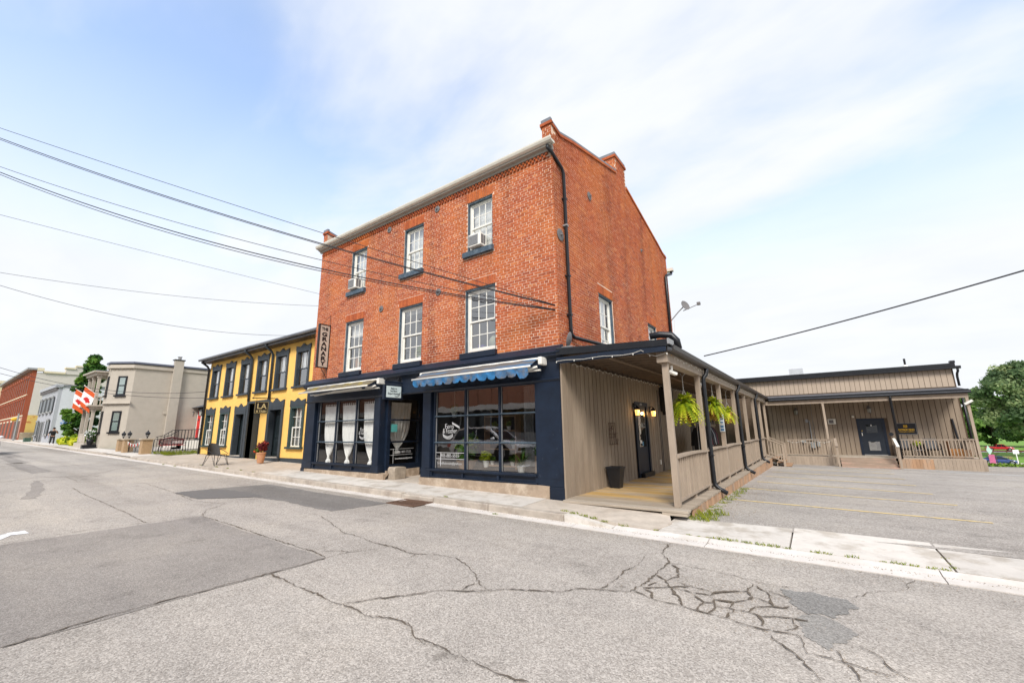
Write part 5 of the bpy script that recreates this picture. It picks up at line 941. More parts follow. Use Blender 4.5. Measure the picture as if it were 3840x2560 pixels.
# ------------------------------------------------------------------ back building across the parking lot
bk = thing('back_building', 'low tan board sided building at the rear of the parking lot', 'building', (5, 22, -0.5))
YB, FZ = 21.2, -0.13
bw = part('wall', GAPSHADE, bk, (-1.5, 10.47, YB, YB+0.2, -0.8, 4.15), (10.3, 10.468, YB+0.2, 32, -0.9, 4.12))
TANU = pm('tan_upper_siding', (0.43, 0.345, 0.265), 0.8, 0.06, 5, 0.08, 60, rand=0.04, streak=(1, 1, 0.2))
lb = MB().box(0, 0.188, -0.022, 0.012, 0, 1).mesh('board', TAN); ub = MB().box(0, 0.196, -0.018, 0.012, 0, 1).mesh('upper_board', TANU)
x = 0.2
while x < 10.35:
    wdt = min(0.188, 10.455-x)/0.188
    if 6.2 < x < 7.52: inst(lb, 'board', bw, (x, YB, 1.78), None, (wdt, 1, 1.42))
    elif x > 2.2: inst(lb, 'board', bw, (x, YB, FZ-0.05), None, (wdt, 1, 3.25))
    inst(ub, 'upper_board', bw, (x, YB, 3.24), None, (wdt, 1, 0.88)); x += 0.213
m = MB(); m.prism([(YB-0.3, 4.22), (YB-0.3, 4.10), (YB-0.2, 4.08), (YB+0.02, 4.10), (YB+0.02, 4.24)], 0, 0.6, 10.72); m.build('upper_gutter', BLACK, bk)
m = MB(); m.add([(-1.5, YB-0.16, 4.24), (10.55, YB-0.16, 4.24), (10.55, 26.5, 4.85), (-1.5, 26.5, 4.85), (10.55, 32, 4.3), (-1.5, 32, 4.3)], [(0, 1, 2, 3), (3, 2, 4, 5)]); m.build('roof', pm('flat_roofing', (0.32, 0.31, 0.30), 0.8, 0.25, 3, col2=(0.06, 0.06, 0.06), m2=0.8, s2=1.2), bk)
part('roof_edge', BLACK, bk, (0.6, 10.56, YB-0.16, YB-0.02, 4.24, 4.38)); part('edge_block', BLACK, bk, (10.40, 10.58, YB-0.17, YB+0.1, 4.385, 4.50))
m = MB(); m.add([(2.1, 19.42, 2.97), (10.46, 19.42, 2.97), (10.46, YB+0.02, 3.20), (2.1, YB+0.02, 3.20), (2.1, 19.42, 2.92), (10.46, 19.42, 2.92), (10.46, YB, 3.1), (2.1, YB, 3.1)], [(0, 1, 2, 3), (7, 6, 5, 4), (4, 5, 1, 0), (5, 6, 2, 1)]); m.build('porch_roof', pm('porch_roofing_back', (0.10, 0.10, 0.11), 0.7, 0.2, 6), bk)
m = MB(); m.prism([(19.28, 2.94), (19.28, 2.83), (19.30, 2.80), (19.40, 2.80), (19.40, 2.92), (19.415, 2.94)], 0, 2.58, 10.52); m.build('porch_gutter', BLACK, bk)
part('gutter_lip', FLASH, bk, (2.58, 10.50, 19.27, 19.279, 2.875, 2.89)); part('porch_fascia', BLACK, bk, (2.4, 10.48, 19.405, 19.418, 2.93, 3.0))
part('porch_beam', TAND, bk, (2.38, 10.42, 19.43, 19.58, 2.60, 2.80)); part('porch_ceiling', TANJ, bk, (2.2, 10.4, 19.6, YB-0.03, 2.80, 2.83))
for x in (5.0, 7.72, 10.36): part('post', TAND, bk, (x-0.05, x+0.05, 19.44, 19.55, FZ, 2.60))
# deck of the rear porch
for i in range(13): part('deck_plank', DECKG, bk, (2.55, 10.5, 19.42+i*0.138, 19.552+i*0.138, FZ-0.035, FZ-random.uniform(0, .003)))
part('front_rim', TAND, bk, (2.9, 5.25, 19.395, 19.415, FZ-0.10, FZ+0.002), (7.6, 10.5, 19.395, 19.415, FZ-0.06, FZ+0.002))
s2 = {RAWW: MB().box(0, 0.117, -0.012, 0.012, -1, 0).mesh('skirt_board', RAWW), TAND: MB().box(0, 0.117, -0.012, 0.012, -1, 0).mesh('skirt_board', TAND)}
def skirt(x0, x1, raw):
    x = x0
    while x < x1: inst(s2[RAWW if x < raw else TAND], 'skirt_board', bk, (x, 19.40+random.uniform(-.004, .004), FZ-0.045), None, (1, 1, 0.5+lot(x, 19.4)*-1-0.62+0.07)); x += 0.122
skirt(2.95, 5.2, 0); skirt(7.58, 10.42, 8.7)
for y_ in range(14): inst(s2[TAND], 'skirt_board', bk, (10.50, 19.45+y_*0.125, FZ-0.045), (0, 0, math.pi/2), (1, 1, 0.6))
for i in range(3): part('step', REDW, bk, (5.35, 7.50, 19.42-0.29*(i+1), 19.42-0.29*i+0.03, FZ-0.14*(i+1)-0.04, FZ-0.14*(i+1))); part('riser', REDW, bk, (5.36, 7.49, 19.42-0.29*i-0.01, 19.42-0.29*i+0.01, FZ-0.14*(i+1)+0.001, FZ-0.14*i-0.042))
part('riser', REDW, bk, (5.36, 7.49, 18.56, 18.58, -0.75, FZ-0.14*3-0.041))
def rear_rail(x0, x1, n):
    part('hand_rail', TAND, bk, (x0, x1, 19.44, 19.56, 0.70, 0.735)); part('bottom_rail', TAND, bk, (x0, x1, 19.46, 19.54, -0.06, -0.02))
    for i in range(n): x = x0+(x1-x0)*(i+0.5)/n; part('baluster', TAND, bk, (x-0.018, x+0.018, 19.455, 19.49, -0.02, 0.70))
rear_rail(3.15, 5.2, 17); rear_rail(7.78, 10.3, 22)
for y_ in range(10): part('baluster', TAND, bk, (10.32, 10.355, 19.65+y_*0.16, 19.685+y_*0.16, -0.02, 0.70))
part('hand_rail', TAND, bk, (10.28, 10.40, 19.56, YB-0.03, 0.701, 0.736))
for x in (5.27, 7.57):
    part('newel', TAND, bk, (x-0.045, x+0.045, 18.62, 18.71, lot(x, 18.6), 0.40)); m = MB(); m.bar((x, 19.55, 0.78), (x, 18.58, 0.42), 0.11, 0.035); m.build('hand_rail', WHITE if x > 6 else TAND, bk)
    for i in range(4): y_ = 18.85+i*0.17; part('baluster', TAND, bk, (x-0.016, x+0.016, y_, y_+0.034, -0.5+i*0.12, 0.50+i*0.066))
m = MB(); m.tube([(7.72, 19.34, 2.80), (7.72, 19.36, 2.72), (7.72, 19.40, 2.66), (7.72, 19.40, -0.16)], 0.055, 8); m.build('downspout', BLACK, bk, smooth=True)
m = MB(); m.tube([(10.6, YB-0.22, 4.1), (10.6, YB-0.22, 3.98), (10.57, YB-0.1, 3.85), (10.56, YB-0.06, 3.7), (10.56, YB-0.06, 3.25)], 0.05, 8); m.tube([(10.56, YB-0.06, 3.05), (10.56, YB-0.06, -0.3)], 0.055, 8); m.build('downspout', BLACK, bk, smooth=True)
# door
dr = part('rear_door', NAVY, bk, (6.36, 6.47, YB-0.05, YB, FZ, 1.77), (7.40, 7.51, YB-0.05, YB, FZ, 1.77), (6.47, 7.40, YB-0.05, YB, 1.66, 1.77))
DBLUE = pm('dark_blue_grey', (0.016, 0.022, 0.033), 0.45, 0.15, 5); part('door_leaf', DBLUE, dr, (6.47, 7.40, YB-0.025, YB-0.001, FZ+0.05, 1.66)); part('upper_pane', GLASSS, dr, (6.72, 7.17, YB-0.032, YB-0.028, 1.02, 1.46)); part('lower_pane', GLASSS, dr, (6.72, 7.17, YB-0.032, YB-0.028, 0.12, 0.58))
part('pane_backing', pm('door_inside', (0.20, 0.18, 0.15), 0.9), dr, (6.72, 7.02, YB-0.027, YB-0.0255, 0.12, 0.58)); part('pane_backing', DARKIN, dr, (6.72, 7.17, YB-0.0275, YB-0.0252, 1.02, 1.46)); part('notice', WHITE, dr, (6.92, 6.97, YB-0.036, YB-0.033, 1.38, 1.45)); part('handle', WHITE, dr, (6.50, 6.53, YB-0.07, YB-0.03, 0.88, 1.04)); m = MB(); m.ball((6.53, YB-0.06, 1.13), 0.03); m.build('knob', pm('brass', (0.5, 0.33, 0.1), 0.4, metal=0.6), dr); part('threshold', GREYM, dr, (6.47, 7.40, YB-0.06, YB-0.026, FZ, FZ+0.045))
for (x, z, lab) in ((3.72, 2.24, 'unlit grey lantern on the rear wall above the gas meter'), (6.97, 2.22, 'unlit grey lantern on the rear wall above the dark door')): lantern((x, YB-0.02, z), (0, -1), lab, False, 1.1, bodym=IRON)
tag(part('wall_vent', CREAM, None, (5.12, 5.48, YB-0.08, YB-0.02, 1.51, 1.79), bevel=0.01), 'small square cream vent on the rear wall', 'vent'); part('vent_grille', IRON, bpy.data.objects['wall_vent'], (5.18, 5.38, YB-0.086, YB-0.081, 1.56, 1.74))
m = MB(); m.ball((6.25, YB-0.05, 1.89), (0.06, 0.05, 0.06)); tag(m.build('motion_sensor', CREAM, None, smooth=True), 'round cream lamp on the rear wall left of the dark door', 'lamp')
t = thing('wall_sign', 'black sign with gold emblem and lettering on the rear wall', 'sign', (8.3, YB-0.03, 0.95)); part('sign_panel', BLK, t, (7.92, 8.68, YB-0.05, YB-0.024, 0.95, 1.48)); part('sign_edge', GREYM, t, (7.905, 8.695, YB-0.045, YB-0.026, 0.935, 0.949), (7.905, 8.695, YB-0.045, YB-0.026, 1.481, 1.495), (8.681, 8.695, YB-0.045, YB-0.026, 0.949, 1.481), (7.905, 7.919, YB-0.045, YB-0.026, 0.949, 1.481))
GOLD = pm('gold_print', (0.75, 0.43, 0.02), 0.5, 0.05); BX = lambda x, z: XF((x, YB-0.052, z), (1, 0, 0), (0, 0, 1))
text('PATRICK KING', 0.105, GOLD, t, BX(8.30, 1.17), 0.004, width=0.60); text('WOOLLEN COMPANY', 0.065, GOLD, t, BX(8.30, 1.07), 0.001, width=0.58)
m = MB(); c_ = (8.28, 1.34); vs = []
for k in range(16): a = k*math.pi/8+math.pi/4; r_ = 0.105 if k % 4 == 0 else (0.085 if k % 4 == 2 else 0.075); vs.append((c_[0]+r_*math.cos(a), YB-0.052, c_[1]+r_*math.sin(a)*0.9))
m.poly(vs); m.build('emblem', GOLD, t); m = MB()
for k in range(4):
    a = k*math.pi/2; m.tube([(c_[0]+0.035*math.cos(a)+0.028*math.cos(q*0.8), YB-0.054, c_[1]+0.035*math.sin(a)+0.028*math.sin(q*0.8)) for q in range(9)], 0.004, 4)
m.build('emblem_knot', BLK, t)
# gas meter
t = thing('gas_meter', 'grey gas meter with pipes on the rear wall behind the railing', 'gas meter', (4.3, YB-0.1, 0)); MG = pm('meter_grey', (0.27, 0.29, 0.29), 0.6, 0.1)
part('meter_body', MG, t, (4.18, 4.40, YB-0.26, YB-0.06, 0.22, 0.52), bevel=0.03); part('meter_body', MG, t, (4.46, 4.62, YB-0.22, YB-0.06, 0.30, 0.55), bevel=0.03); m = MB(); m.tube([(3.9, YB-0.12, 0.62), (4.0, YB-0.12, 0.68), (4.55, YB-0.12, 0.68), (4.55, YB-0.12, 0.5)], 0.03, 8); m.tube([(4.28, YB-0.12, 0.6), (4.28, YB-0.12, 1.7), (4.2, YB-0.1, 1.72)], 0.025, 8); m.tube([(4.42, YB-0.1, 0.6), (4.46, YB-0.1, 2.75)], 0.01, 5); m.build('pipes', GREYM, t); m = MB(); m.lathe([(0.10, -0.03), (0.10, 0.03)], (3.88, YB-0.14, 0.6), 14, 1); m.build('regulator', MG, t); part('junction_box', GREYM, t, (4.10, 4.22, YB-0.12, YB-0.05, 1.62, 1.8))
# furniture on the rear porch
def patio_chair(x, lab):
    t = thing('patio_chair', lab, 'chair', (x, 20.5, FZ), 'black chairs on the rear porch'); y0 = 20.35
    m = MB(); m.prism([(y0+0.30, 0.30+FZ), (y0+0.36, 0.30+FZ), (y0+0.52, 0.86+FZ), (y0+0.47, 0.87+FZ)], 0, x-0.23, x+0.23); m.build('backrest', BLACK, t); part('seat', BLACK, t, (x-0.25, x+0.25, y0-0.12, y0+0.34, 0.36+FZ, 0.41+FZ))
    for sx in (-1, 1):
        m = MB(); m.tube([(x+sx*0.27, y0-0.15, FZ), (x+sx*0.27, y0-0.12, 0.58+FZ), (x+sx*0.27, y0-0.05, 0.62+FZ), (x+sx*0.27, y0+0.32, 0.60+FZ)], 0.022, 6); m.build('arm', BLACK, t); m = MB(); m.tube([(x+sx*0.27, y0+0.3, 0.6+FZ), (x+sx*0.27, y0+0.42, FZ)], 0.02, 6); m.build('leg', BLACK, t)
patio_chair(8.02, 'black patio chair behind the railing nearest the dark door'); patio_chair(9.02, 'black patio chair in the middle of the rear porch')
t = thing('flower_planter', 'yellow flowers in a planter on a small table between two black chairs', 'planter', (8.5, 20.45, FZ)); part('table_top', IRON, t, (8.32, 8.72, 20.3, 20.6, 0.32+FZ, 0.35+FZ)); m = MB()
for sx in (-1, 1): m.tube([(8.52+sx*0.15, 20.45, FZ), (8.52-sx*0.1, 20.45, FZ+0.32)], 0.012, 5)
m.build('table_legs', IRON, t); pot_mesh(t, (8.5, 20.45, FZ+0.352), 0.12, 0.16, BLACK); leaves('foliage', LEAFD, t, [(8.5, 20.45, FZ+0.62, 0.17, 0.12, 0.12)], 120, 0.06, 40); YF_ = tintmat('yellow_petal', [(0, (0.6, 0.5, 0.03)), (1, (0.8, 0.72, 0.1))], 0.7, bump=0); leaves('flowers', YF_, t, [(8.5, 20.42, FZ+0.68, 0.17, 0.12, 0.1)], 60, 0.05, 41)
t = thing('wooden_cabinet', 'orange brown wooden cabinet at the end of the rear porch', 'cabinet', (9.8, 20.3, FZ)); OW = pm('orange_wood', (0.42, 0.19, 0.06), 0.6, 0.15, 5, streak=(1, 1, 0.2)); part('body', OW, t, (9.58, 10.0, 20.15, 20.45, FZ+0.05, 0.27)); part('side', pm('dark_orange_wood', (0.28, 0.11, 0.03), 0.6), t, (9.53, 9.575, 20.15, 20.5, FZ, 0.62)); part('foot', OW, t, (9.6, 9.98, 20.16, 20.4, FZ, FZ+0.048))
t = thing('wooden_crate', 'pale wooden crate with boards at the porch corner', 'crate', (10.2, 20.3, FZ))
for k in range(3): part('slat', RAWW, t, (10.03, 10.30, 20.2, 20.22, FZ+0.02+k*0.12, FZ+0.12+k*0.12))
for x in (10.03, 10.275): part('corner_post', RAWW, t, (x, x+0.025, 20.221, 20.45, FZ, FZ+0.37))
m = MB(); m.tube([(10.09, 20.9, FZ), (10.03, YB-0.06, 1.66)], 0.045, 8); tag(m.build('leaning_pipe', BLACK, None), 'long black pipe leaning on the rear wall by the corner', 'pipe')
t = thing('flood_light', 'white flood light on the corner post of the rear porch', 'flood light', (10.4, 19.45, 2.3)); m = MB(); m.bar((10.24, 19.40, 2.30), (10.50, 19.34, 2.46), 0.14, 0.10); m.build('head', WHITE, t, bevel=0.01); part('stem', BLACK, t, (10.40, 10.46, 19.40, 19.45, 2.28, 2.34))
t = thing('post_lamp', 'round black lamp head on the step railing', 'lamp', (7.52, 19.5, 0.78)); m = MB(); m.lathe([(0.09, -0.02), (0.09, 0.02), (0.05, 0.04)], (7.5, 19.4, 0.98), 14, 1); m.build('head', BLACK, t); m = MB(); m.tube([(7.53, 19.5, 0.79), (7.5, 19.42, 0.95)], 0.012, 5); m.build('stem', BLACK, t)
stringlights([(3.2+0.1*i, 19.43, 0.66-0.09*abs(math.sin(i*0.5))) for i in range(20)], 'string lights draped on the rear porch railing', True)
tag(part('roof_hatch', pm('galvanised', (0.5, 0.52, 0.54), 0.5, 0.1, metal=0.4), None, (3.62, 4.35, 23, 23.7, 4.3, 4.93)), 'square galvanised vent box on the rear roof', 'roof vent')
t = thing('vent_pipe', 'black vent pipe with pale flashing on the rear roof', 'vent pipe', (9.0, 23, 4.4)); m = MB(); m.tube([(9.03, 23, 4.4), (9.03, 23, 5.0)], 0.05, 8); m.build('pipe', BLACK, t); m = MB(); m.lathe([(0.22, 0), (0.07, 0.28)], (9.03, 23, 4.38), 12); m.build('flashing', WHITE, t)

# ------------------------------------------------------------------ satellite dishes
t = thing('satellite_dish', 'grey satellite dish on arm behind the brick building', 'satellite dish', (0.1, 10.35, 6.1))
m = MB(); m.lathe([(0.01, 0.0), (0.13, 0.025), (0.22, 0.07), (0.235, 0.085), (0.22, 0.08)], (0, 0, 0), 20); R_ = Matrix.Translation((0.45, 10.9, 6.8)) @ Matrix.Rotation(math.radians(70), 4, 'Y') @ Matrix.Rotation(0.5, 4, 'X'); m.v = [tuple(R_ @ Vector(p)) for p in m.v]; m.build('dish', IRON, t, smooth=True)
m = MB(); m.tube([(0.0, 10.3, 6.1), (0.25, 10.6, 6.5), (0.42, 10.9, 6.78)], 0.025, 6); m.tube([(0.40, 10.9, 6.6), (0.95, 11.5, 6.95)], 0.018, 6); m.build('arm', IRON, t); part('receiver', IRON, t, (0.88, 1.02, 11.45, 11.6, 6.92, 7.04)); m = MB(); m.tube([(0.1, 10.4, 6.1), (0.05, 10.45, 5.6), (0.1, 10.4, 4.2)], 0.008, 4); m.build('cable', WHITE, t)
t = thing('satellite_dish', 'small dark dish lying on the porch roof at the brick corner', 'satellite dish', (0.25, 0.0, 3.3)); m = MB(); m.lathe([(0.01, 0.0), (0.10, 0.02), (0.17, 0.05), (0.18, 0.06)], (0, 0, 0), 18); R_ = Matrix.Translation((0.30, 0.02, 3.47)) @ Matrix.Rotation(math.radians(-75), 4, 'Y') @ Matrix.Rotation(0.2, 4, 'X'); m.v = [tuple(R_ @ Vector(p)) for p in m.v]; m.build('dish', IRON, t, smooth=True); part('mount', GREYM, t, (0.05, 0.32, -0.08, 0.1, 3.27, 3.32))

# ------------------------------------------------------------------ yellow house
YY = 1.3
yel = thing('yellow_house', 'two storey yellow house with dark pointed window trim beside brick building', 'house', (-18, 5, 0.3))
YEL = pm('yellow_stucco', (0.87, 0.53, 0.14), 0.85, 0.05, 4, 0.08, 30, col2=(0.82, 0.48, 0.11), m2=0.5, s2=0.8); SLATE = pm('dark_slate_paint', (0.035, 0.045, 0.055), 0.55, 0.15, 6); GRN = pm('dark_green_paint', (0.03, 0.055, 0.055), 0.5, 0.12, 6)
uw = [-23.72+1.885*i for i in range(6)]; WU = 1.06
mw = MB(); hol = [(a, a+WU, 3.55, 5.18) for a in uw]+[(-23.85, -22.79, 0.9, 2.65), (-21.92, -20.86, 0.9, 2.65), (-14.4, -13.34, 0.92, 2.70), (-20.05, -18.92, 0.36, 2.62), (-18.55, -16.52, 0.2, 2.98), (-16.40, -15.15, 0.36, 2.70)]
mw.xf = Matrix.Translation((0, YY, 0)); wall_rect(mw, -24.2, -10.6, 0.15, 5.62, hol); mw.xf = None
mw.add([(-24.2, YY, 0.15), (-24.2, 12, 0.15), (-24.2, 12, 5.6), (-24.2, 6.6, 7.8), (-24.2, YY, 5.6)], [(0, 4, 3, 2, 1)]); ywall = mw.build('wall', YEL, yel)
part('base_band', SLATE, yel, (-24.22, -20.2, YY-0.03, YY-0.002, 0.2, 0.44), (-15.05, -10.6, YY-0.03, YY-0.002, 0.1, 0.44)); part('interior', DARKIN, yel, (-24.0, -10.7, YY+1.2, YY+1.3, 0.2, 5.6), (-24, -10.7, YY+0.23, YY+1.2, 3.1, 3.2))
def ywin(a, z0, z1, lower=False, wd=WU):
    w_ = part('window', GRN if lower else SLATE, yel, (a-0.06, a+0.07, YY-0.05, YY+0.12, z0, z1), (a+wd-0.07, a+wd+0.06, YY-0.05, YY+0.12, z0, z1), (a+0.07, a+wd-0.07, YY-0.05, YY+0.12, z1-0.08, z1))
    part('window_sill', GRN if lower else SLATE, w_, (a-0.14, a+wd+0.14, YY-0.12, YY+0.1, z0-0.09, z0-0.002))
    m = MB(); p = z1+0.001; xs_ = (a-0.09, a-0.09, a+wd*0.25, a+wd*0.5, a+wd*0.75, a+wd+0.09, a+wd+0.09); k = 0.12 if not lower else 0.2
    m.prism([(xs_[0], p), (xs_[1], p+k+0.10), (xs_[2], p+k+0.02), (xs_[3], p+k+0.17), (xs_[4], p+k+0.02), (xs_[5], p+k+0.10), (xs_[6], p)], 1, YY-0.055, YY-0.002); m.build('pointed_head', SLATE, w_)
    zm = (z0+z1-0.08)/2; fm = WHITE if lower else SLATE
    part('sash', fm, w_, (a+0.07, a+wd-0.07, YY+0.05, YY+0.09, zm-0.025, zm+0.025), (a+0.07, a+0.11, YY+0.05, YY+0.09, z0, zm-0.026), (a+wd-0.11, a+wd-0.07, YY+0.05, YY+0.09, z0, zm-0.026), (a+0.07, a+wd-0.07, YY+0.051, YY+0.089, z0, z0+0.05))
    for i in (1, 2): xx = a+0.07+(wd-0.14)*i/3; part('muntin', WHITE if lower else IRON, w_, (xx-0.01, xx+0.01, YY+0.055, YY+0.08, (zm+0.026), z1-0.081)); lower and part('muntin', WHITE, w_, (xx-0.01, xx+0.01, YY+0.055, YY+0.08, z0+0.051, zm-0.026))
    if lower:
        for zq in ((z0+zm)/2, (zm+z1)/2): part('muntin', WHITE, w_, (a+0.07, a+wd-0.07, YY+0.057, YY+0.078, zq-0.01, zq+0.01))
    for (c, e) in ((z0, zm), (zm, z1-0.08)):
        m = MB(); m.add([(a+0.07, YY+0.07, c), (a+wd-0.07, YY+0.07, c), (a+wd-0.07, YY+0.07, e), (a+0.07, YY+0.07, e)], [(0, 1, 2, 3)]); m.build('pane', GLASS, w_)
    part('blind', BLIND if not lower else pm('slat_blind', (0.42, 0.42, 0.40), 0.8), w_, (a+0.08, a+wd-0.08, YY+0.16, YY+0.17, zm if not lower else z0, z1-0.08))
for a in uw: ywin(a, 3.55, 5.18)
for a in (-23.85, -21.92, -14.4): ywin(a, 0.92, 2.65, True)
for (a, b, zt) in ((-20.05, -18.92, 2.62), (-16.40, -15.15, 2.70)):
    d_ = part('door', SLATE, yel, (a-0.08, a+0.08, YY-0.06, YY+0.2, 0.28, zt), (b-0.08, b+0.08, YY-0.06, YY+0.2, 0.28, zt), (a+0.08, b-0.08, YY-0.06, YY+0.2, zt-0.12, zt)); m = MB()
    m.prism([(a-0.1, zt+0.001), (a-0.1, zt+0.32), (a+0.3, zt+0.22), ((a+b)/2, zt+0.42), (b-0.3, zt+0.22), (b+0.1, zt+0.32), (b+0.1, zt+0.001)], 1, YY-0.065, YY-0.002); m.build('pointed_head', SLATE, d_)
    DG = pm('black_green_door', (0.008, 0.014, 0.016), 0.4); part('leaf', DG, d_, (a+0.08, b-0.08, YY+0.24, YY+0.28, 0.45, zt-0.12))
    for z0, z1 in ((0.62, 1.2), (1.35, 2.3)): part('panel', SLATE, d_, (a+0.25, b-0.25, YY+0.232, YY+0.239, z0, z1)); part('panel_inset', DG, d_, (a+0.28, b-0.28, YY+0.228, YY+0.231, z0+0.03, z1-0.03))
    part('door_step', CONCT, d_, (a+0.0, b-0.0, YY-0.1, YY+0.24, 0.30, 0.45)); part('step_base', SLATE, d_, (a-0.15, b+0.15, YY-0.14, YY-0.062, 0.15, 0.42))
part('passage_trim', SLATE, yel, (-18.75, -18.55, YY-0.07, YY+0.3, 0.2, 3.1), (-16.52, -16.42, YY-0.07, YY+0.3, 0.2, 3.1), (-18.55, -16.52, YY-0.07, YY+0.1, 2.98, 3.1))
part('passage', YEL, yel, (-18.5, -16.45, YY+0.5, YY+0.6, 0.2, 3.0)); part('passage_side', SLATE, yel, (-18.72, -18.55, YY+0.3, YY+0.95, 0.2, 3.0), (-16.45, -16.3, YY+0.3, YY+0.95, 0.2, 3.0)); part('passage_ceiling', SLATE, yel, (-18.7, -16.4, YY+0.1, YY+0.95, 2.985, 3.05))
m = MB(); m.add([(-24.5, YY-0.42, 5.82), (-10.62, YY-0.42, 5.82), (-10.62, 6.6, 8.0), (-24.5, 6.6, 8.0), (-10.62, 12, 5.8), (-24.5, 12, 5.8)], [(0, 1, 2, 3), (3, 2, 4, 5)]); m.build('roof', pm('green_grey_roof', (0.06, 0.09, 0.085), 0.8, 0.2, 5), yel)
part('soffit', BROWN, yel, (-24.45, -10.62, YY-0.40, YY-0.001, 5.60, 5.66)); part('fascia', BROWN, yel, (-24.47, -10.62, YY-0.44, YY-0.405, 5.60, 5.80)); m = MB(); m.tube([(-24.6, YY-0.50, 5.78), (-10.62, YY-0.50, 5.78)], 0.07, 8); m.build('gutter', FLASH, yel)
m = MB(); m.tube([(-24.5, 2.6, 6.6), (-24.5, 6.6, 8.05)], 0.1, 6); m.build('ridge_roll', pm('verdigris', (0.1, 0.17, 0.16), 0.8, 0.2), yel)
for x in (-24.15, -18.62, -16.47):
    m = MB(); m.tube([(x, YY-0.48, 5.74), (x, YY-0.46, 5.6), (x, YY-0.2, 5.42), (x, YY-0.09, 5.25), (x, YY-0.08, 0.3 if x < -20 else 3.1)], 0.06, 8); m.build('downspout', BLACK if x < -20 else SLATE, yel, smooth=True)
ch = part('chimney', BRICKD, yel, (-12.6, -12.0, 5.9, 6.6, 7.0, 9.1)); part('chimney_cap', FLASH, ch, (-12.65, -11.95, 5.85, 6.65, 9.1, 9.2))
t = thing('hanging_sign', 'small black sign with gold LA letters over the yellow house passage', 'sign', (-16.2, 0.6, 2.4)); part('board', BLK, t, (-15.92, -15.88, 0.38, 0.97, 2.40, 2.93)); part('rim', pm('gold_line', (0.55, 0.45, 0.2), 0.5), t, (-15.879, -15.876, 0.39, 0.40, 2.41, 2.92), (-15.879, -15.876, 0.95, 0.96, 2.41, 2.92), (-15.879, -15.876, 0.40, 0.95, 2.41, 2.42), (-15.879, -15.876, 0.40, 0.95, 2.91, 2.92))
GL = pm('pale_gold', (0.62, 0.52, 0.28), 0.5); text('LA', 0.34, GL, t, XF((-15.872, 0.675, 2.71), (0, 1, 0), (0, 0, 1)), 0.002, width=0.40); text('& TASH', 0.12, GL, t, XF((-15.872, 0.675, 2.49), (0, 1, 0), (0, 0, 1)), 0.003, width=0.44)
m = MB(); m.tube([(-15.9, 0.30, 3.08), (-15.9, YY-0.02, 3.10)], 0.02, 6); m.ball((-15.9, 0.29, 3.08), 0.04); m.tube([(-15.9, 0.45, 3.07), (-15.9, 0.45, 2.93)], 0.006, 4); m.tube([(-15.9, 0.9, 3.08), (-15.9, 0.9, 2.93)], 0.006, 4); m.build('bracket', BLACK, t)
t = thing('flower_pot', 'terracotta pot with dark red foliage outside the yellow house passage', 'flower pot', (-14.9, 0.42, 0.29)); pot_mesh(t, (-14.9, 0.42, 0.28), 0.18, 0.44, TERRA, 0.68); LEAFR = tintmat('leaf_burgundy', [(0, (0.08, 0.012, 0.015)), (0.6, (0.22, 0.03, 0.03)), (1, (0.4, 0.06, 0.04))], 0.6, trans=0.2, bump=0); leaves('foliage', LEAFR, t, [(-14.88, 0.42, 0.95, 0.2, 0.24, 0.2), (-14.8, 0.5, 1.05, 0.14, 0.14, 0.14)], 320, 0.08, 50); leaves('flowers', tintmat('red_petal', [(0, (0.6, 0.03, 0.01)), (1, (0.75, 0.1, 0.03))], 0.7, bump=0), t, [(-15.0, 0.22, 0.78, 0.08, 0.08, 0.07)], 40, 0.05, 51); leaves('foliage', LEAFD, t, [(-14.95, 0.3, 0.8, 0.14, 0.14, 0.1)], 80, 0.06, 52)
# wire mesh chair on the pavement
t = thing('mesh_chair', 'grey wrought iron mesh chair on the pavement before the yellow house', 'chair', (-15.95, -0.85, Lz(-16)-0.02)); cz = Lz(-16)-0.015; cx, cy = -15.95, -0.85; MESHM = pm('mesh_grey', (0.06, 0.06, 0.06), 0.6, 0.15, 8); cth = 0.25
RC = Matrix.Translation((cx, cy, cz)) @ Matrix.Rotation(math.radians(15), 4, 'Z')
MB(RC).grid(lambda u, v: (-0.30-0.10*v+0.12*(2*u-1)**2, (u-0.5)*0.56*(1-0.25*v*v), 0.42+0.48*v-0.06*(2*u-1)**2*v), 12, 8).build('backrest', MESHM, t, smooth=True)
MB(RC).grid(lambda u, v: (-0.28+0.56*v, (u-0.5)*0.54, 0.43+0.02*v-0.03*math.sin(math.pi*v)), 8, 8).build('seat', MESHM, t, smooth=True)
for sy in (-1, 1):
    for sx, fx in ((-1, -0.36), (1, 0.30)):
        m = MB(RC); m.tube([(fx*0.75, sy*0.25, 0.43), (fx*0.85, sy*0.27, 0.2), (fx*1.12, sy*0.29, 0.0)], 0.013, 5); m.tube([(fx*0.2, sy*0.26, 0.43), (fx*0.6, sy*0.27, 0.22), (fx*1.0, sy*0.28, 0.01)], 0.009, 5); m.build('leg', BLACK, t)
    m = MB(RC); m.tube([(-0.33, sy*0.27, 0.66), (-0.1, sy*0.31, 0.6), (0.15, sy*0.31, 0.50), (0.28, sy*0.28, 0.46)], 0.012, 5); m.build('arm', BLACK, t)

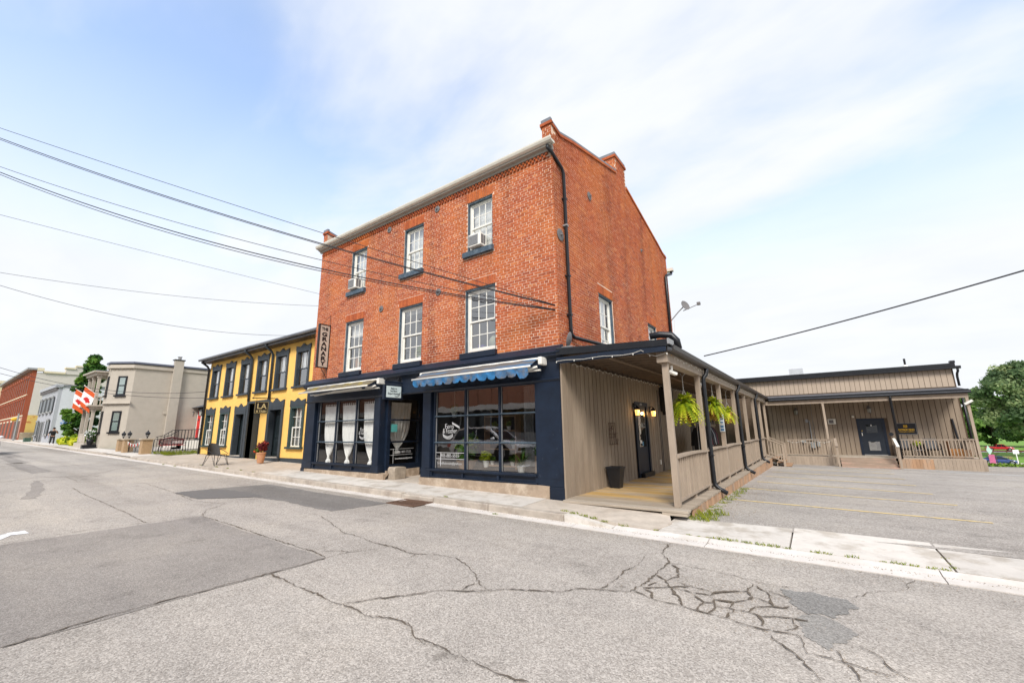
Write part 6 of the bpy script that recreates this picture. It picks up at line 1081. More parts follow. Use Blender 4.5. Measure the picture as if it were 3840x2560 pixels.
# ------------------------------------------------------------------ cables
CAB = pm('cable_black', (0.02, 0.02, 0.025), 0.6)
def ray(px, py): d = rt*((px-1920)/1569.706)-up*((py-1280)/1569.706)+fw; return d
def cable(a, b, sag, r_, lab, n=28):
    a, b = Vector(a), Vector(b); pts = [a.lerp(b, i/n)-Vector((0, 0, 4*sag*(i/n)*(1-i/n))) for i in range(n+1)]; d0 = pts[0]-pts[1] if a.x < 0 else pts[-1]-pts[-2]
    if a.x < 0: pts.insert(0, pts[0]+d0*((-10.88-pts[0].y)/d0.y))
    else: pts.append(pts[-1]+d0*((25-pts[-1].x)/d0.x))
    m = MB(); m.tube(pts, r_, 5); return tag(m.build('overhead_cable', CAB, None, smooth=True), lab, 'cable', 'overhead cables')
CP = Vector((CX, CY, CZ))
cable((-15.0, -8.63, 10.98),(-0.02, -0.1, 4.33),0.07,0.008,'thin top overhead cable running to the brick corner bracket')
cable((-15.0, -8.58, 10.68),(-0.02, -0.1, 4.33),0.28,0.012,'thick upper cable of a twisted pair to the brick corner')
cable((-15.0, -8.57, 10.63),(-0.02, -0.1, 4.31),0.28,0.009,'thinner upper cable hugging its thick twin to the brick corner')
cable((-15.0, -8.44, 9.76),(-0.02, -0.1, 4.22),0.34,0.008,'single middle overhead cable crossing the facade')
cable((-15.0, -8.42, 9.61),(-0.02, -0.1, 4.22),0.54,0.014,'thickest lower overhead cable crossing the brick facade')
cable((-15.0, -8.41, 9.54),(-0.02, -0.1, 4.2),0.57,0.01,'lowest overhead cable reaching the brick corner bracket')
cable((-15.0, -8.2, 8.21),(-10.92, 0.4, 6.94),0.03,0.006,'thin high cable ending behind the brick corner')
cable((-15.0, -7.92, 6.4),(-10.95, 0.4, 6.48),0.2,0.006,'thin nearly level cable ending at the brick side wall')
cable((-15.0, -7.87, 6.08),(-12.93, 0.9, 5.64),0.48,0.007,'sagging thin cable ending at the yellow house eave')
cable((-30.0, -6.82, 5.34),(-23.03, 0.85, 3.86),0.62,0.012,'thick low cable across the tan house')
cable((-30.0, -6.76, 4.99),(-23.14, 0.9, 3.52),0.44,0.012,'lower thick cable across the tan house')
cable((2.25, 4.37, 3.45),(8.48, 3.03, 4.28),0.06,0.016,'thick twisted cable rising over the parking lot')
# ------------------------------------------------------------------ utility poles that carry the cables (outside the frame, seen in the glass)
POLEW = pm('pole_wood', (0.16, 0.12, 0.09), 0.9, 0.2, 6)
def pole(x, y, h, lab):
    t = thing('utility_pole', lab, 'utility pole', (x, y, 0), 'utility poles across the street'); m = MB(); m.tube([(x, y, -0.4), (x, y, h)], [0.15, 0.1], 10); m.build('shaft', POLEW, t, smooth=True)
    part('crossarm', POLEW, t, (x-0.06, x+0.06, y-1.0, y+1.0, h-0.7, h-0.56))
pole(-18.9, -10.9, 13.2, 'tall wooden pole across the street carrying the upper cables'); pole(-16.1, -10.9, 9.4, 'short wooden pole across the street nearest the parked car'); pole(-33.6, -10.9, 7.0, 'short wooden pole farthest down the street'); pole(25.0, -0.55, 7.5, 'wooden pole at the far side of the parking lot')

# ------------------------------------------------------------------ tan painted house
TB = pm('painted_tan_brick', (0.43, 0.385, 0.325), 0.8, 0.06, 2, rand=0.0)
def brickify(m, sz=0.075, bl=0.23, s_=0.35):
    t = m.node_tree; n = t.nodes; L = t.links.new; b = n['Principled BSDF']; geo = n.new('ShaderNodeNewGeometry'); sp_ = n.new('ShaderNodeSeparateXYZ'); L(geo.outputs['Position'], sp_.inputs[0]); ad = n.new('ShaderNodeMath'); ad.operation = 'ADD'; L(sp_.outputs[0], ad.inputs[0]); L(sp_.outputs[1], ad.inputs[1]); cb_ = n.new('ShaderNodeCombineXYZ'); L(ad.outputs[0], cb_.inputs[0]); L(sp_.outputs[2], cb_.inputs[1])
    br = n.new('ShaderNodeTexBrick'); L(cb_.outputs[0], br.inputs['Vector']); br.inputs['Scale'].default_value = 1; br.inputs['Brick Width'].default_value = bl; br.inputs['Row Height'].default_value = sz; br.inputs['Mortar Size'].default_value = 0.008
    bp = n.new('ShaderNodeBump'); bp.invert = True; L(br.outputs['Fac'], bp.inputs['Height']); bp.inputs['Strength'].default_value = s_; bp.inputs['Distance'].default_value = 0.02; L(bp.outputs[0], b.inputs['Normal']); return m
brickify(TB); TT = pm('tan_trim', (0.46, 0.41, 0.345), 0.7, 0.06, 3)
tan = thing('tan_house', 'tan painted brick house with two storey corner porch and rounded bay', 'house', (-42, 5, 0.65)); GZ = 0.55
m = MB(); outl = [(-44.6, 1.1), (-41.0, 1.1), (-41.0, -0.05), (-39.9, -0.05), (-38.5, 1.05), (-38.5, 14), (-44.6, 14)]
m.prism(outl, 2, GZ-0.3, 7.05); m.build('wall', TB, tan)
m = MB(); m.prism([(x+(0.14 if x > -42 and y < 1.08 else 0), y-(0.14 if y < 1.08 else 0)) for x, y in outl], 2, 6.72, 6.98); m.build('cornice', TT, tan)
m = MB(); m.prism([(x+(0.2 if x > -42 else -.1), y-(0.2 if y < 2 else -.1)) for x, y in outl], 2, 7.06, 7.2); m.build('roof_edge', pm('blue_grey_flashing', (0.10, 0.11, 0.15), 0.6, 0.1), tan)
for k in range(7): u = k/6.5; part('dentil', TT, tan, (-40.05+1.5*u, -39.95+1.5*u, -0.16+1.18*u, -0.06+1.18*u, 6.55, 6.72))
m = MB(); m.prism([(-41.1, -0.05), (-39.8, -0.25), (-38.25, 1.0), (-38.5, 1.06), (-41.0, 1.0)], 2, 3.95, 4.12); m.build('belt_course', TT, tan)
# bay windows on the chamfer and on the front of the bay
AN = math.atan2(1.10, 1.40); BAYX = Matrix.Translation((-39.9, -0.05, 0)) @ Matrix.Rotation(AN, 4, 'Z')
def farwin(xf, u0, u1, z0, z1, parent, sill=True, fr=BLACK, curtain_=True):
    def B(nm, mat, pr, *bs):
        m = MB(xf)
        for b_ in bs: m.box(*b_)
        return m.build(nm, mat, pr)
    w_ = B('window', fr, parent, (u0, u0+0.12, -0.05, 0.03, z0, z1), (u1-0.12, u1, -0.05, 0.03, z0, z1), (u0+0.12, u1-0.12, -0.05, 0.03, z1-0.12, z1), (u0+0.12, u1-0.12, -0.05, 0.03, z0, z0+0.1), (u0+0.12, u1-0.12, -0.045, 0.03, (z0+z1)/2-0.04, (z0+z1)/2+0.04))
    B('pane', GLASSF, w_, (u0+0.12, u1-0.12, -0.03, -0.026, z0+0.1, z1-0.12)); B('backing', pm('curtain_grey', (0.35, 0.42, 0.40), 0.9) if curtain_ else DARKIN, w_, (u0+0.12, u1-0.12, -0.02, -0.008, z0+0.1, z1-0.12))
    if sill: B('sill', fr, w_, (u0-0.08, u1+0.08, -0.14, 0.0, z0-0.12, z0-0.001))
    return w_
L_ = math.hypot(1.1, 1.4)
farwin(BAYX, 0.62, 1.30, 4.62, 6.1, tan); farwin(BAYX, 0.62, 1.30, 1.82, 3.4, tan); farwin(Matrix.Translation((0, -0.05, 0)), -40.55, -40.1, 4.62, 6.1, tan); farwin(Matrix.Translation((0, -0.05, 0)), -40.55, -40.1, 1.82, 3.4, tan)
farwin(Matrix.Translation((0, 1.1, 0)), -42.9, -42.1, 4.5, 6.0, tan); farwin(Matrix.Translation((0, 1.1, 0)), -44.2, -43.4, 4.5, 6.0, tan); farwin(Matrix.Translation((0, 1.1, 0)), -42.6, -41.7, 1.5, 3.4, tan); farwin(Matrix.Translation((0, 1.1, 0)), -44.2, -43.3, 1.5, 3.4, tan)
ch = part('chimney', TB, tan, (-38.55, -38.2, 3.42, 4.05, 0.4, 7.62)); part('chimney_cap', BLACK, ch, (-38.7, -38.15, 3.36, 4.11, 7.62, 7.70)); m = MB(); m.lathe([(0.12, 0), (0.12, 0.22), (0.17, 0.22), (0.17, 0.26)], (-38.4, 3.75, 7.70), 10); m.build('chimney_pot', GREYM, ch)
part('wall_box', TT, tan, (-38.52, -38.42, 3.2, 3.55, 3.2, 3.42))
# two storey porch
PX0, PX1, PYF = -44.2, -41.05, -0.55
for (z0, z1, nm) in ((3.62, 3.80, 'porch_floor'), (6.25, 6.45, 'porch_roof'), (GZ, 1.05, 'porch_base')):
    part(nm, TT, tan, (PX0-0.15, PX1+0.2, PYF-0.15, 1.09, z0, z1))
part('porch_eave', TT, tan, (PX0-0.35, PX1+0.4, PYF-0.35, 1.08, 3.801, 3.9)); part('porch_eave', TT, tan, (PX0-0.35, PX1+0.4, PYF-0.35, 1.08, 6.451, 6.55)); part('porch_roof_top', pm('blue_grey_roof2', (0.10, 0.11, 0.15), 0.6, 0.1), tan, (PX0-0.2, PX1+0.25, PYF-0.2, 1.07, 6.551, 6.62))
for (zb, zt) in ((1.05, 3.62), (3.9, 6.25)):
    for x in (PX0+0.1, (PX0+PX1)/2-0.1, PX1-0.05):
        part('column', TT, tan, (x-0.09, x+0.09, PYF+0.0, PYF+0.18, zb+0.001, zt-0.001)); part('column_cap', TT, tan, (x-0.13, x+0.13, PYF-0.04, PYF+0.22, zt-0.2, zt-0.1))
    part('balustrade', TT, tan, (PX0, PX1+0.1, PYF+0.02, PYF+0.08, zb+0.62, zb+0.70)); part('balustrade_panel', TT, tan, (PX0, (PX0+PX1)/2+0.6, PYF+0.03, PYF+0.07, zb+0.02, zb+0.6))
    for k in range(8): part('baluster', TT, tan, (PX1-0.02, PX1+0.03, PYF+0.15+k*0.19, PYF+0.22+k*0.19, zb+0.01, zb+0.6))
    part('side_rail', TT, tan, (PX1-0.05, PX1+0.06, PYF+0.09, 1.0, zb+0.605, zb+0.69))
for k in range(2): part('porch_step', BLACK, tan, (PX1+0.2+k*0.35, PX1+0.6+k*0.35, PYF-0.3, PYF+0.7, GZ+0.05, GZ+0.35-k*0.17))
for z, lab in ((3.3, 'dark hanging lantern under the lower porch of the tan house'), (5.95, 'dark hanging lantern under the upper porch of the tan house')):
    t = thing('porch_lantern', lab, 'lantern', (-41.7, 0.2, z)); m = MB(); m.tube([(-41.7, 0.2, z+0.3), (-41.7, 0.2, z+0.1)], 0.015, 4); m.lathe([(0.10, -0.2), (0.16, 0.05), (0.05, 0.15)], (-41.7, 0.2, z), 6); m.build('body', BLACK, t)
t = thing('porch_planter', 'white flowers in a tall black urn on the tan house porch', 'planter', (-40.75, -0.35, 1.0)); m = MB(); m.lathe([(0.15, 0), (0.08, 0.15), (0.2, 0.5), (0.24, 0.7)], (-40.75, -0.4, 0.6), 12); m.build('urn', BLACK, t, smooth=True); leaves('foliage', LEAFD, t, [(-40.75, -0.4, 1.65, 0.38, 0.35, 0.3)], 200, 0.1, 60); leaves('blossoms', tintmat('white_petal', [(0, (0.6, 0.6, 0.6)), (1, (0.8, 0.8, 0.8))], 0.7, bump=0), t, [(-40.75, -0.45, 1.7, 0.42, 0.38, 0.34)], 160, 0.09, 61)
# flags
FR = pm('flag_red', (0.62, 0.10, 0.02), 0.8, 0.06); FW = pm('flag_white', (0.8, 0.8, 0.78), 0.8, 0.03); MR = pm('maple_red', (0.55, 0.02, 0.02), 0.8)
LEAFPTS = [(0, -0.45), (0.03, -0.2), (0.25, -0.24), (0.2, -0.12), (0.42, 0.08), (0.34, 0.12), (0.38, 0.27), (0.22, 0.22), (0.14, 0.3), (0.1, 0.1), (0.12, 0.36), (0.06, 0.33), (0, 0.48)]
LEAFPTS = LEAFPTS+[(-a, b) for a, b in reversed(LEAFPTS[1:-1])]
def flag(base, tip, dropv, width, lab, seed):
    t = thing('flag', lab, 'flag', base, 'red and white flags on the tan house'); b_, tp = Vector(base), Vector(tip); m = MB(); m.tube([b_, tp], 0.025, 6); m.build('flag_pole', WHITE, t); m = MB(); m.ball(tuple(tp), 0.045); m.build('finial', WHITE, t)
    d = (tp-b_).normalized(); fl = Vector(dropv)
    def P(u, v):            # u along fly (down), v along hoist (pole)
        return tp-d*(0.05+width*(1-v))+fl*u+Vector((0.05*math.sin(u*7+v*2+seed), 0.07*math.sin(u*5+seed+v), 0))*u
    for nm, u0, u1, mt in (('red_band', 0.0, 0.25, FR), ('white_field', 0.25, 0.75, FW), ('red_band', 0.75, 1.0, FR)):
        MB().grid(lambda u, v: tuple(P(u0+(u1-u0)*u, v)), 10, 8).build(nm, mt, t, smooth=True)
    m = MB(); nrm_ = d.cross(fl).normalized(); vs = []
    for s_ in (1, -1):
        m.poly([tuple(P(0.5-q*0.42*s_*0+q*0.40, 0.5+p*0.78)+nrm_*0.012*s_) for p, q in LEAFPTS])
    m.build('maple_leaf', MR, t)
flag((-41.4, -0.45, 4.78), (-41.7, -1.12, 5.42), (0.1, -0.12, -1.55), 0.85, 'nearer red and white maple leaf flag on the tan house porch', 1)
flag((-43.6, -0.55, 4.75), (-43.9, -1.25, 5.32), (0.1, -0.12, -1.5), 0.85, 'farther red and white maple leaf flag on the tan house porch', 2.4)
# vestibule with red door
t = thing('red_door_entrance', 'small dark porch entrance with a bright red door beside the tan house', 'entrance', (-37.5, 5.6, 0.7)); DKG = pm('entrance_dark', (0.05, 0.055, 0.06), 0.6)
part('wall', DKG, t, (-38.45, -35.4, 5.6, 9, 0.6, 3.75)); part('trim', WHITE, t, (-38.42, -38.28, 5.55, 5.599, 1.2, 3.2), (-37.62, -37.5, 5.55, 5.599, 1.2, 3.2)); d_ = part('door', pm('door_red', (0.62, 0.03, 0.025), 0.45, 0.05), t, (-38.27, -37.63, 5.54, 5.598, 1.25, 3.15)); part('door_panel', pm('door_red2', (0.5, 0.02, 0.02), 0.45), d_, (-38.15, -37.98, 5.53, 5.539, 1.45, 2.2), (-37.92, -37.75, 5.53, 5.539, 1.45, 2.2)); m = MB(); m.lathe([(0.10, -0.01), (0.10, 0.01)], (-37.95, 5.53, 2.75), 10, 1); m.build('wreath', DKG, d_)
part('sidelight', GLASSF, t, (-37.49, -37.2, 5.57, 5.598, 1.3, 3.1)); part('lintel', pm('entrance_red', (0.3, 0.04, 0.04), 0.6), t, (-38.4, -37.2, 5.56, 5.599, 3.2, 3.5)); m = MB(); m.add([(-38.9, 5.1, 3.75), (-35.0, 5.1, 3.75), (-35.0, 9, 3.75), (-38.6, 9, 3.75), (-36.8, 7, 4.5)], [(0, 1, 4), (1, 2, 4), (2, 3, 4), (3, 0, 4)]); m.build('roof', pm('dark_shingle', (0.07, 0.075, 0.085), 0.9, 0.15, 6), t)
lantern((-38.6, 5.5, 3.3), (0, -1), 'dark lantern left of the red door', False, 1.8); lantern((-37.0, 5.55, 3.3), (0, -1), 'dark lantern right of the red door', False, 1.8)
# brick fence pillars, gate, iron fence, bench
PB = brickify(pm('pillar_brick', (0.40, 0.27, 0.155), 0.85, 0.12, 6), 0.09, 0.26, 0.5); CAPM = pm('cap_stone', (0.45, 0.38, 0.29), 0.85, 0.08)
def pillar(x, y, lab):
    t = thing('brick_pillar', lab, 'pillar', (x, y, 0.45), 'brick fence pillars'); z0 = Lz(x)+0.0
    part('shaft', PB, t, (x-0.24, x+0.24, y-0.24, y+0.24, z0-0.05, 1.26)); part('cap', CAPM, t, (x-0.3, x+0.3, y-0.3, y+0.3, 1.26, 1.34))
    l = thing('pillar_lantern', lab.replace('brick pillar', 'black lantern on the brick pillar'), 'lantern', (x, y, 1.34), 'lanterns on the fence pillars'); m = MB(); m.tube([(x, y, 1.34), (x, y, 1.46)], 0.03, 6); m.lathe([(0.06, 0), (0.13, 0.2), (0.14, 0.2), (0.03, 0.32), (0.02, 0.38)], (x, y, 1.44), 6); m.build('body', BLACK, l); m = MB(); m.lathe([(0.075, 0.03), (0.12, 0.18)], (x, y, 1.445), 6); m.build('glass', GREYM, l)
pillar(-33.2, -0.15, 'brick pillar of the fence beside the tan house wall'); pillar(-31.2, -0.3, 'brick pillar at the left side of the fence gate'); pillar(-28.0, -0.2, 'brick pillar at the right side of the fence gate')
def fence(p, q, n, lab, h=0.78, z0=0.45, gate=False):
    t = thing('iron_gate' if gate else 'iron_fence', lab, 'gate' if gate else 'fence', p); p, q = Vector(p), Vector(q); zb = Vector((0, 0, z0-p.z)); m = MB(); up_ = Vector((0, 0, 1))
    for hh in (0.08, h): m = MB(); m.tube([p+up_*hh, q+up_*hh], 0.016, 5); m.build('rail', BLACK, t)
    for i in range(n+1): c_ = p.lerp(q, i/n); m = MB(); m.tube([c_+up_*0.03, c_+up_*(h+0.02)], 0.011 if i % 6 else 0.022, 4); m.build('picket', BLACK, t)
fence((-30.95, -0.3, 0.47), (-28.26, -0.2, 0.47), 13, 'black iron gate hung with red and white bunting between two pillars', gate=True); fence((-33.0, -0.2, 0.5), (-31.45, -0.3, 0.5), 6, 'short black iron fence panel between two left pillars')
fence((-27.8, 0.1, 0.5), (-27.6, 5.0, 0.58), 34, 'long low black iron fence running back beside the driveway')
t = thing('stair_railing', 'black iron stair railing climbing to the red door', 'railing', (-33, 2.2, 0.6))
for dx in (0, -1.4):
    pa = [(-33+dx, 1.9, 1.38), (-33+dx, 2.35, 1.5), (-33+dx, 2.85, 1.86), (-33+dx, 5.2, 1.95)]; m = MB(); m.tube(pa, 0.025, 5); m.build('hand_rail', BLACK, t)
    for k in range(16): yy = 2.0+k*0.2; zt = 1.42+min(1, max(0, (yy-2.2)/0.7))*0.45; m = MB(); m.tube([(-33+dx, yy, zt-0.75), (-33+dx, yy, zt)], 0.014, 4); m.build('picket', BLACK, t)
part('stair_landing', WHITE, t, (-34.8, -32.6, 3.0, 5.5, 0.5, 1.1)); 
for k in range(3): part('stair_step', CONC, t, (-34.6, -32.8, 2.1+k*0.3, 3.0, 0.5, 0.68+k*0.14))
t = thing('garden_bench', 'dark red iron bench with lattice back behind the iron fence', 'bench', (-29.2, 1.5, 0.52)); RB = pm('bench_red', (0.10, 0.008, 0.012), 0.45); RS = pm('seat_pink', (0.55, 0.11, 0.10), 0.6)
BXM = Matrix.Translation((-29.3, 1.45, 0.5)) @ Matrix.Rotation(math.pi/2, 4, 'Z')   # local: x along bench, y back
m = MB(BXM); n = 12
m.tube([(-0.62, 0.2, 0.72), (-0.4, 0.2, 0.78), (0, 0.2, 0.86), (0.4, 0.2, 0.78), (0.62, 0.2, 0.72)], 0.04, 6); m.tube([(-0.62, 0.2, 0.42), (0.62, 0.2, 0.42)], 0.035, 6); m.tube([(-0.62, 0.2, 0.42), (-0.62, 0.2, 0.72)], 0.04, 6); m.tube([(0.62, 0.2, 0.42), (0.62, 0.2, 0.72)], 0.04, 6); m.build('back_frame', RB, t)
m = MB(BXM)
for k in range(-8, 9): m.tube([(k*0.075-0.16, 0.2, 0.44), (k*0.075+0.16, 0.2, 0.75)], 0.012, 4); m.tube([(k*0.075+0.16, 0.2, 0.44), (k*0.075-0.16, 0.2, 0.75)], 0.012, 4)
m.build('lattice', RB, t)
for k in range(4): m = MB(BXM); m.box(-0.62, 0.62, 0.12-k*0.1-0.08, 0.12-k*0.1, 0.36, 0.385); m.build('seat_slat', RS, t)
for sx in (-0.62, 0.62):
    for yy in (0.15, -0.25): m = MB(BXM); m.tube([(sx, yy, 0.36), (sx*1.06, yy*1.25, 0)], 0.025, 5); m.build('leg', BLACK, t)
    m = MB(BXM); m.tube([(sx, 0.18, 0.6), (sx, -0.25, 0.58), (sx, -0.28, 0.38)], 0.02, 5); m.build('arm', BLACK, t)
t = thing('bunting', 'red and white pennant bunting hung on the iron gate', 'bunting', (-29.6, -0.4, 1.1)); m = MB(); m.tube([(-30.9+0.26*i, -0.42, 1.17-0.16*math.sin(math.pi*i/10)) for i in range(11)], 0.008, 4); m.build('string', WHITE, t)
for i in range(9): x = -30.75+0.28*i; z = 1.15-0.16*math.sin(math.pi*(i+.5)/9.5); m = MB(); m.add([(x, -0.43, z), (x+0.2, -0.43, z), (x+0.1, -0.43, z-0.2)], [(0, 1, 2)]); m.build('pennant', MR if i % 2 else FW, t)
t = thing('flower_shrub', 'yellow and green shrub at the corner of the yellow house', 'shrub', (-25.3, 2.4, 0.4)); leaves('foliage', LEAFY, t, [(-25.3, 2.4, 0.85, 0.5, 0.6, 0.45)], 420, 0.12, 70); leaves('dark_foliage', LEAFD, t, [(-25.4, 2.6, 1.25, 0.5, 0.6, 0.35)], 350, 0.14, 71); leaves('blossoms', tintmat('peach_petal', [(0, (0.55, 0.3, 0.2)), (1, (0.75, 0.6, 0.4))], 0.7, bump=0), t, [(-25.1, 2.3, 1.45, 0.35, 0.4, 0.12)], 60, 0.1, 72)

# ------------------------------------------------------------------ grey house
gr = thing('grey_house', 'pale grey two storey house with dark shutters and painted mural side', 'house', (-64, 4, 1.0)); GW = brickify(pm('grey_painted_brick', (0.40, 0.41, 0.435), 0.8, 0.05, 2), 0.075, 0.23, 0.3); GW2 = brickify(pm('white_painted_brick', (0.60, 0.61, 0.64), 0.8, 0.05, 2), 0.075, 0.23, 0.3)
part('wall', GW, gr, (-69.0, -59.55, -0.2, 0.1, 0.6, 6.8)); part('side_wall', GW2, gr, (-69.0, -59.5, 0.101, 14, 0.5, 6.75)); part('cornice', GW, gr, (-69.2, -59.4, -0.45, 0.1, 6.62, 6.95)); part('roof_cap', FLASH, gr, (-69.2, -59.4, 0.101, 14, 6.76, 6.9))
for k in range(16): part('cornice_bracket', IRON, gr, (-68.9+k*0.6, -68.65+k*0.6, -0.4, -0.201, 6.3, 6.6))
def shut(x, z0, z1):
    w_ = part('window', WHITE, gr, (x, x+1.0, -0.26, -0.201, z0, z1)); part('pane', pm('grey_pane', (0.08, 0.09, 0.1), 0.3), w_, (x+0.08, x+0.92, -0.275, -0.261, z0+0.08, z1-0.08)); part('shutter', BLACK, w_, (x-0.45, x-0.02, -0.28, -0.201, z0-0.05, z1+0.05)); part('shutter', BLACK, w_, (x+1.02, x+1.45, -0.28, -0.201, z0-0.05, z1+0.05)); part('sill', GREYM, w_, (x-0.1, x+1.1, -0.4, -0.261, z0-0.15, z0-0.001)); part('hood', GREYM, w_, (x-0.1, x+1.1, -0.35, -0.261, z1+0.001, z1+0.2))
for x in (-68.4, -66.2, -64.0, -61.8): shut(x, 4.15, 5.6)
for x in (-68.3, -61.9): shut(x, 1.75, 3.2)
for x in (-66.4, -64.9): d_ = part('door', BLACK, gr, (x, x+1.0, -0.25, -0.201, 0.95, 3.1)); part('door_frame', GREYM, d_, (x-0.12, x-0.001, -0.28, -0.201, 0.95, 3.2), (x+1.001, x+1.12, -0.28, -0.201, 0.95, 3.2))
# mural flowers on the side wall
MUB = pm('mural_blue', (0.20, 0.32, 0.62), 0.8, 0.1); MUG = pm('mural_green', (0.20, 0.30, 0.25), 0.8, 0.1); MUD = pm('mural_navy', (0.03, 0.08, 0.22), 0.8)
m = MB(); m2 = MB(); m3 = MB()
for (yc, zc, r_) in ((0.75, 2.95, 0.34), (1.9, 3.3, 0.42), (2.6, 2.5, 0.36)):
    for k in range(6): a = k*1.047; m.poly([(-59.49, yc+r_*0.2*math.cos(a), zc+r_*0.2*math.sin(a)), (-59.49, yc+r_*math.cos(a-0.35), zc+r_*math.sin(a-0.35)), (-59.49, yc+r_*1.1*math.cos(a), zc+r_*1.1*math.sin(a)), (-59.49, yc+r_*math.cos(a+0.35), zc+r_*math.sin(a+0.35))])
    m2.tube([(-59.495, yc, zc-r_), (-59.495, (yc+1.6)/2, (zc+1)/2-0.2), (-59.495, 1.6, 0.9)], 0.05, 4); m3.poly([(-59.485, yc+0.13*math.cos(a*0.785), zc+0.13*math.sin(a*0.785)) for a in range(8)])
m.build('mural_petals', MUB, gr); m2.build('mural_stems', MUG, gr); m3.build('mural_centres', MUD, gr)
tag(part('utility_box', pm('box_green', (0.05, 0.10, 0.07), 0.6), None, (-68.6, -67.6, -1.0, -0.5, 1.0, 1.5)), 'small dark green utility box on the pavement by the grey house', 'utility box')

# ------------------------------------------------------------------ long red brick block and the cream building beyond
rb = thing('red_brick_block', 'tall red brick commercial block with pale side wall far down the street', 'building', (-92, 6, 1.3)); RBm = brickify(pm('far_red_brick', (0.30, 0.075, 0.035), 0.85, 0.12, 1.5), 0.08, 0.24, 0.2); PSW = pm('pale_side_wall', (0.56, 0.52, 0.47), 0.85, 0.06, 0.6); CRM = pm('cream_coping', (0.66, 0.58, 0.42), 0.8, 0.06)
part('front_wall', RBm, rb, (-112, -79.05, -0.4, 0.0, 1.0, 10.3)); part('side_wall', PSW, rb, (-112, -79, 0.001, 18, 4.4, 10.0)); part('yellow_lower_wall', pm('faded_yellow_wall', (0.62, 0.42, 0.13), 0.85, 0.08, 1, col2=(0.42, 0.14, 0.04), m2=0.9, s2=0.8, edge=(0.6, 0.66)), rb, (-79.6, -78.98, 0.002, 9, 2.2, 4.399)); part('stone_base', STONE, rb, (-80, -78.9, -0.35, 9, 1.0, 2.19)); part('cornice', GREYM, rb, (-112.2, -78.8, -0.9, -0.05, 10.3, 10.55))
part('stepped_coping', CRM, rb, (-79.6, -78.8, -0.04, 0.6, 10.2, 10.6), (-79.6, -78.8, 0.6, 2.6, 10.0, 10.25)); part('parapet_pier', PSW, rb, (-79.6, -78.85, 2.6, 6, 10.0, 10.75)); part('pier_cap', CRM, rb, (-79.7, -78.7, 2.5, 3.5, 10.75, 10.95), (-79.7, -78.7, 3.5, 6.2, 11.1, 11.3)); part('parapet_pier', PSW, rb, (-79.5, -78.84, 3.6, 6.1, 10.76, 11.1))
for fl, (z0, z1) in enumerate(((7.3, 9.3), (4.6, 6.5))):
    part('string_course', CRM, rb, (-111.8, -79.2, -0.48, -0.401, z0-0.35, z0-0.2))
    for k in range(16):
        x = -110.8+k*2.0; w_ = part('window', pm('sooty_window', (0.10, 0.045, 0.03), 0.6) if not (fl or k) else bpy.data.materials['sooty_window'], rb, (x, x+1.0, -0.43, -0.401, z0, z1)); part('hood', RBm, w_, (x-0.12, x+1.12, -0.55, -0.431, z1, z1+0.25)); part('pilaster_strip', RBm, rb, (x+1.35, x+1.65, -0.5, -0.402, z0-0.15, z1+0.5))
for k in range(8): x = -109+k*3.9; d_ = part('shop_opening', bpy.data.materials['sooty_window'], rb, (x, x+1.6, -0.43, -0.401, 1.3, 3.7)); part('opening_head', CRM, d_, (x-0.1, x+1.7, -0.47, -0.431, 3.7, 3.9))
part('painted_sign_wall', pm('ghost_sign', (0.42, 0.22, 0.16), 0.9, 0.2, 3), rb, (-82.6, -79.3, -0.425, -0.402, 1.5, 4.2))
t = thing('cream_building', 'cream stone building at the far left end of the street', 'building', (-135, 3, 1.8)); part('wall', brickify(pm('cream_stone', (0.62, 0.52, 0.33), 0.85, 0.08, 1), 0.3, 0.6, 0.2), t, (-150, -118, -1.0, 12, 1, 11.5)); part('cornice', CRM, t, (-150.3, -117.8, -1.4, 12, 11.5, 12.0))
for z in (3.0, 7.0):
    for k in range(7): x = -148+k*4.3; w_ = part('window', WHITE, t, (x, x+1.9, -1.06, -1.001, z, z+2.8)); part('pane', bpy.data.materials['grey_pane'], w_, (x+0.15, x+0.85, -1.07, -1.061, z+0.15, z+2.65)); part('pane', bpy.data.materials['grey_pane'], w_, (x+1.05, x+1.75, -1.07, -1.061, z+0.15, z+2.65))
    for k in range(3): w_ = part('window', WHITE, t, (-117.99, -117.9, 1+k*4, 2.8+k*4, z, z+2.8)); part('pane', bpy.data.materials['grey_pane'], w_, (-117.899, -117.88, 1.2+k*4, 2.6+k*4, z+0.2, z+2.6))
t = thing('street_lamp', 'grey street pole with an orange hanging flower basket far down the street', 'street lamp', (-76.5, -1.0, 1.2)); m = MB(); m.tube([(-76.5, -1.0, 1.1), (-76.5, -1.0, 4.5)], [0.1, 0.07], 8); m.build('pole', GREYM, t); m = MB(); m.tube([(-76.5, -1.0, 3.6), (-77.5, -1.1, 3.7)], 0.03, 5); m.build('arm', GREYM, t); m = MB(); m.ball((-77.6, -1.15, 3.8), (0.6, 0.35, 0.25)); m.build('flower_basket', tintmat('orange_flower', [(0, (0.6, 0.3, 0.03)), (1, (0.7, 0.45, 0.06))], 0.8, bump=0), t, tint=0.5, smooth=True)  # the orange ball on the arm is a flower basket

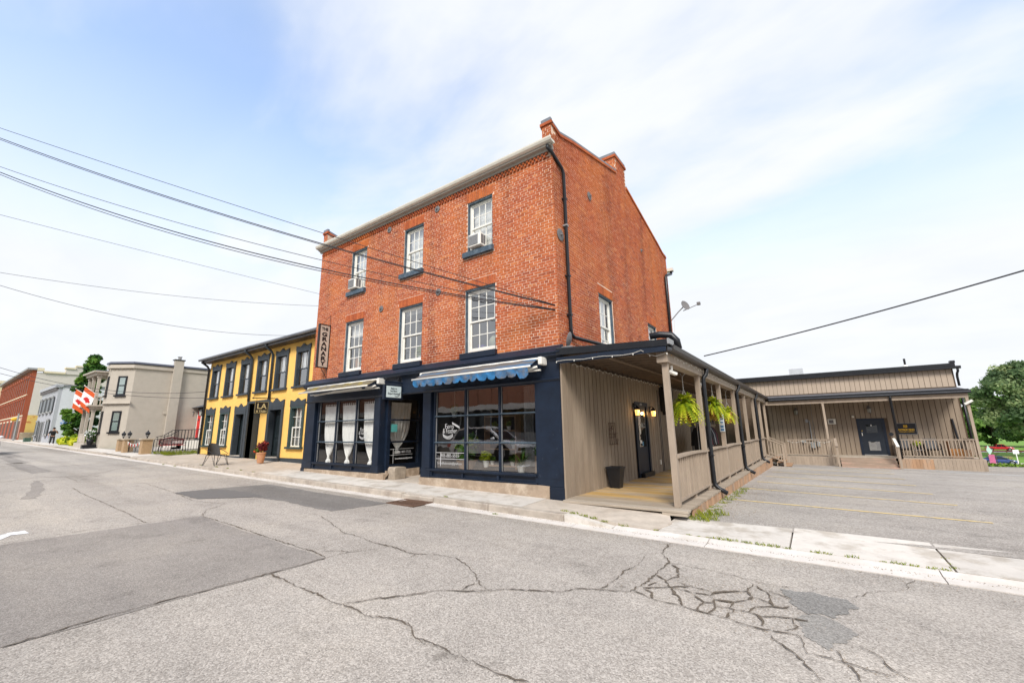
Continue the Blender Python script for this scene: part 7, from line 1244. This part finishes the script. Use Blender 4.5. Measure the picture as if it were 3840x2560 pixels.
# ------------------------------------------------------------------ trees
BARK = pm('bark', (0.10, 0.075, 0.055), 0.95, 0.25, 6, 0.5, 12)
LEAFT = tintmat('leaf_tree', [(0, (0.015, 0.05, 0.012)), (0.5, (0.05, 0.14, 0.02)), (1, (0.16, 0.29, 0.04))], 0.6, trans=0.3, bump=0)
LEAFM = tintmat('leaf_maple', [(0, (0.08, 0.13, 0.06)), (0.5, (0.18, 0.27, 0.12)), (1, (0.40, 0.46, 0.22))], 0.6, trans=0.5, bump=0)
LEAFL = tintmat('leaf_light', [(0, (0.05, 0.11, 0.02)), (0.5, (0.12, 0.23, 0.05)), (1, (0.24, 0.36, 0.09))], 0.6, trans=0.35, bump=0)
def tree(name, base, h, crown, n, size, mat, lab, seed, group=None, nclump=26, column=False, lowest=0.18):
    g = random.Random(seed); x, y, z = base; t = thing(name, lab, 'tree', base, group); cl = []
    m = MB(); m.tube([(x, y, z-0.2), (x+0.1, y, z+h*0.25), (x-0.1, y+0.1, z+h*0.6), (x, y, z+h*0.9)], [h*0.028, h*0.022, h*0.012, h*0.003], 8)
    for k in range(nclump):
        v = lowest+(1-lowest)*g.random()**0.85; prof = math.sin(math.pi*min(1, (v-lowest*0.6)/(1.08-lowest*0.6))**(0.8))**0.7 if not column else (0.12+0.95*min(1, (1.02-v)*1.5)**0.8)
        a = g.uniform(0, 6.283); rr = crown*prof*g.uniform(0.35, 0.95); c = (x+rr*math.cos(a), y+rr*math.sin(a), z+h*v); s_ = crown*g.uniform(*((0.22, 0.42) if column else (0.15, 0.31)))*(0.7+0.3*prof); cl.append((*c, s_, s_, s_*g.uniform(0.55, 0.85)))
        if k % 2 == 0: m.tube([(x, y, z+h*v*0.6), ((x+c[0])/2, (y+c[1])/2, z+h*v*0.85), c], [h*0.01, h*0.006, h*0.002], 5)
    m.build('trunk', BARK, t, smooth=True); leaves('crown', mat, t, cl, n, size, seed, aspect=1.5); return t
tree('maple_tree', (-50.0, 0.5, 0.8), 8.2, 1.25, 17000, 0.17, LEAFT, 'tall dense green tree between the grey and tan houses', 21, None, 84, True, 0.10)
# garden bed
t = thing('garden_bed', 'lush green garden bed beside the pavement below the tall tree', 'garden bed', (-50, 0.2, 0.8)); leaves('foliage', LEAFY, t, [(-54.5+1.1*k, 0.2+0.35*math.sin(k*2), 1.15+0.1*math.sin(k*3), 0.8, 0.5, 0.4) for k in range(9)], 2600, 0.22, 80); leaves('dark_foliage', LEAFD, t, [(-53+1.5*k, 0.9, 1.35, 0.8, 0.5, 0.5) for k in range(6)], 1200, 0.22, 81); leaves('blossoms', tintmat('orange_petal', [(0, (0.6, 0.2, 0.03)), (1, (0.7, 0.4, 0.05))], 0.8, bump=0), t, [(-50.5, 0.8, 2.05, 0.7, 0.3, 0.2), (-53.5, 1.4, 1.9, 0.5, 0.3, 0.3)], 160, 0.15, 82); part('soil', DIRT, t, (-55.5, -45.0, -0.02, 2.5, 0.5, 0.86))

# ------------------------------------------------------------------ person
def skin_obj(name, verts, edges, radii, mat, parent, sub=2):
    me = bpy.data.meshes.new(name); me.from_pydata(verts, edges, []); me.materials.append(mat); bm = bmesh.new(); bm.from_mesh(me); ly = bm.verts.layers.skin.verify(); bm.verts.ensure_lookup_table()
    for v, r_ in zip(bm.verts, radii): v[ly].radius = tuple(0.86*q for q in (r_ if isinstance(r_, tuple) else (r_, r_)))
    bm.verts[0][ly].use_root = True; bm.to_mesh(me); bm.free(); o = bpy.data.objects.new(name, me); link(o, parent); s_ = o.modifiers.new('skin', 'SKIN'); s_.use_smooth_shade = True; u_ = o.modifiers.new('sub', 'SUBSURF'); u_.levels = sub; u_.render_levels = sub; return o
px, py, pz = -52.6, -0.85, Lz(-52.6)-0.012
t = thing('person', 'person in black T-shirt and dark trousers walking with hand raised to face', 'person', (px, py, pz)); SK = pm('skin', (0.50, 0.30, 0.21), 0.6); SHIRT = pm('black_shirt', (0.012, 0.012, 0.014), 0.9); TROU = pm('dark_trousers', (0.03, 0.03, 0.038), 0.9); SHOE = pm('white_shoe', (0.6, 0.6, 0.66), 0.6)
PSC = 0.86
def W(p): return (px+p[0]*PSC, py+p[1]*PSC, pz+p[2]*PSC)
# walking towards +x (towards the camera): x forward, y sideways
body = [(0, 0, 0.95), (0, 0, 1.15), (0.01, 0, 1.38), (0.02, 0, 1.50), (0.04, 0, 1.60), (0.05, 0, 1.70), (0.02, 0.21, 1.40), (0.08, 0.34, 1.16), (0.22, 0.17, 1.42), (0.20, 0.10, 1.55), (0.02, -0.21, 1.40), (-0.04, -0.32, 1.13), (0.05, -0.34, 0.90), (0.08, -0.33, 0.82), (0, 0.10, 0.90), (0.14, 0.11, 0.50), (0.08, 0.12, 0.09), (0.2, 0.13, 0.04), (0, -0.10, 0.90), (0.02, -0.11, 0.48), (-0.22, -0.11, 0.14), (-0.10, -0.12, 0.05)]
be = [(0,1),(1,2),(2,3),(3,4),(4,5),(2,6),(6,7),(7,8),(8,9),(2,10),(10,11),(11,12),(12,13),(0,14),(14,15),(15,16),(16,17),(0,18),(18,19),(19,20),(20,21)]
brad = [0.13, 0.125, 0.13, 0.055, 0.085, 0.09, 0.06, 0.045, 0.034, 0.038, 0.06, 0.045, 0.034, 0.038, 0.085, 0.06, 0.04, 0.035, 0.085, 0.06, 0.04, 0.035]
skin_obj('body', [W(p) for p in body], be, brad, SK, t)
tv = [(0, 0, 0.92), (0, 0, 1.15), (0.01, 0, 1.36), (0.02, 0.23, 1.38), (0.06, 0.33, 1.2), (0.02, -0.23, 1.38), (-0.03, -0.32, 1.17), (0.02, 0, 1.47)]
skin_obj('shirt', [W(p) for p in tv], [(0,1),(1,2),(2,3),(3,4),(2,5),(5,6),(2,7)], [(0.17, 0.21), (0.16, 0.2), (0.16, 0.2), 0.095, 0.085, 0.095, 0.085, 0.075], SHIRT, t)
lv = [(0, 0, 0.96), (0, 0.10, 0.86), (0.14, 0.11, 0.50), (0.08, 0.12, 0.12), (0, -0.10, 0.86), (0.02, -0.11, 0.48), (-0.21, -0.11, 0.17)]
skin_obj('trousers', [W(p) for p in lv], [(0,1),(1,2),(2,3),(0,4),(4,5),(5,6)], [(0.14, 0.17), 0.11, 0.085, 0.07, 0.11, 0.085, 0.07], TROU, t)
m = MB(); m.ball(W((0.03, 0, 1.74)), (0.105, 0.10, 0.09)); m.ball(W((-0.06, 0, 1.68)), (0.06, 0.09, 0.12)); m.build('hair', pm('dark_hair', (0.025, 0.018, 0.015), 0.7), t, smooth=True)
m = MB(); m.ball(W((0.14, 0.035, 1.665)), (0.02, 0.03, 0.018)); m.ball(W((0.14, -0.035, 1.665)), (0.02, 0.03, 0.018)); m.build('sunglasses', pm('red_lens', (0.12, 0.01, 0.01), 0.3), t, smooth=True)
m = MB(); m.ball(W((0.155, 0, 1.635)), (0.018, 0.014, 0.025)); m.build('nose', SK, t, smooth=True)
for c_ in ((0.17, 0.125, 0.05), (-0.13, -0.115, 0.06)): m = MB(); m.ball(W(c_), (0.14, 0.05, 0.05)); m.build('shoe', SHOE, t, smooth=True)
for hc, hd in (((0.20, 0.10, 1.56), (-0.3, -0.2, 1)), ((0.08, -0.33, 0.81), (0.2, 0, -1))):
    c_ = Vector(W(hc)); d_ = Vector(hd).normalized(); sd = d_.cross(Vector((0, 1, 0.2))).normalized(); m = MB(); m.ball(tuple(c_+d_*0.03), (0.035, 0.03, 0.04))
    for k in range(4): o_ = sd*(k-1.5)*0.018; m.tube([c_+o_+d_*0.04, c_+o_*1.2+d_*(0.085+0.012*(1-abs(k-1.3)))], [0.009, 0.006], 5)
    m.tube([c_+sd*0.03, c_+sd*0.055+d_*0.045], [0.01, 0.007], 5); m.build('hand', SK, t, smooth=True)
tag(part('water_bottle', pm('pale_blue_bottle', (0.5, 0.55, 0.75), 0.4), t, (px+0.02, px+0.10, py-0.38, py-0.30, pz+0.62, pz+0.80)), None)

# ------------------------------------------------------------------ vehicles
TYRE = pm('tyre', (0.015, 0.015, 0.015), 0.85); RIM = pm('alloy', (0.35, 0.35, 0.37), 0.35, metal=0.7); CGL = pm('car_glass', (0.012, 0.016, 0.02), 0.08, 0.0); LAMPW = pm('headlamp', (0.7, 0.72, 0.75), 0.15); LAMPR = pm('taillamp', (0.35, 0.01, 0.01), 0.25)
def car(loc, rz, lab, paint, L_, Wd, st, roofline, wheels, wr_, pick=False, group=None):
    """nose towards local +x; st: (x, zbot, zbelt, halfwidth); roofline: (x, z, halfwidth) polygon of the cabin"""
    t = thing('parked_car' if not pick else 'pickup_truck', lab, 'car' if not pick else 'pickup truck', (0, 0, 0), group)
    m = MB(); n = len(st); vs = []
    for x, zb, zt, hw in st:
        for (yy, zz_) in ((-hw*0.9, zb), (-hw, zb+0.12), (-hw, zb+(zt-zb)*0.62), (-hw*0.93, zt-0.04), (-hw*0.8, zt), (hw*0.8, zt), (hw*0.93, zt-0.04), (hw, zb+(zt-zb)*0.62), (hw, zb+0.12), (hw*0.9, zb)): vs.append((x, yy, zz_))
    fs = [(i*10+j, i*10+(j+1) % 10, (i+1)*10+(j+1) % 10, (i+1)*10+j) for i in range(n-1) for j in range(10)]+[tuple(range(9, -1, -1)), tuple((n-1)*10+j for j in range(10))]
    m.add(vs, fs); o = m.build('body', paint, t, smooth=True); bv = o.modifiers.new('edge', 'EDGE_SPLIT'); bv.split_angle = math.radians(38)
    # cabin: glass block with painted roof and pillars
    k = len(roofline); vs = []
    for x, z, hw in roofline: vs += [(x, -hw, z), (x, hw, z)]
    m = MB(); fs = [(2*i, 2*i+1, 2*i+3, 2*i+2) for i in range(k-1)]+[tuple(2*i for i in range(k-1, -1, -1)), tuple(2*i+1 for i in range(k))]; m.add(vs, fs); m.build('cabin_glass', CGL, t)
    m = MB(); top = [p for p in roofline if p[1] > max(q[1] for q in roofline)-0.14]
    for a, b in zip(top, top[1:]): m.add([(a[0], -a[2]*1.02, a[1]+0.012), (a[0], a[2]*1.02, a[1]+0.012), (b[0], b[2]*1.02, b[1]+0.012), (b[0], -b[2]*1.02, b[1]+0.012), (a[0], -a[2]*1.03, a[1]-0.05), (a[0], a[2]*1.03, a[1]-0.05), (b[0], b[2]*1.03, b[1]-0.05), (b[0], -b[2]*1.03, b[1]-0.05)], [(0, 1, 2, 3), (4, 0, 3, 7), (1, 5, 6, 2), (7, 6, 5, 4)])
    m.build('roof', paint, t); m = MB()
    for a, b in zip(roofline, roofline[1:]):
        if abs(a[1]-b[1]) > 0.1:
            for s_ in (-1, 1): m.bar((a[0], s_*a[2], a[1]), (b[0], s_*b[2], b[1]), 0.05, 0.07)
    xm = (roofline[0][0]+roofline[-1][0])/2
    for s_ in (-1, 1): m.bar((xm, s_*roofline[0][2]*1.0, roofline[0][1]), (xm+0.05, s_*top[0][2]*1.01, top[0][1]), 0.04, 0.10)
    m.build('pillars', paint, t)
    for wx in wheels:
        for s_ in (-1, 1):
            wy = s_*(Wd/2-0.11); m = MB(); m.lathe([(wr_*0.6, -0.11), (wr_*0.95, -0.115), (wr_, -0.08), (wr_, 0.08), (wr_*0.95, 0.115), (wr_*0.6, 0.11)], (wx, wy+s_*0.015, wr_), 24, 1); w_ = m.build('wheel', TYRE, t)
            m = MB(); m.lathe([(wr_*0.66, 0), (wr_*0.64, 0.012), (wr_*0.5, 0.006)], (wx, wy+s_*0.128, wr_), 20, 1)
            for q in range(5): a = q*1.2566; m.bar((wx, wy+s_*0.135, wr_), (wx+wr_*0.62*math.cos(a), wy+s_*0.135, wr_+wr_*0.62*math.sin(a)), 0.05, 0.03)
            m.build('rim', RIM, w_); m = MB(); m.lathe([(wr_*1.16, -0.03), (wr_*1.16, 0.03)], (wx, s_*(Wd/2-0.028), wr_+0.02), 22, 1); m.build('wheel_arch', TYRE, t)
    x1 = st[-1][0]; x0 = st[0][0]; zl = st[-2][1]+(st[-2][2]-st[-2][1])*0.72
    for s_ in (-1, 1): part('headlight', LAMPW, t, (x1-0.34, x1-0.04, s_*st[-2][3]*0.98-0.02 if s_ < 0 else s_*st[-2][3]*0.6, -st[-2][3]*0.6 if s_ < 0 else st[-2][3]*0.98+0.02, zl-0.05, zl+0.06)); part('taillight', LAMPR, t, (x0-0.01, x0+0.2, s_*st[1][3]*1.0-0.01 if s_ < 0 else st[1][3]*0.7, -st[1][3]*0.7 if s_ < 0 else st[1][3]+0.01, zl-0.05, zl+0.12))
    part('grille', TYRE, t, (x1-0.02, x1+0.02, -0.45, 0.45, zl-0.28, zl-0.08)); part('bumper_intake', TYRE, t, (x1-0.05, x1+0.012, -0.7, 0.7, st[-1][1]+0.05, st[-1][1]+0.18))
    for s_ in (-1, 1): m = MB(); m.ball((roofline[-1][0]-0.25, s_*(Wd/2+0.06), roofline[-1][1]+0.08), (0.08, 0.11, 0.08)); m.build('door_mirror', paint, t, smooth=True)
    for s_ in (-1, 1): part('sill_trim', TYRE, t, (wheels[0]+0.45, wheels[1]-0.45, s_*(Wd/2-0.03)-0.015, s_*(Wd/2-0.03)+0.02, st[2][1]+0.0, st[2][1]+0.1)); part('door_handle', RIM, t, (xm-0.35, xm-0.18, s_*Wd/2*0.985-0.012, s_*Wd/2*0.985+0.012, roofline[0][1]-0.14, roofline[0][1]-0.11))
    if pick: part('bed_floor', TYRE, t, (x0+0.1, -0.75, -0.75, 0.75, st[1][2]-0.03, st[1][2]+0.006))
    t.location = loc; t.rotation_euler = (0, 0, rz); return t
def cpaint(nm, c): m = pm(nm, c, 0.25, 0.0, 1, spec=0.6); m.node_tree.nodes['Principled BSDF'].inputs['Coat Weight'].default_value = 0.6; return m
WP = cpaint('white_car_paint', (0.72, 0.73, 0.75)); SUVS = [(-2.3, 0.55, 0.95, 0.72), (-2.22, 0.35, 1.02, 0.86), (-1.6, 0.27, 1.06, 0.93), (-0.4, 0.24, 1.04, 0.95), (0.9, 0.24, 1.02, 0.95), (1.6, 0.27, 0.97, 0.92), (2.1, 0.33, 0.86, 0.84), (2.32, 0.42, 0.72, 0.68)]; SUVR = [(-2.15, 1.0, 0.74), (-1.75, 1.55, 0.62), (-1.0, 1.68, 0.62), (0.0, 1.66, 0.63), (0.45, 1.58, 0.64), (1.15, 1.02, 0.78)]
car((-9.7, -9.55, Rz(-9.7)), 0, 'white crossover car parked across the street, seen reflected in the shop window', WP, 4.62, 1.9, SUVS, SUVR, (-1.4, 1.42), 0.36)
car((-41.2, -4.95, Rz(-41.2)), math.pi, 'white car on the street cut off by the left edge', WP, 4.62, 1.9, SUVS, SUVR, (-1.4, 1.42), 0.36) if False else car((-40.3, -5.93, Rz(-40.3)), 0.0, 'white car on the street cut off by the left edge', WP, 4.62, 1.9, SUVS, SUVR, (-1.4, 1.42), 0.36)
SEDS = [(-2.2, 0.5, 0.82, 0.7), (-2.1, 0.32, 0.92, 0.82), (-1.5, 0.25, 0.95, 0.88), (-0.3, 0.22, 0.92, 0.89), (0.8, 0.22, 0.9, 0.89), (1.5, 0.25, 0.82, 0.86), (2.05, 0.32, 0.70, 0.76), (2.25, 0.4, 0.58, 0.6)]; SEDR = [(-1.9, 0.92, 0.68), (-1.0, 1.36, 0.56), (-0.2, 1.42, 0.57), (0.3, 1.36, 0.58), (1.2, 0.88, 0.74)]
def terr(x, y): return H(x, y)-0.09
car((30.6, 106.5, terr(30.6, 106.5)+0.12), math.radians(-8), 'dark blue car parked on the grass beyond the rear porch', cpaint('blue_car_paint', (0.02, 0.05, 0.20)), 4.5, 1.8, SEDS, SEDR, (-1.35, 1.4), 0.33)
PKS = [(-2.8, 0.62, 1.02, 0.86), (-2.75, 0.48, 1.12, 0.95), (-1.9, 0.42, 1.14, 0.97), (-0.7, 0.42, 1.14, 0.97), (0.9, 0.42, 1.14, 0.97), (1.7, 0.42, 1.12, 0.96), (2.5, 0.48, 1.04, 0.92), (2.75, 0.6, 0.9, 0.8)]; PKR = [(-0.75, 1.12, 0.86), (-0.6, 1.8, 0.70), (0.6, 1.84, 0.70), (0.85, 1.76, 0.70), (1.35, 1.12, 0.86)]
car((46.6, 174.5, terr(46.6, 174.5)), math.radians(-4), 'bright red pickup truck parked under the distant trees', cpaint('red_truck_paint', (0.50, 0.012, 0.02)), 5.5, 1.95, PKS, PKR, (-1.75, 1.75), 0.39, True)

# ------------------------------------------------------------------ park beyond the parking lot
gz = terr(33, 110)
for (x, y, rz, lab) in ((35.0, 122, 0.2, 'weathered picnic table on the lawn beyond the blue car'), (43.5, 176, 0.1, 'yellowish picnic table under the trees left of the red pickup'), (29.5, 120, 0.1, 'low picnic table partly hidden behind the pink board')):
    t = thing('picnic_table', lab, 'picnic table', (0, 0, 0), 'picnic tables in the park')
    part('table_top', RAWW, t, (-0.95, 0.95, -0.38, 0.38, 0.72, 0.77)); part('seat', RAWW, t, (-0.95, 0.95, -0.82, -0.55, 0.42, 0.46)); part('seat', RAWW, t, (-0.95, 0.95, 0.55, 0.82, 0.42, 0.46))
    for sx in (-0.65, 0.65):
        m = MB(); m.bar((sx, -0.7, 0), (sx, -0.25, 0.72), 0.05, 0.09); m.build('leg', RAWW, t); m = MB(); m.bar((sx, 0.7, 0), (sx, 0.25, 0.72), 0.05, 0.09); m.build('leg', RAWW, t); part('cross_brace', RAWW, t, (sx-0.025, sx+0.025, -0.8, 0.8, 0.36, 0.419))
    t.location = (x, y, terr(x, y)); t.rotation_euler = (0, 0, rz)
def roadstrip(nm, y0, y1, mat):
    m = MB(); xs_ = list(range(-20, 141, 10)); m.v = [(x, yy, terr(x, yy)+0.03) for yy in (y0, y1) for x in xs_]; n_ = len(xs_); m.f = [(i, i+1, n_+i+1, n_+i) for i in range(n_-1)]; return tag(m.build(nm, mat), kind='structure')
roadstrip('park_road', 163, 171.5, pm('pale_gravel_road', (0.50, 0.47, 0.43), 0.95, 0.08, 0.6)); roadstrip('park_path', 109.5, 112.8, pm('pale_path', (0.50, 0.46, 0.42), 0.95, 0.08, 0.6)); roadstrip('river_road', 97.5, 103.5, pm('pale_asphalt_far', (0.42, 0.41, 0.40), 0.95, 0.08, 0.6))
t = thing('red_guard_rail', 'low red rail along the park road below the pickup', 'rail', (45, 161, terr(45, 161)))
m = MB(); m.tube([(36+1.5*i, 161, terr(36+1.5*i, 161)+0.45) for i in range(12)], 0.16, 6); m.build('rail', pm('rail_red', (0.42, 0.07, 0.05), 0.7, 0.1), t)
for i in range(6): part('rail_post', RAWW, t, (37+2.5*i, 37.2+2.5*i, 160.9, 161.1, terr(40, 161), terr(40, 161)+0.4))
t = thing('painted_board', 'pink painted board topped by a pale green diamond sign', 'board', (28.4, 100.6, terr(28.4, 100.6))); zt = terr(28.4, 100.6)
RP = Matrix.Translation((28.4, 100.6, zt)) @ Matrix.Rotation(math.radians(-15), 4, 'Z'); m = MB(RP); m.box(-0.3, 0.4, -0.04, 0.04, 0.1, 2.05); m.build('panel', pm('pink_paint', (0.55, 0.13, 0.26), 0.7, 0.15, 3), t); m = MB(RP); m.box(0.5, 0.6, -0.05, 0.05, 0, 2.1); m.tube([(0.55, 0, 2.05), (0.75, 0, 2.25), (0.95, 0, 2.25)], 0.05, 5); m.build('post', pm('dark_brown_post', (0.09, 0.04, 0.03), 0.8), t); m = MB(RP); m.prism([(-0.1, 1.96), (0.3, 2.7), (-0.15, 3.6), (-0.4, 2.8)], 1, -0.03, 0.03); m.build('diamond_sign', pm('pale_teal', (0.50, 0.66, 0.60), 0.6, 0.05), t)
t = thing('sign_post', 'white sign on a pale post at the right edge', 'sign', (32.0, 103.2, terr(32, 103.2))); zt = terr(32, 103.2); m = MB(); m.tube([(32, 103.2, zt), (32, 103.2, zt+2.6)], 0.07, 6); m.build('post', WHITE, t); part('plate', FW, t, (31.65, 32.35, 103.1, 103.13, zt+2.1, zt+2.8))
tree('maple_tree', (43.5, 138, terr(43, 138)), 20.5, 8.6, 21000, 0.48, LEAFM, 'large spreading maple at the right edge of the view', 31, 'trees in the park', 105, False, 0.22)
tree('maple_tree', (55, 146, terr(55, 146)), 22, 9.5, 16000, 0.55, LEAFM, 'second large maple cut by the right edge', 32, 'trees in the park', 95, False, 0.16)
tree('leafy_tree', (40.5, 196, terr(40, 196)), 20, 9.5, 13000, 0.85, LEAFL, 'light green tree behind the large maple', 33, 'trees in the park', 44, False, 0.12)
tree('leafy_tree', (30.5, 205, terr(30, 205)), 17, 8.0, 9000, 0.85, LEAFL, 'low light green tree just right of the rear building', 34, 'trees in the park', 40, False, 0.10)
tree('leafy_tree', (55, 215, terr(55, 215)), 19, 10, 9000, 0.95, LEAFL, 'pale distant tree behind the pickup', 35, 'trees in the park', 40, False, 0.06)
tree('leafy_tree', (68, 205, terr(68, 205)), 20, 11, 9000, 0.95, LEAFL, 'pale distant tree right of the pickup', 36, 'trees in the park', 40, False, 0.06)
tree('leafy_tree', (85, 215, terr(85, 215)), 20, 11, 7000, 0.95, LEAFL, 'pale distant tree beyond the right edge', 37, 'trees in the park', 36, False, 0.06)
t = leaves('bank_grass', tintmat('grass_blade', [(0, (0.07, 0.14, 0.015)), (1, (0.22, 0.34, 0.04))], 0.8, bump=0), None, [(11.6+0.45*k, 24.6+0.15*k, lot(11.6+0.45*k, 24)+0.02, 0.6, 0.5, 0.10) for k in range(10)], 2600, 0.09, 90); tag(t, 'strip of rough grass at the rear edge of the parking lot', 'grass', kind='stuff')

# ------------------------------------------------------------------ opposite side of the street (seen only in the glass)
sheet('far_sidewalk', [(-150, -13.2), (60, -13.2), (60, -10.2), (-150, -10.2)], lambda x, y: Lz(x), -0.03, CONC, None, 'structure')
op = thing('opposite_shop', 'low shop with brown clad fascia across the street, seen reflected', 'building', (-9, -16, 0)); BRC = pm('brown_cladding', (0.34, 0.15, 0.09), 0.8, 0.08, 2, streak=(1, 1, 0.1))
part('lower_wall', pm('grey_render', (0.20, 0.20, 0.20), 0.8, 0.06), op, (-70, 48, -18, -13.4, -0.6, 1.35)); part('glazing_band', CGL, op, (-70, 48, -18, -13.45, 1.35, 2.75)); part('canopy', pm('pale_band', (0.62, 0.60, 0.56), 0.7), op, (-70.2, 48.2, -18, -12.9, 2.75, 3.1)); part('roof', ROOMF, op, (-70, 48, -18, -13.3, 4.6, 4.75))
for k in range(196): part('cladding_board', BRC, op, (-70+k*0.6, -69.42+k*0.6, -13.42, -13.05 if k % 2 else -13.07, 3.1, 4.6))
for k in range(14): part('window_post', GREYM, op, (-29+k*2.7, -28.9+k*2.7, -13.44, -13.36, 1.35, 2.75))
tree('leafy_tree', (-4, -24, 0), 11, 4.5, 3500, 0.4, LEAFT, 'tall green tree behind the opposite shop, seen reflected', 41, 'trees across the street', 36); tree('leafy_tree', (-14, -26, 0.2), 12, 5, 3500, 0.4, LEAFT, 'broad green tree behind the opposite shop, seen reflected', 42, 'trees across the street', 36); tree('leafy_tree', (6, -25, 0), 10, 4.5, 3000, 0.4, LEAFT, 'rounded green tree behind the opposite shop, seen reflected', 43, 'trees across the street', 36)

# ------------------------------------------------------------------ weeds
GRASSM = tintmat('weed_blade', [(0, (0.08, 0.12, 0.015)), (0.5, (0.20, 0.26, 0.02)), (1, (0.36, 0.34, 0.04))], 0.8, bump=0, trans=0.2)
def tufts(nm, spots, lab, h=0.06, per=26, sp_=0.07, seed=1):
    g = random.Random(seed); m = MB(); tn = []
    for (x, y, z, s_) in spots:
        for k in range(int(per*s_)):
            a = g.uniform(0, 6.283); r_ = sp_*s_*g.random()**0.5; bx_, by_ = x+r_*1.6*math.cos(a), y+r_*0.6*math.sin(a); l = h*g.uniform(0.4, 1.2)*s_; b = g.uniform(0, 6.283); w_ = 0.0035; dx, dy = math.cos(b)*l*0.7, math.sin(b)*l*0.7
            m.add([(bx_-w_, by_, z), (bx_+w_, by_+w_, z), (bx_+dx*0.6+w_, by_+dy*0.6, z+l*0.7), (bx_+dx, by_+dy, z+l)], [(0, 1, 2), (0, 2, 3)]); tn += [g.random()]*4
    return tag(m.build(nm, GRASSM, None, tint=tn), lab, 'weeds', kind='stuff')
sp = [(1.69, -1.09), (2.24, -1.09), (2.75, -1.09), (2.9, -1.09), (3.05, -1.09), (3.2, -1.09), (3.35, -1.09), (3.55, -1.09), (3.75, -1.09), (3.9, -1.09), (4.05, -1.09), (4.35, -1.09), (4.45, -1.09), (4.75, -1.09), (5.05, -1.09), (5.2, -1.09), (5.35, -1.09), (5.5, -1.09), (5.62, -1.08), (5.7, -0.5), (5.7, -0.75), (5.7, -0.95)]
tufts('pavement_weeds', [(x, y, Lz(x)-0.125, random.uniform(0.35, 0.85)) for x, y in sp], 'yellow green weeds in the pavement joint by the driveway', 0.05, 40)
tufts('kerb_weeds', [(0.55, -1.08, -0.02, 0.8), (0.75, -1.08, -0.045, 0.9), (0.95, -1.08, -0.07, 0.9), (1.15, -1.08, -0.09, 0.8), (1.34, -1.09, -0.12, 0.7), (-2.5, -1.08, 0.01, 0.7), (-0.8, -1.45, -0.14, 0.6), (-14.2, -1.08, 0.2, 0.9), (-15.2, -1.08, 0.21, 1.0), (-16.8, -1.08, 0.24, 1.0), (-13, -1.08, 0.18, 0.8), (-12, -1.08, 0.16, 0.8), (-18.5, -1.48, 0.16, 1.0), (-20, -1.48, 0.18, 1.0)], 'small weeds along the kerb top', 0.05, 40, seed=2)
g = random.Random(3); tufts('deck_weeds', [(2.66+0.12*math.sin(k*2.1)+0.02*k*(k < 6), -0.02+k*0.2, lot(2.6, max(0.1, -0.02+k*0.2))+0.0, 1.3 if k < 5 else g.uniform(0.2, 0.8)) for k in range(30)], 'bright weeds growing along the porch deck edge', 0.08, 55, 0.1, seed=3)
tufts('verge_weeds', [(-27.4+0.05*k, 0.1+0.16*k, Lz(-27)+0.01, 1.6) for k in range(26)]+[(-25+0.02*k-0.1*(k % 3), -0.0+0.15*k, Lz(-25)+0.01, 1.5) for k in range(14)]+[(-26.5+0.12*k, 0.25, Lz(-26)+0.01, 1.4) for k in range(14)], 'grass verge along the driveway by the iron fence', 0.10, 50, 0.12, seed=4)

# loose grit along the gutter, the kerb foot, the driveway edge and the broken asphalt
g = random.Random(77); m = MB()
def stone(x, y, z, s_):
    a = g.uniform(0, 6.283); p = [(x+s_*math.cos(a+k*2.094)*g.uniform(.7, 1.2), y+s_*math.sin(a+k*2.094)*g.uniform(.7, 1.2), z) for k in range(3)]; m.add(p+[(x, y, z+s_*g.uniform(.6, 1.1))], [(0, 1, 3), (1, 2, 3), (2, 0, 3)])
for k in range(1500):
    x = g.uniform(-12, 8); stone(x, -1.26-abs(g.gauss(0, 0.05)), Lz(x)-0.157, g.uniform(0.004, 0.011))
for k in range(900):
    x = g.uniform(-12, 8); stone(x, -1.53-abs(g.gauss(0, 0.16)), Rz(x)+0.001, g.uniform(0.004, 0.010))
for k in range(700):
    x, y = 2.75+abs(g.gauss(0, 0.35)), g.uniform(0.3, 9); stone(x, y, lot(x, y)-0.001, g.uniform(0.005, 0.014))
for k in range(700):
    x, y = g.gauss(3.7, 0.5), g.gauss(-3.3, 0.35); stone(x, y, Rz(x)+0.001, g.uniform(0.003, 0.008))
for k in range(500):
    w_, pts = CRACKS[g.randrange(len(CRACKS))]; i = g.randrange(len(pts)-1); u = g.random(); x, y = pts[i][0]+(pts[i+1][0]-pts[i][0])*u+g.gauss(0, 0.03), pts[i][1]+(pts[i+1][1]-pts[i][1])*u+g.gauss(0, 0.03); stone(x, y, Rz(x)+0.001, g.uniform(0.003, 0.009))
tag(m.build('loose_grit', pm('grit', (0.30, 0.25, 0.20), 0.95, 0.35, 30)), 'loose grit and small stones along the gutter and broken asphalt', 'grit', kind='stuff')
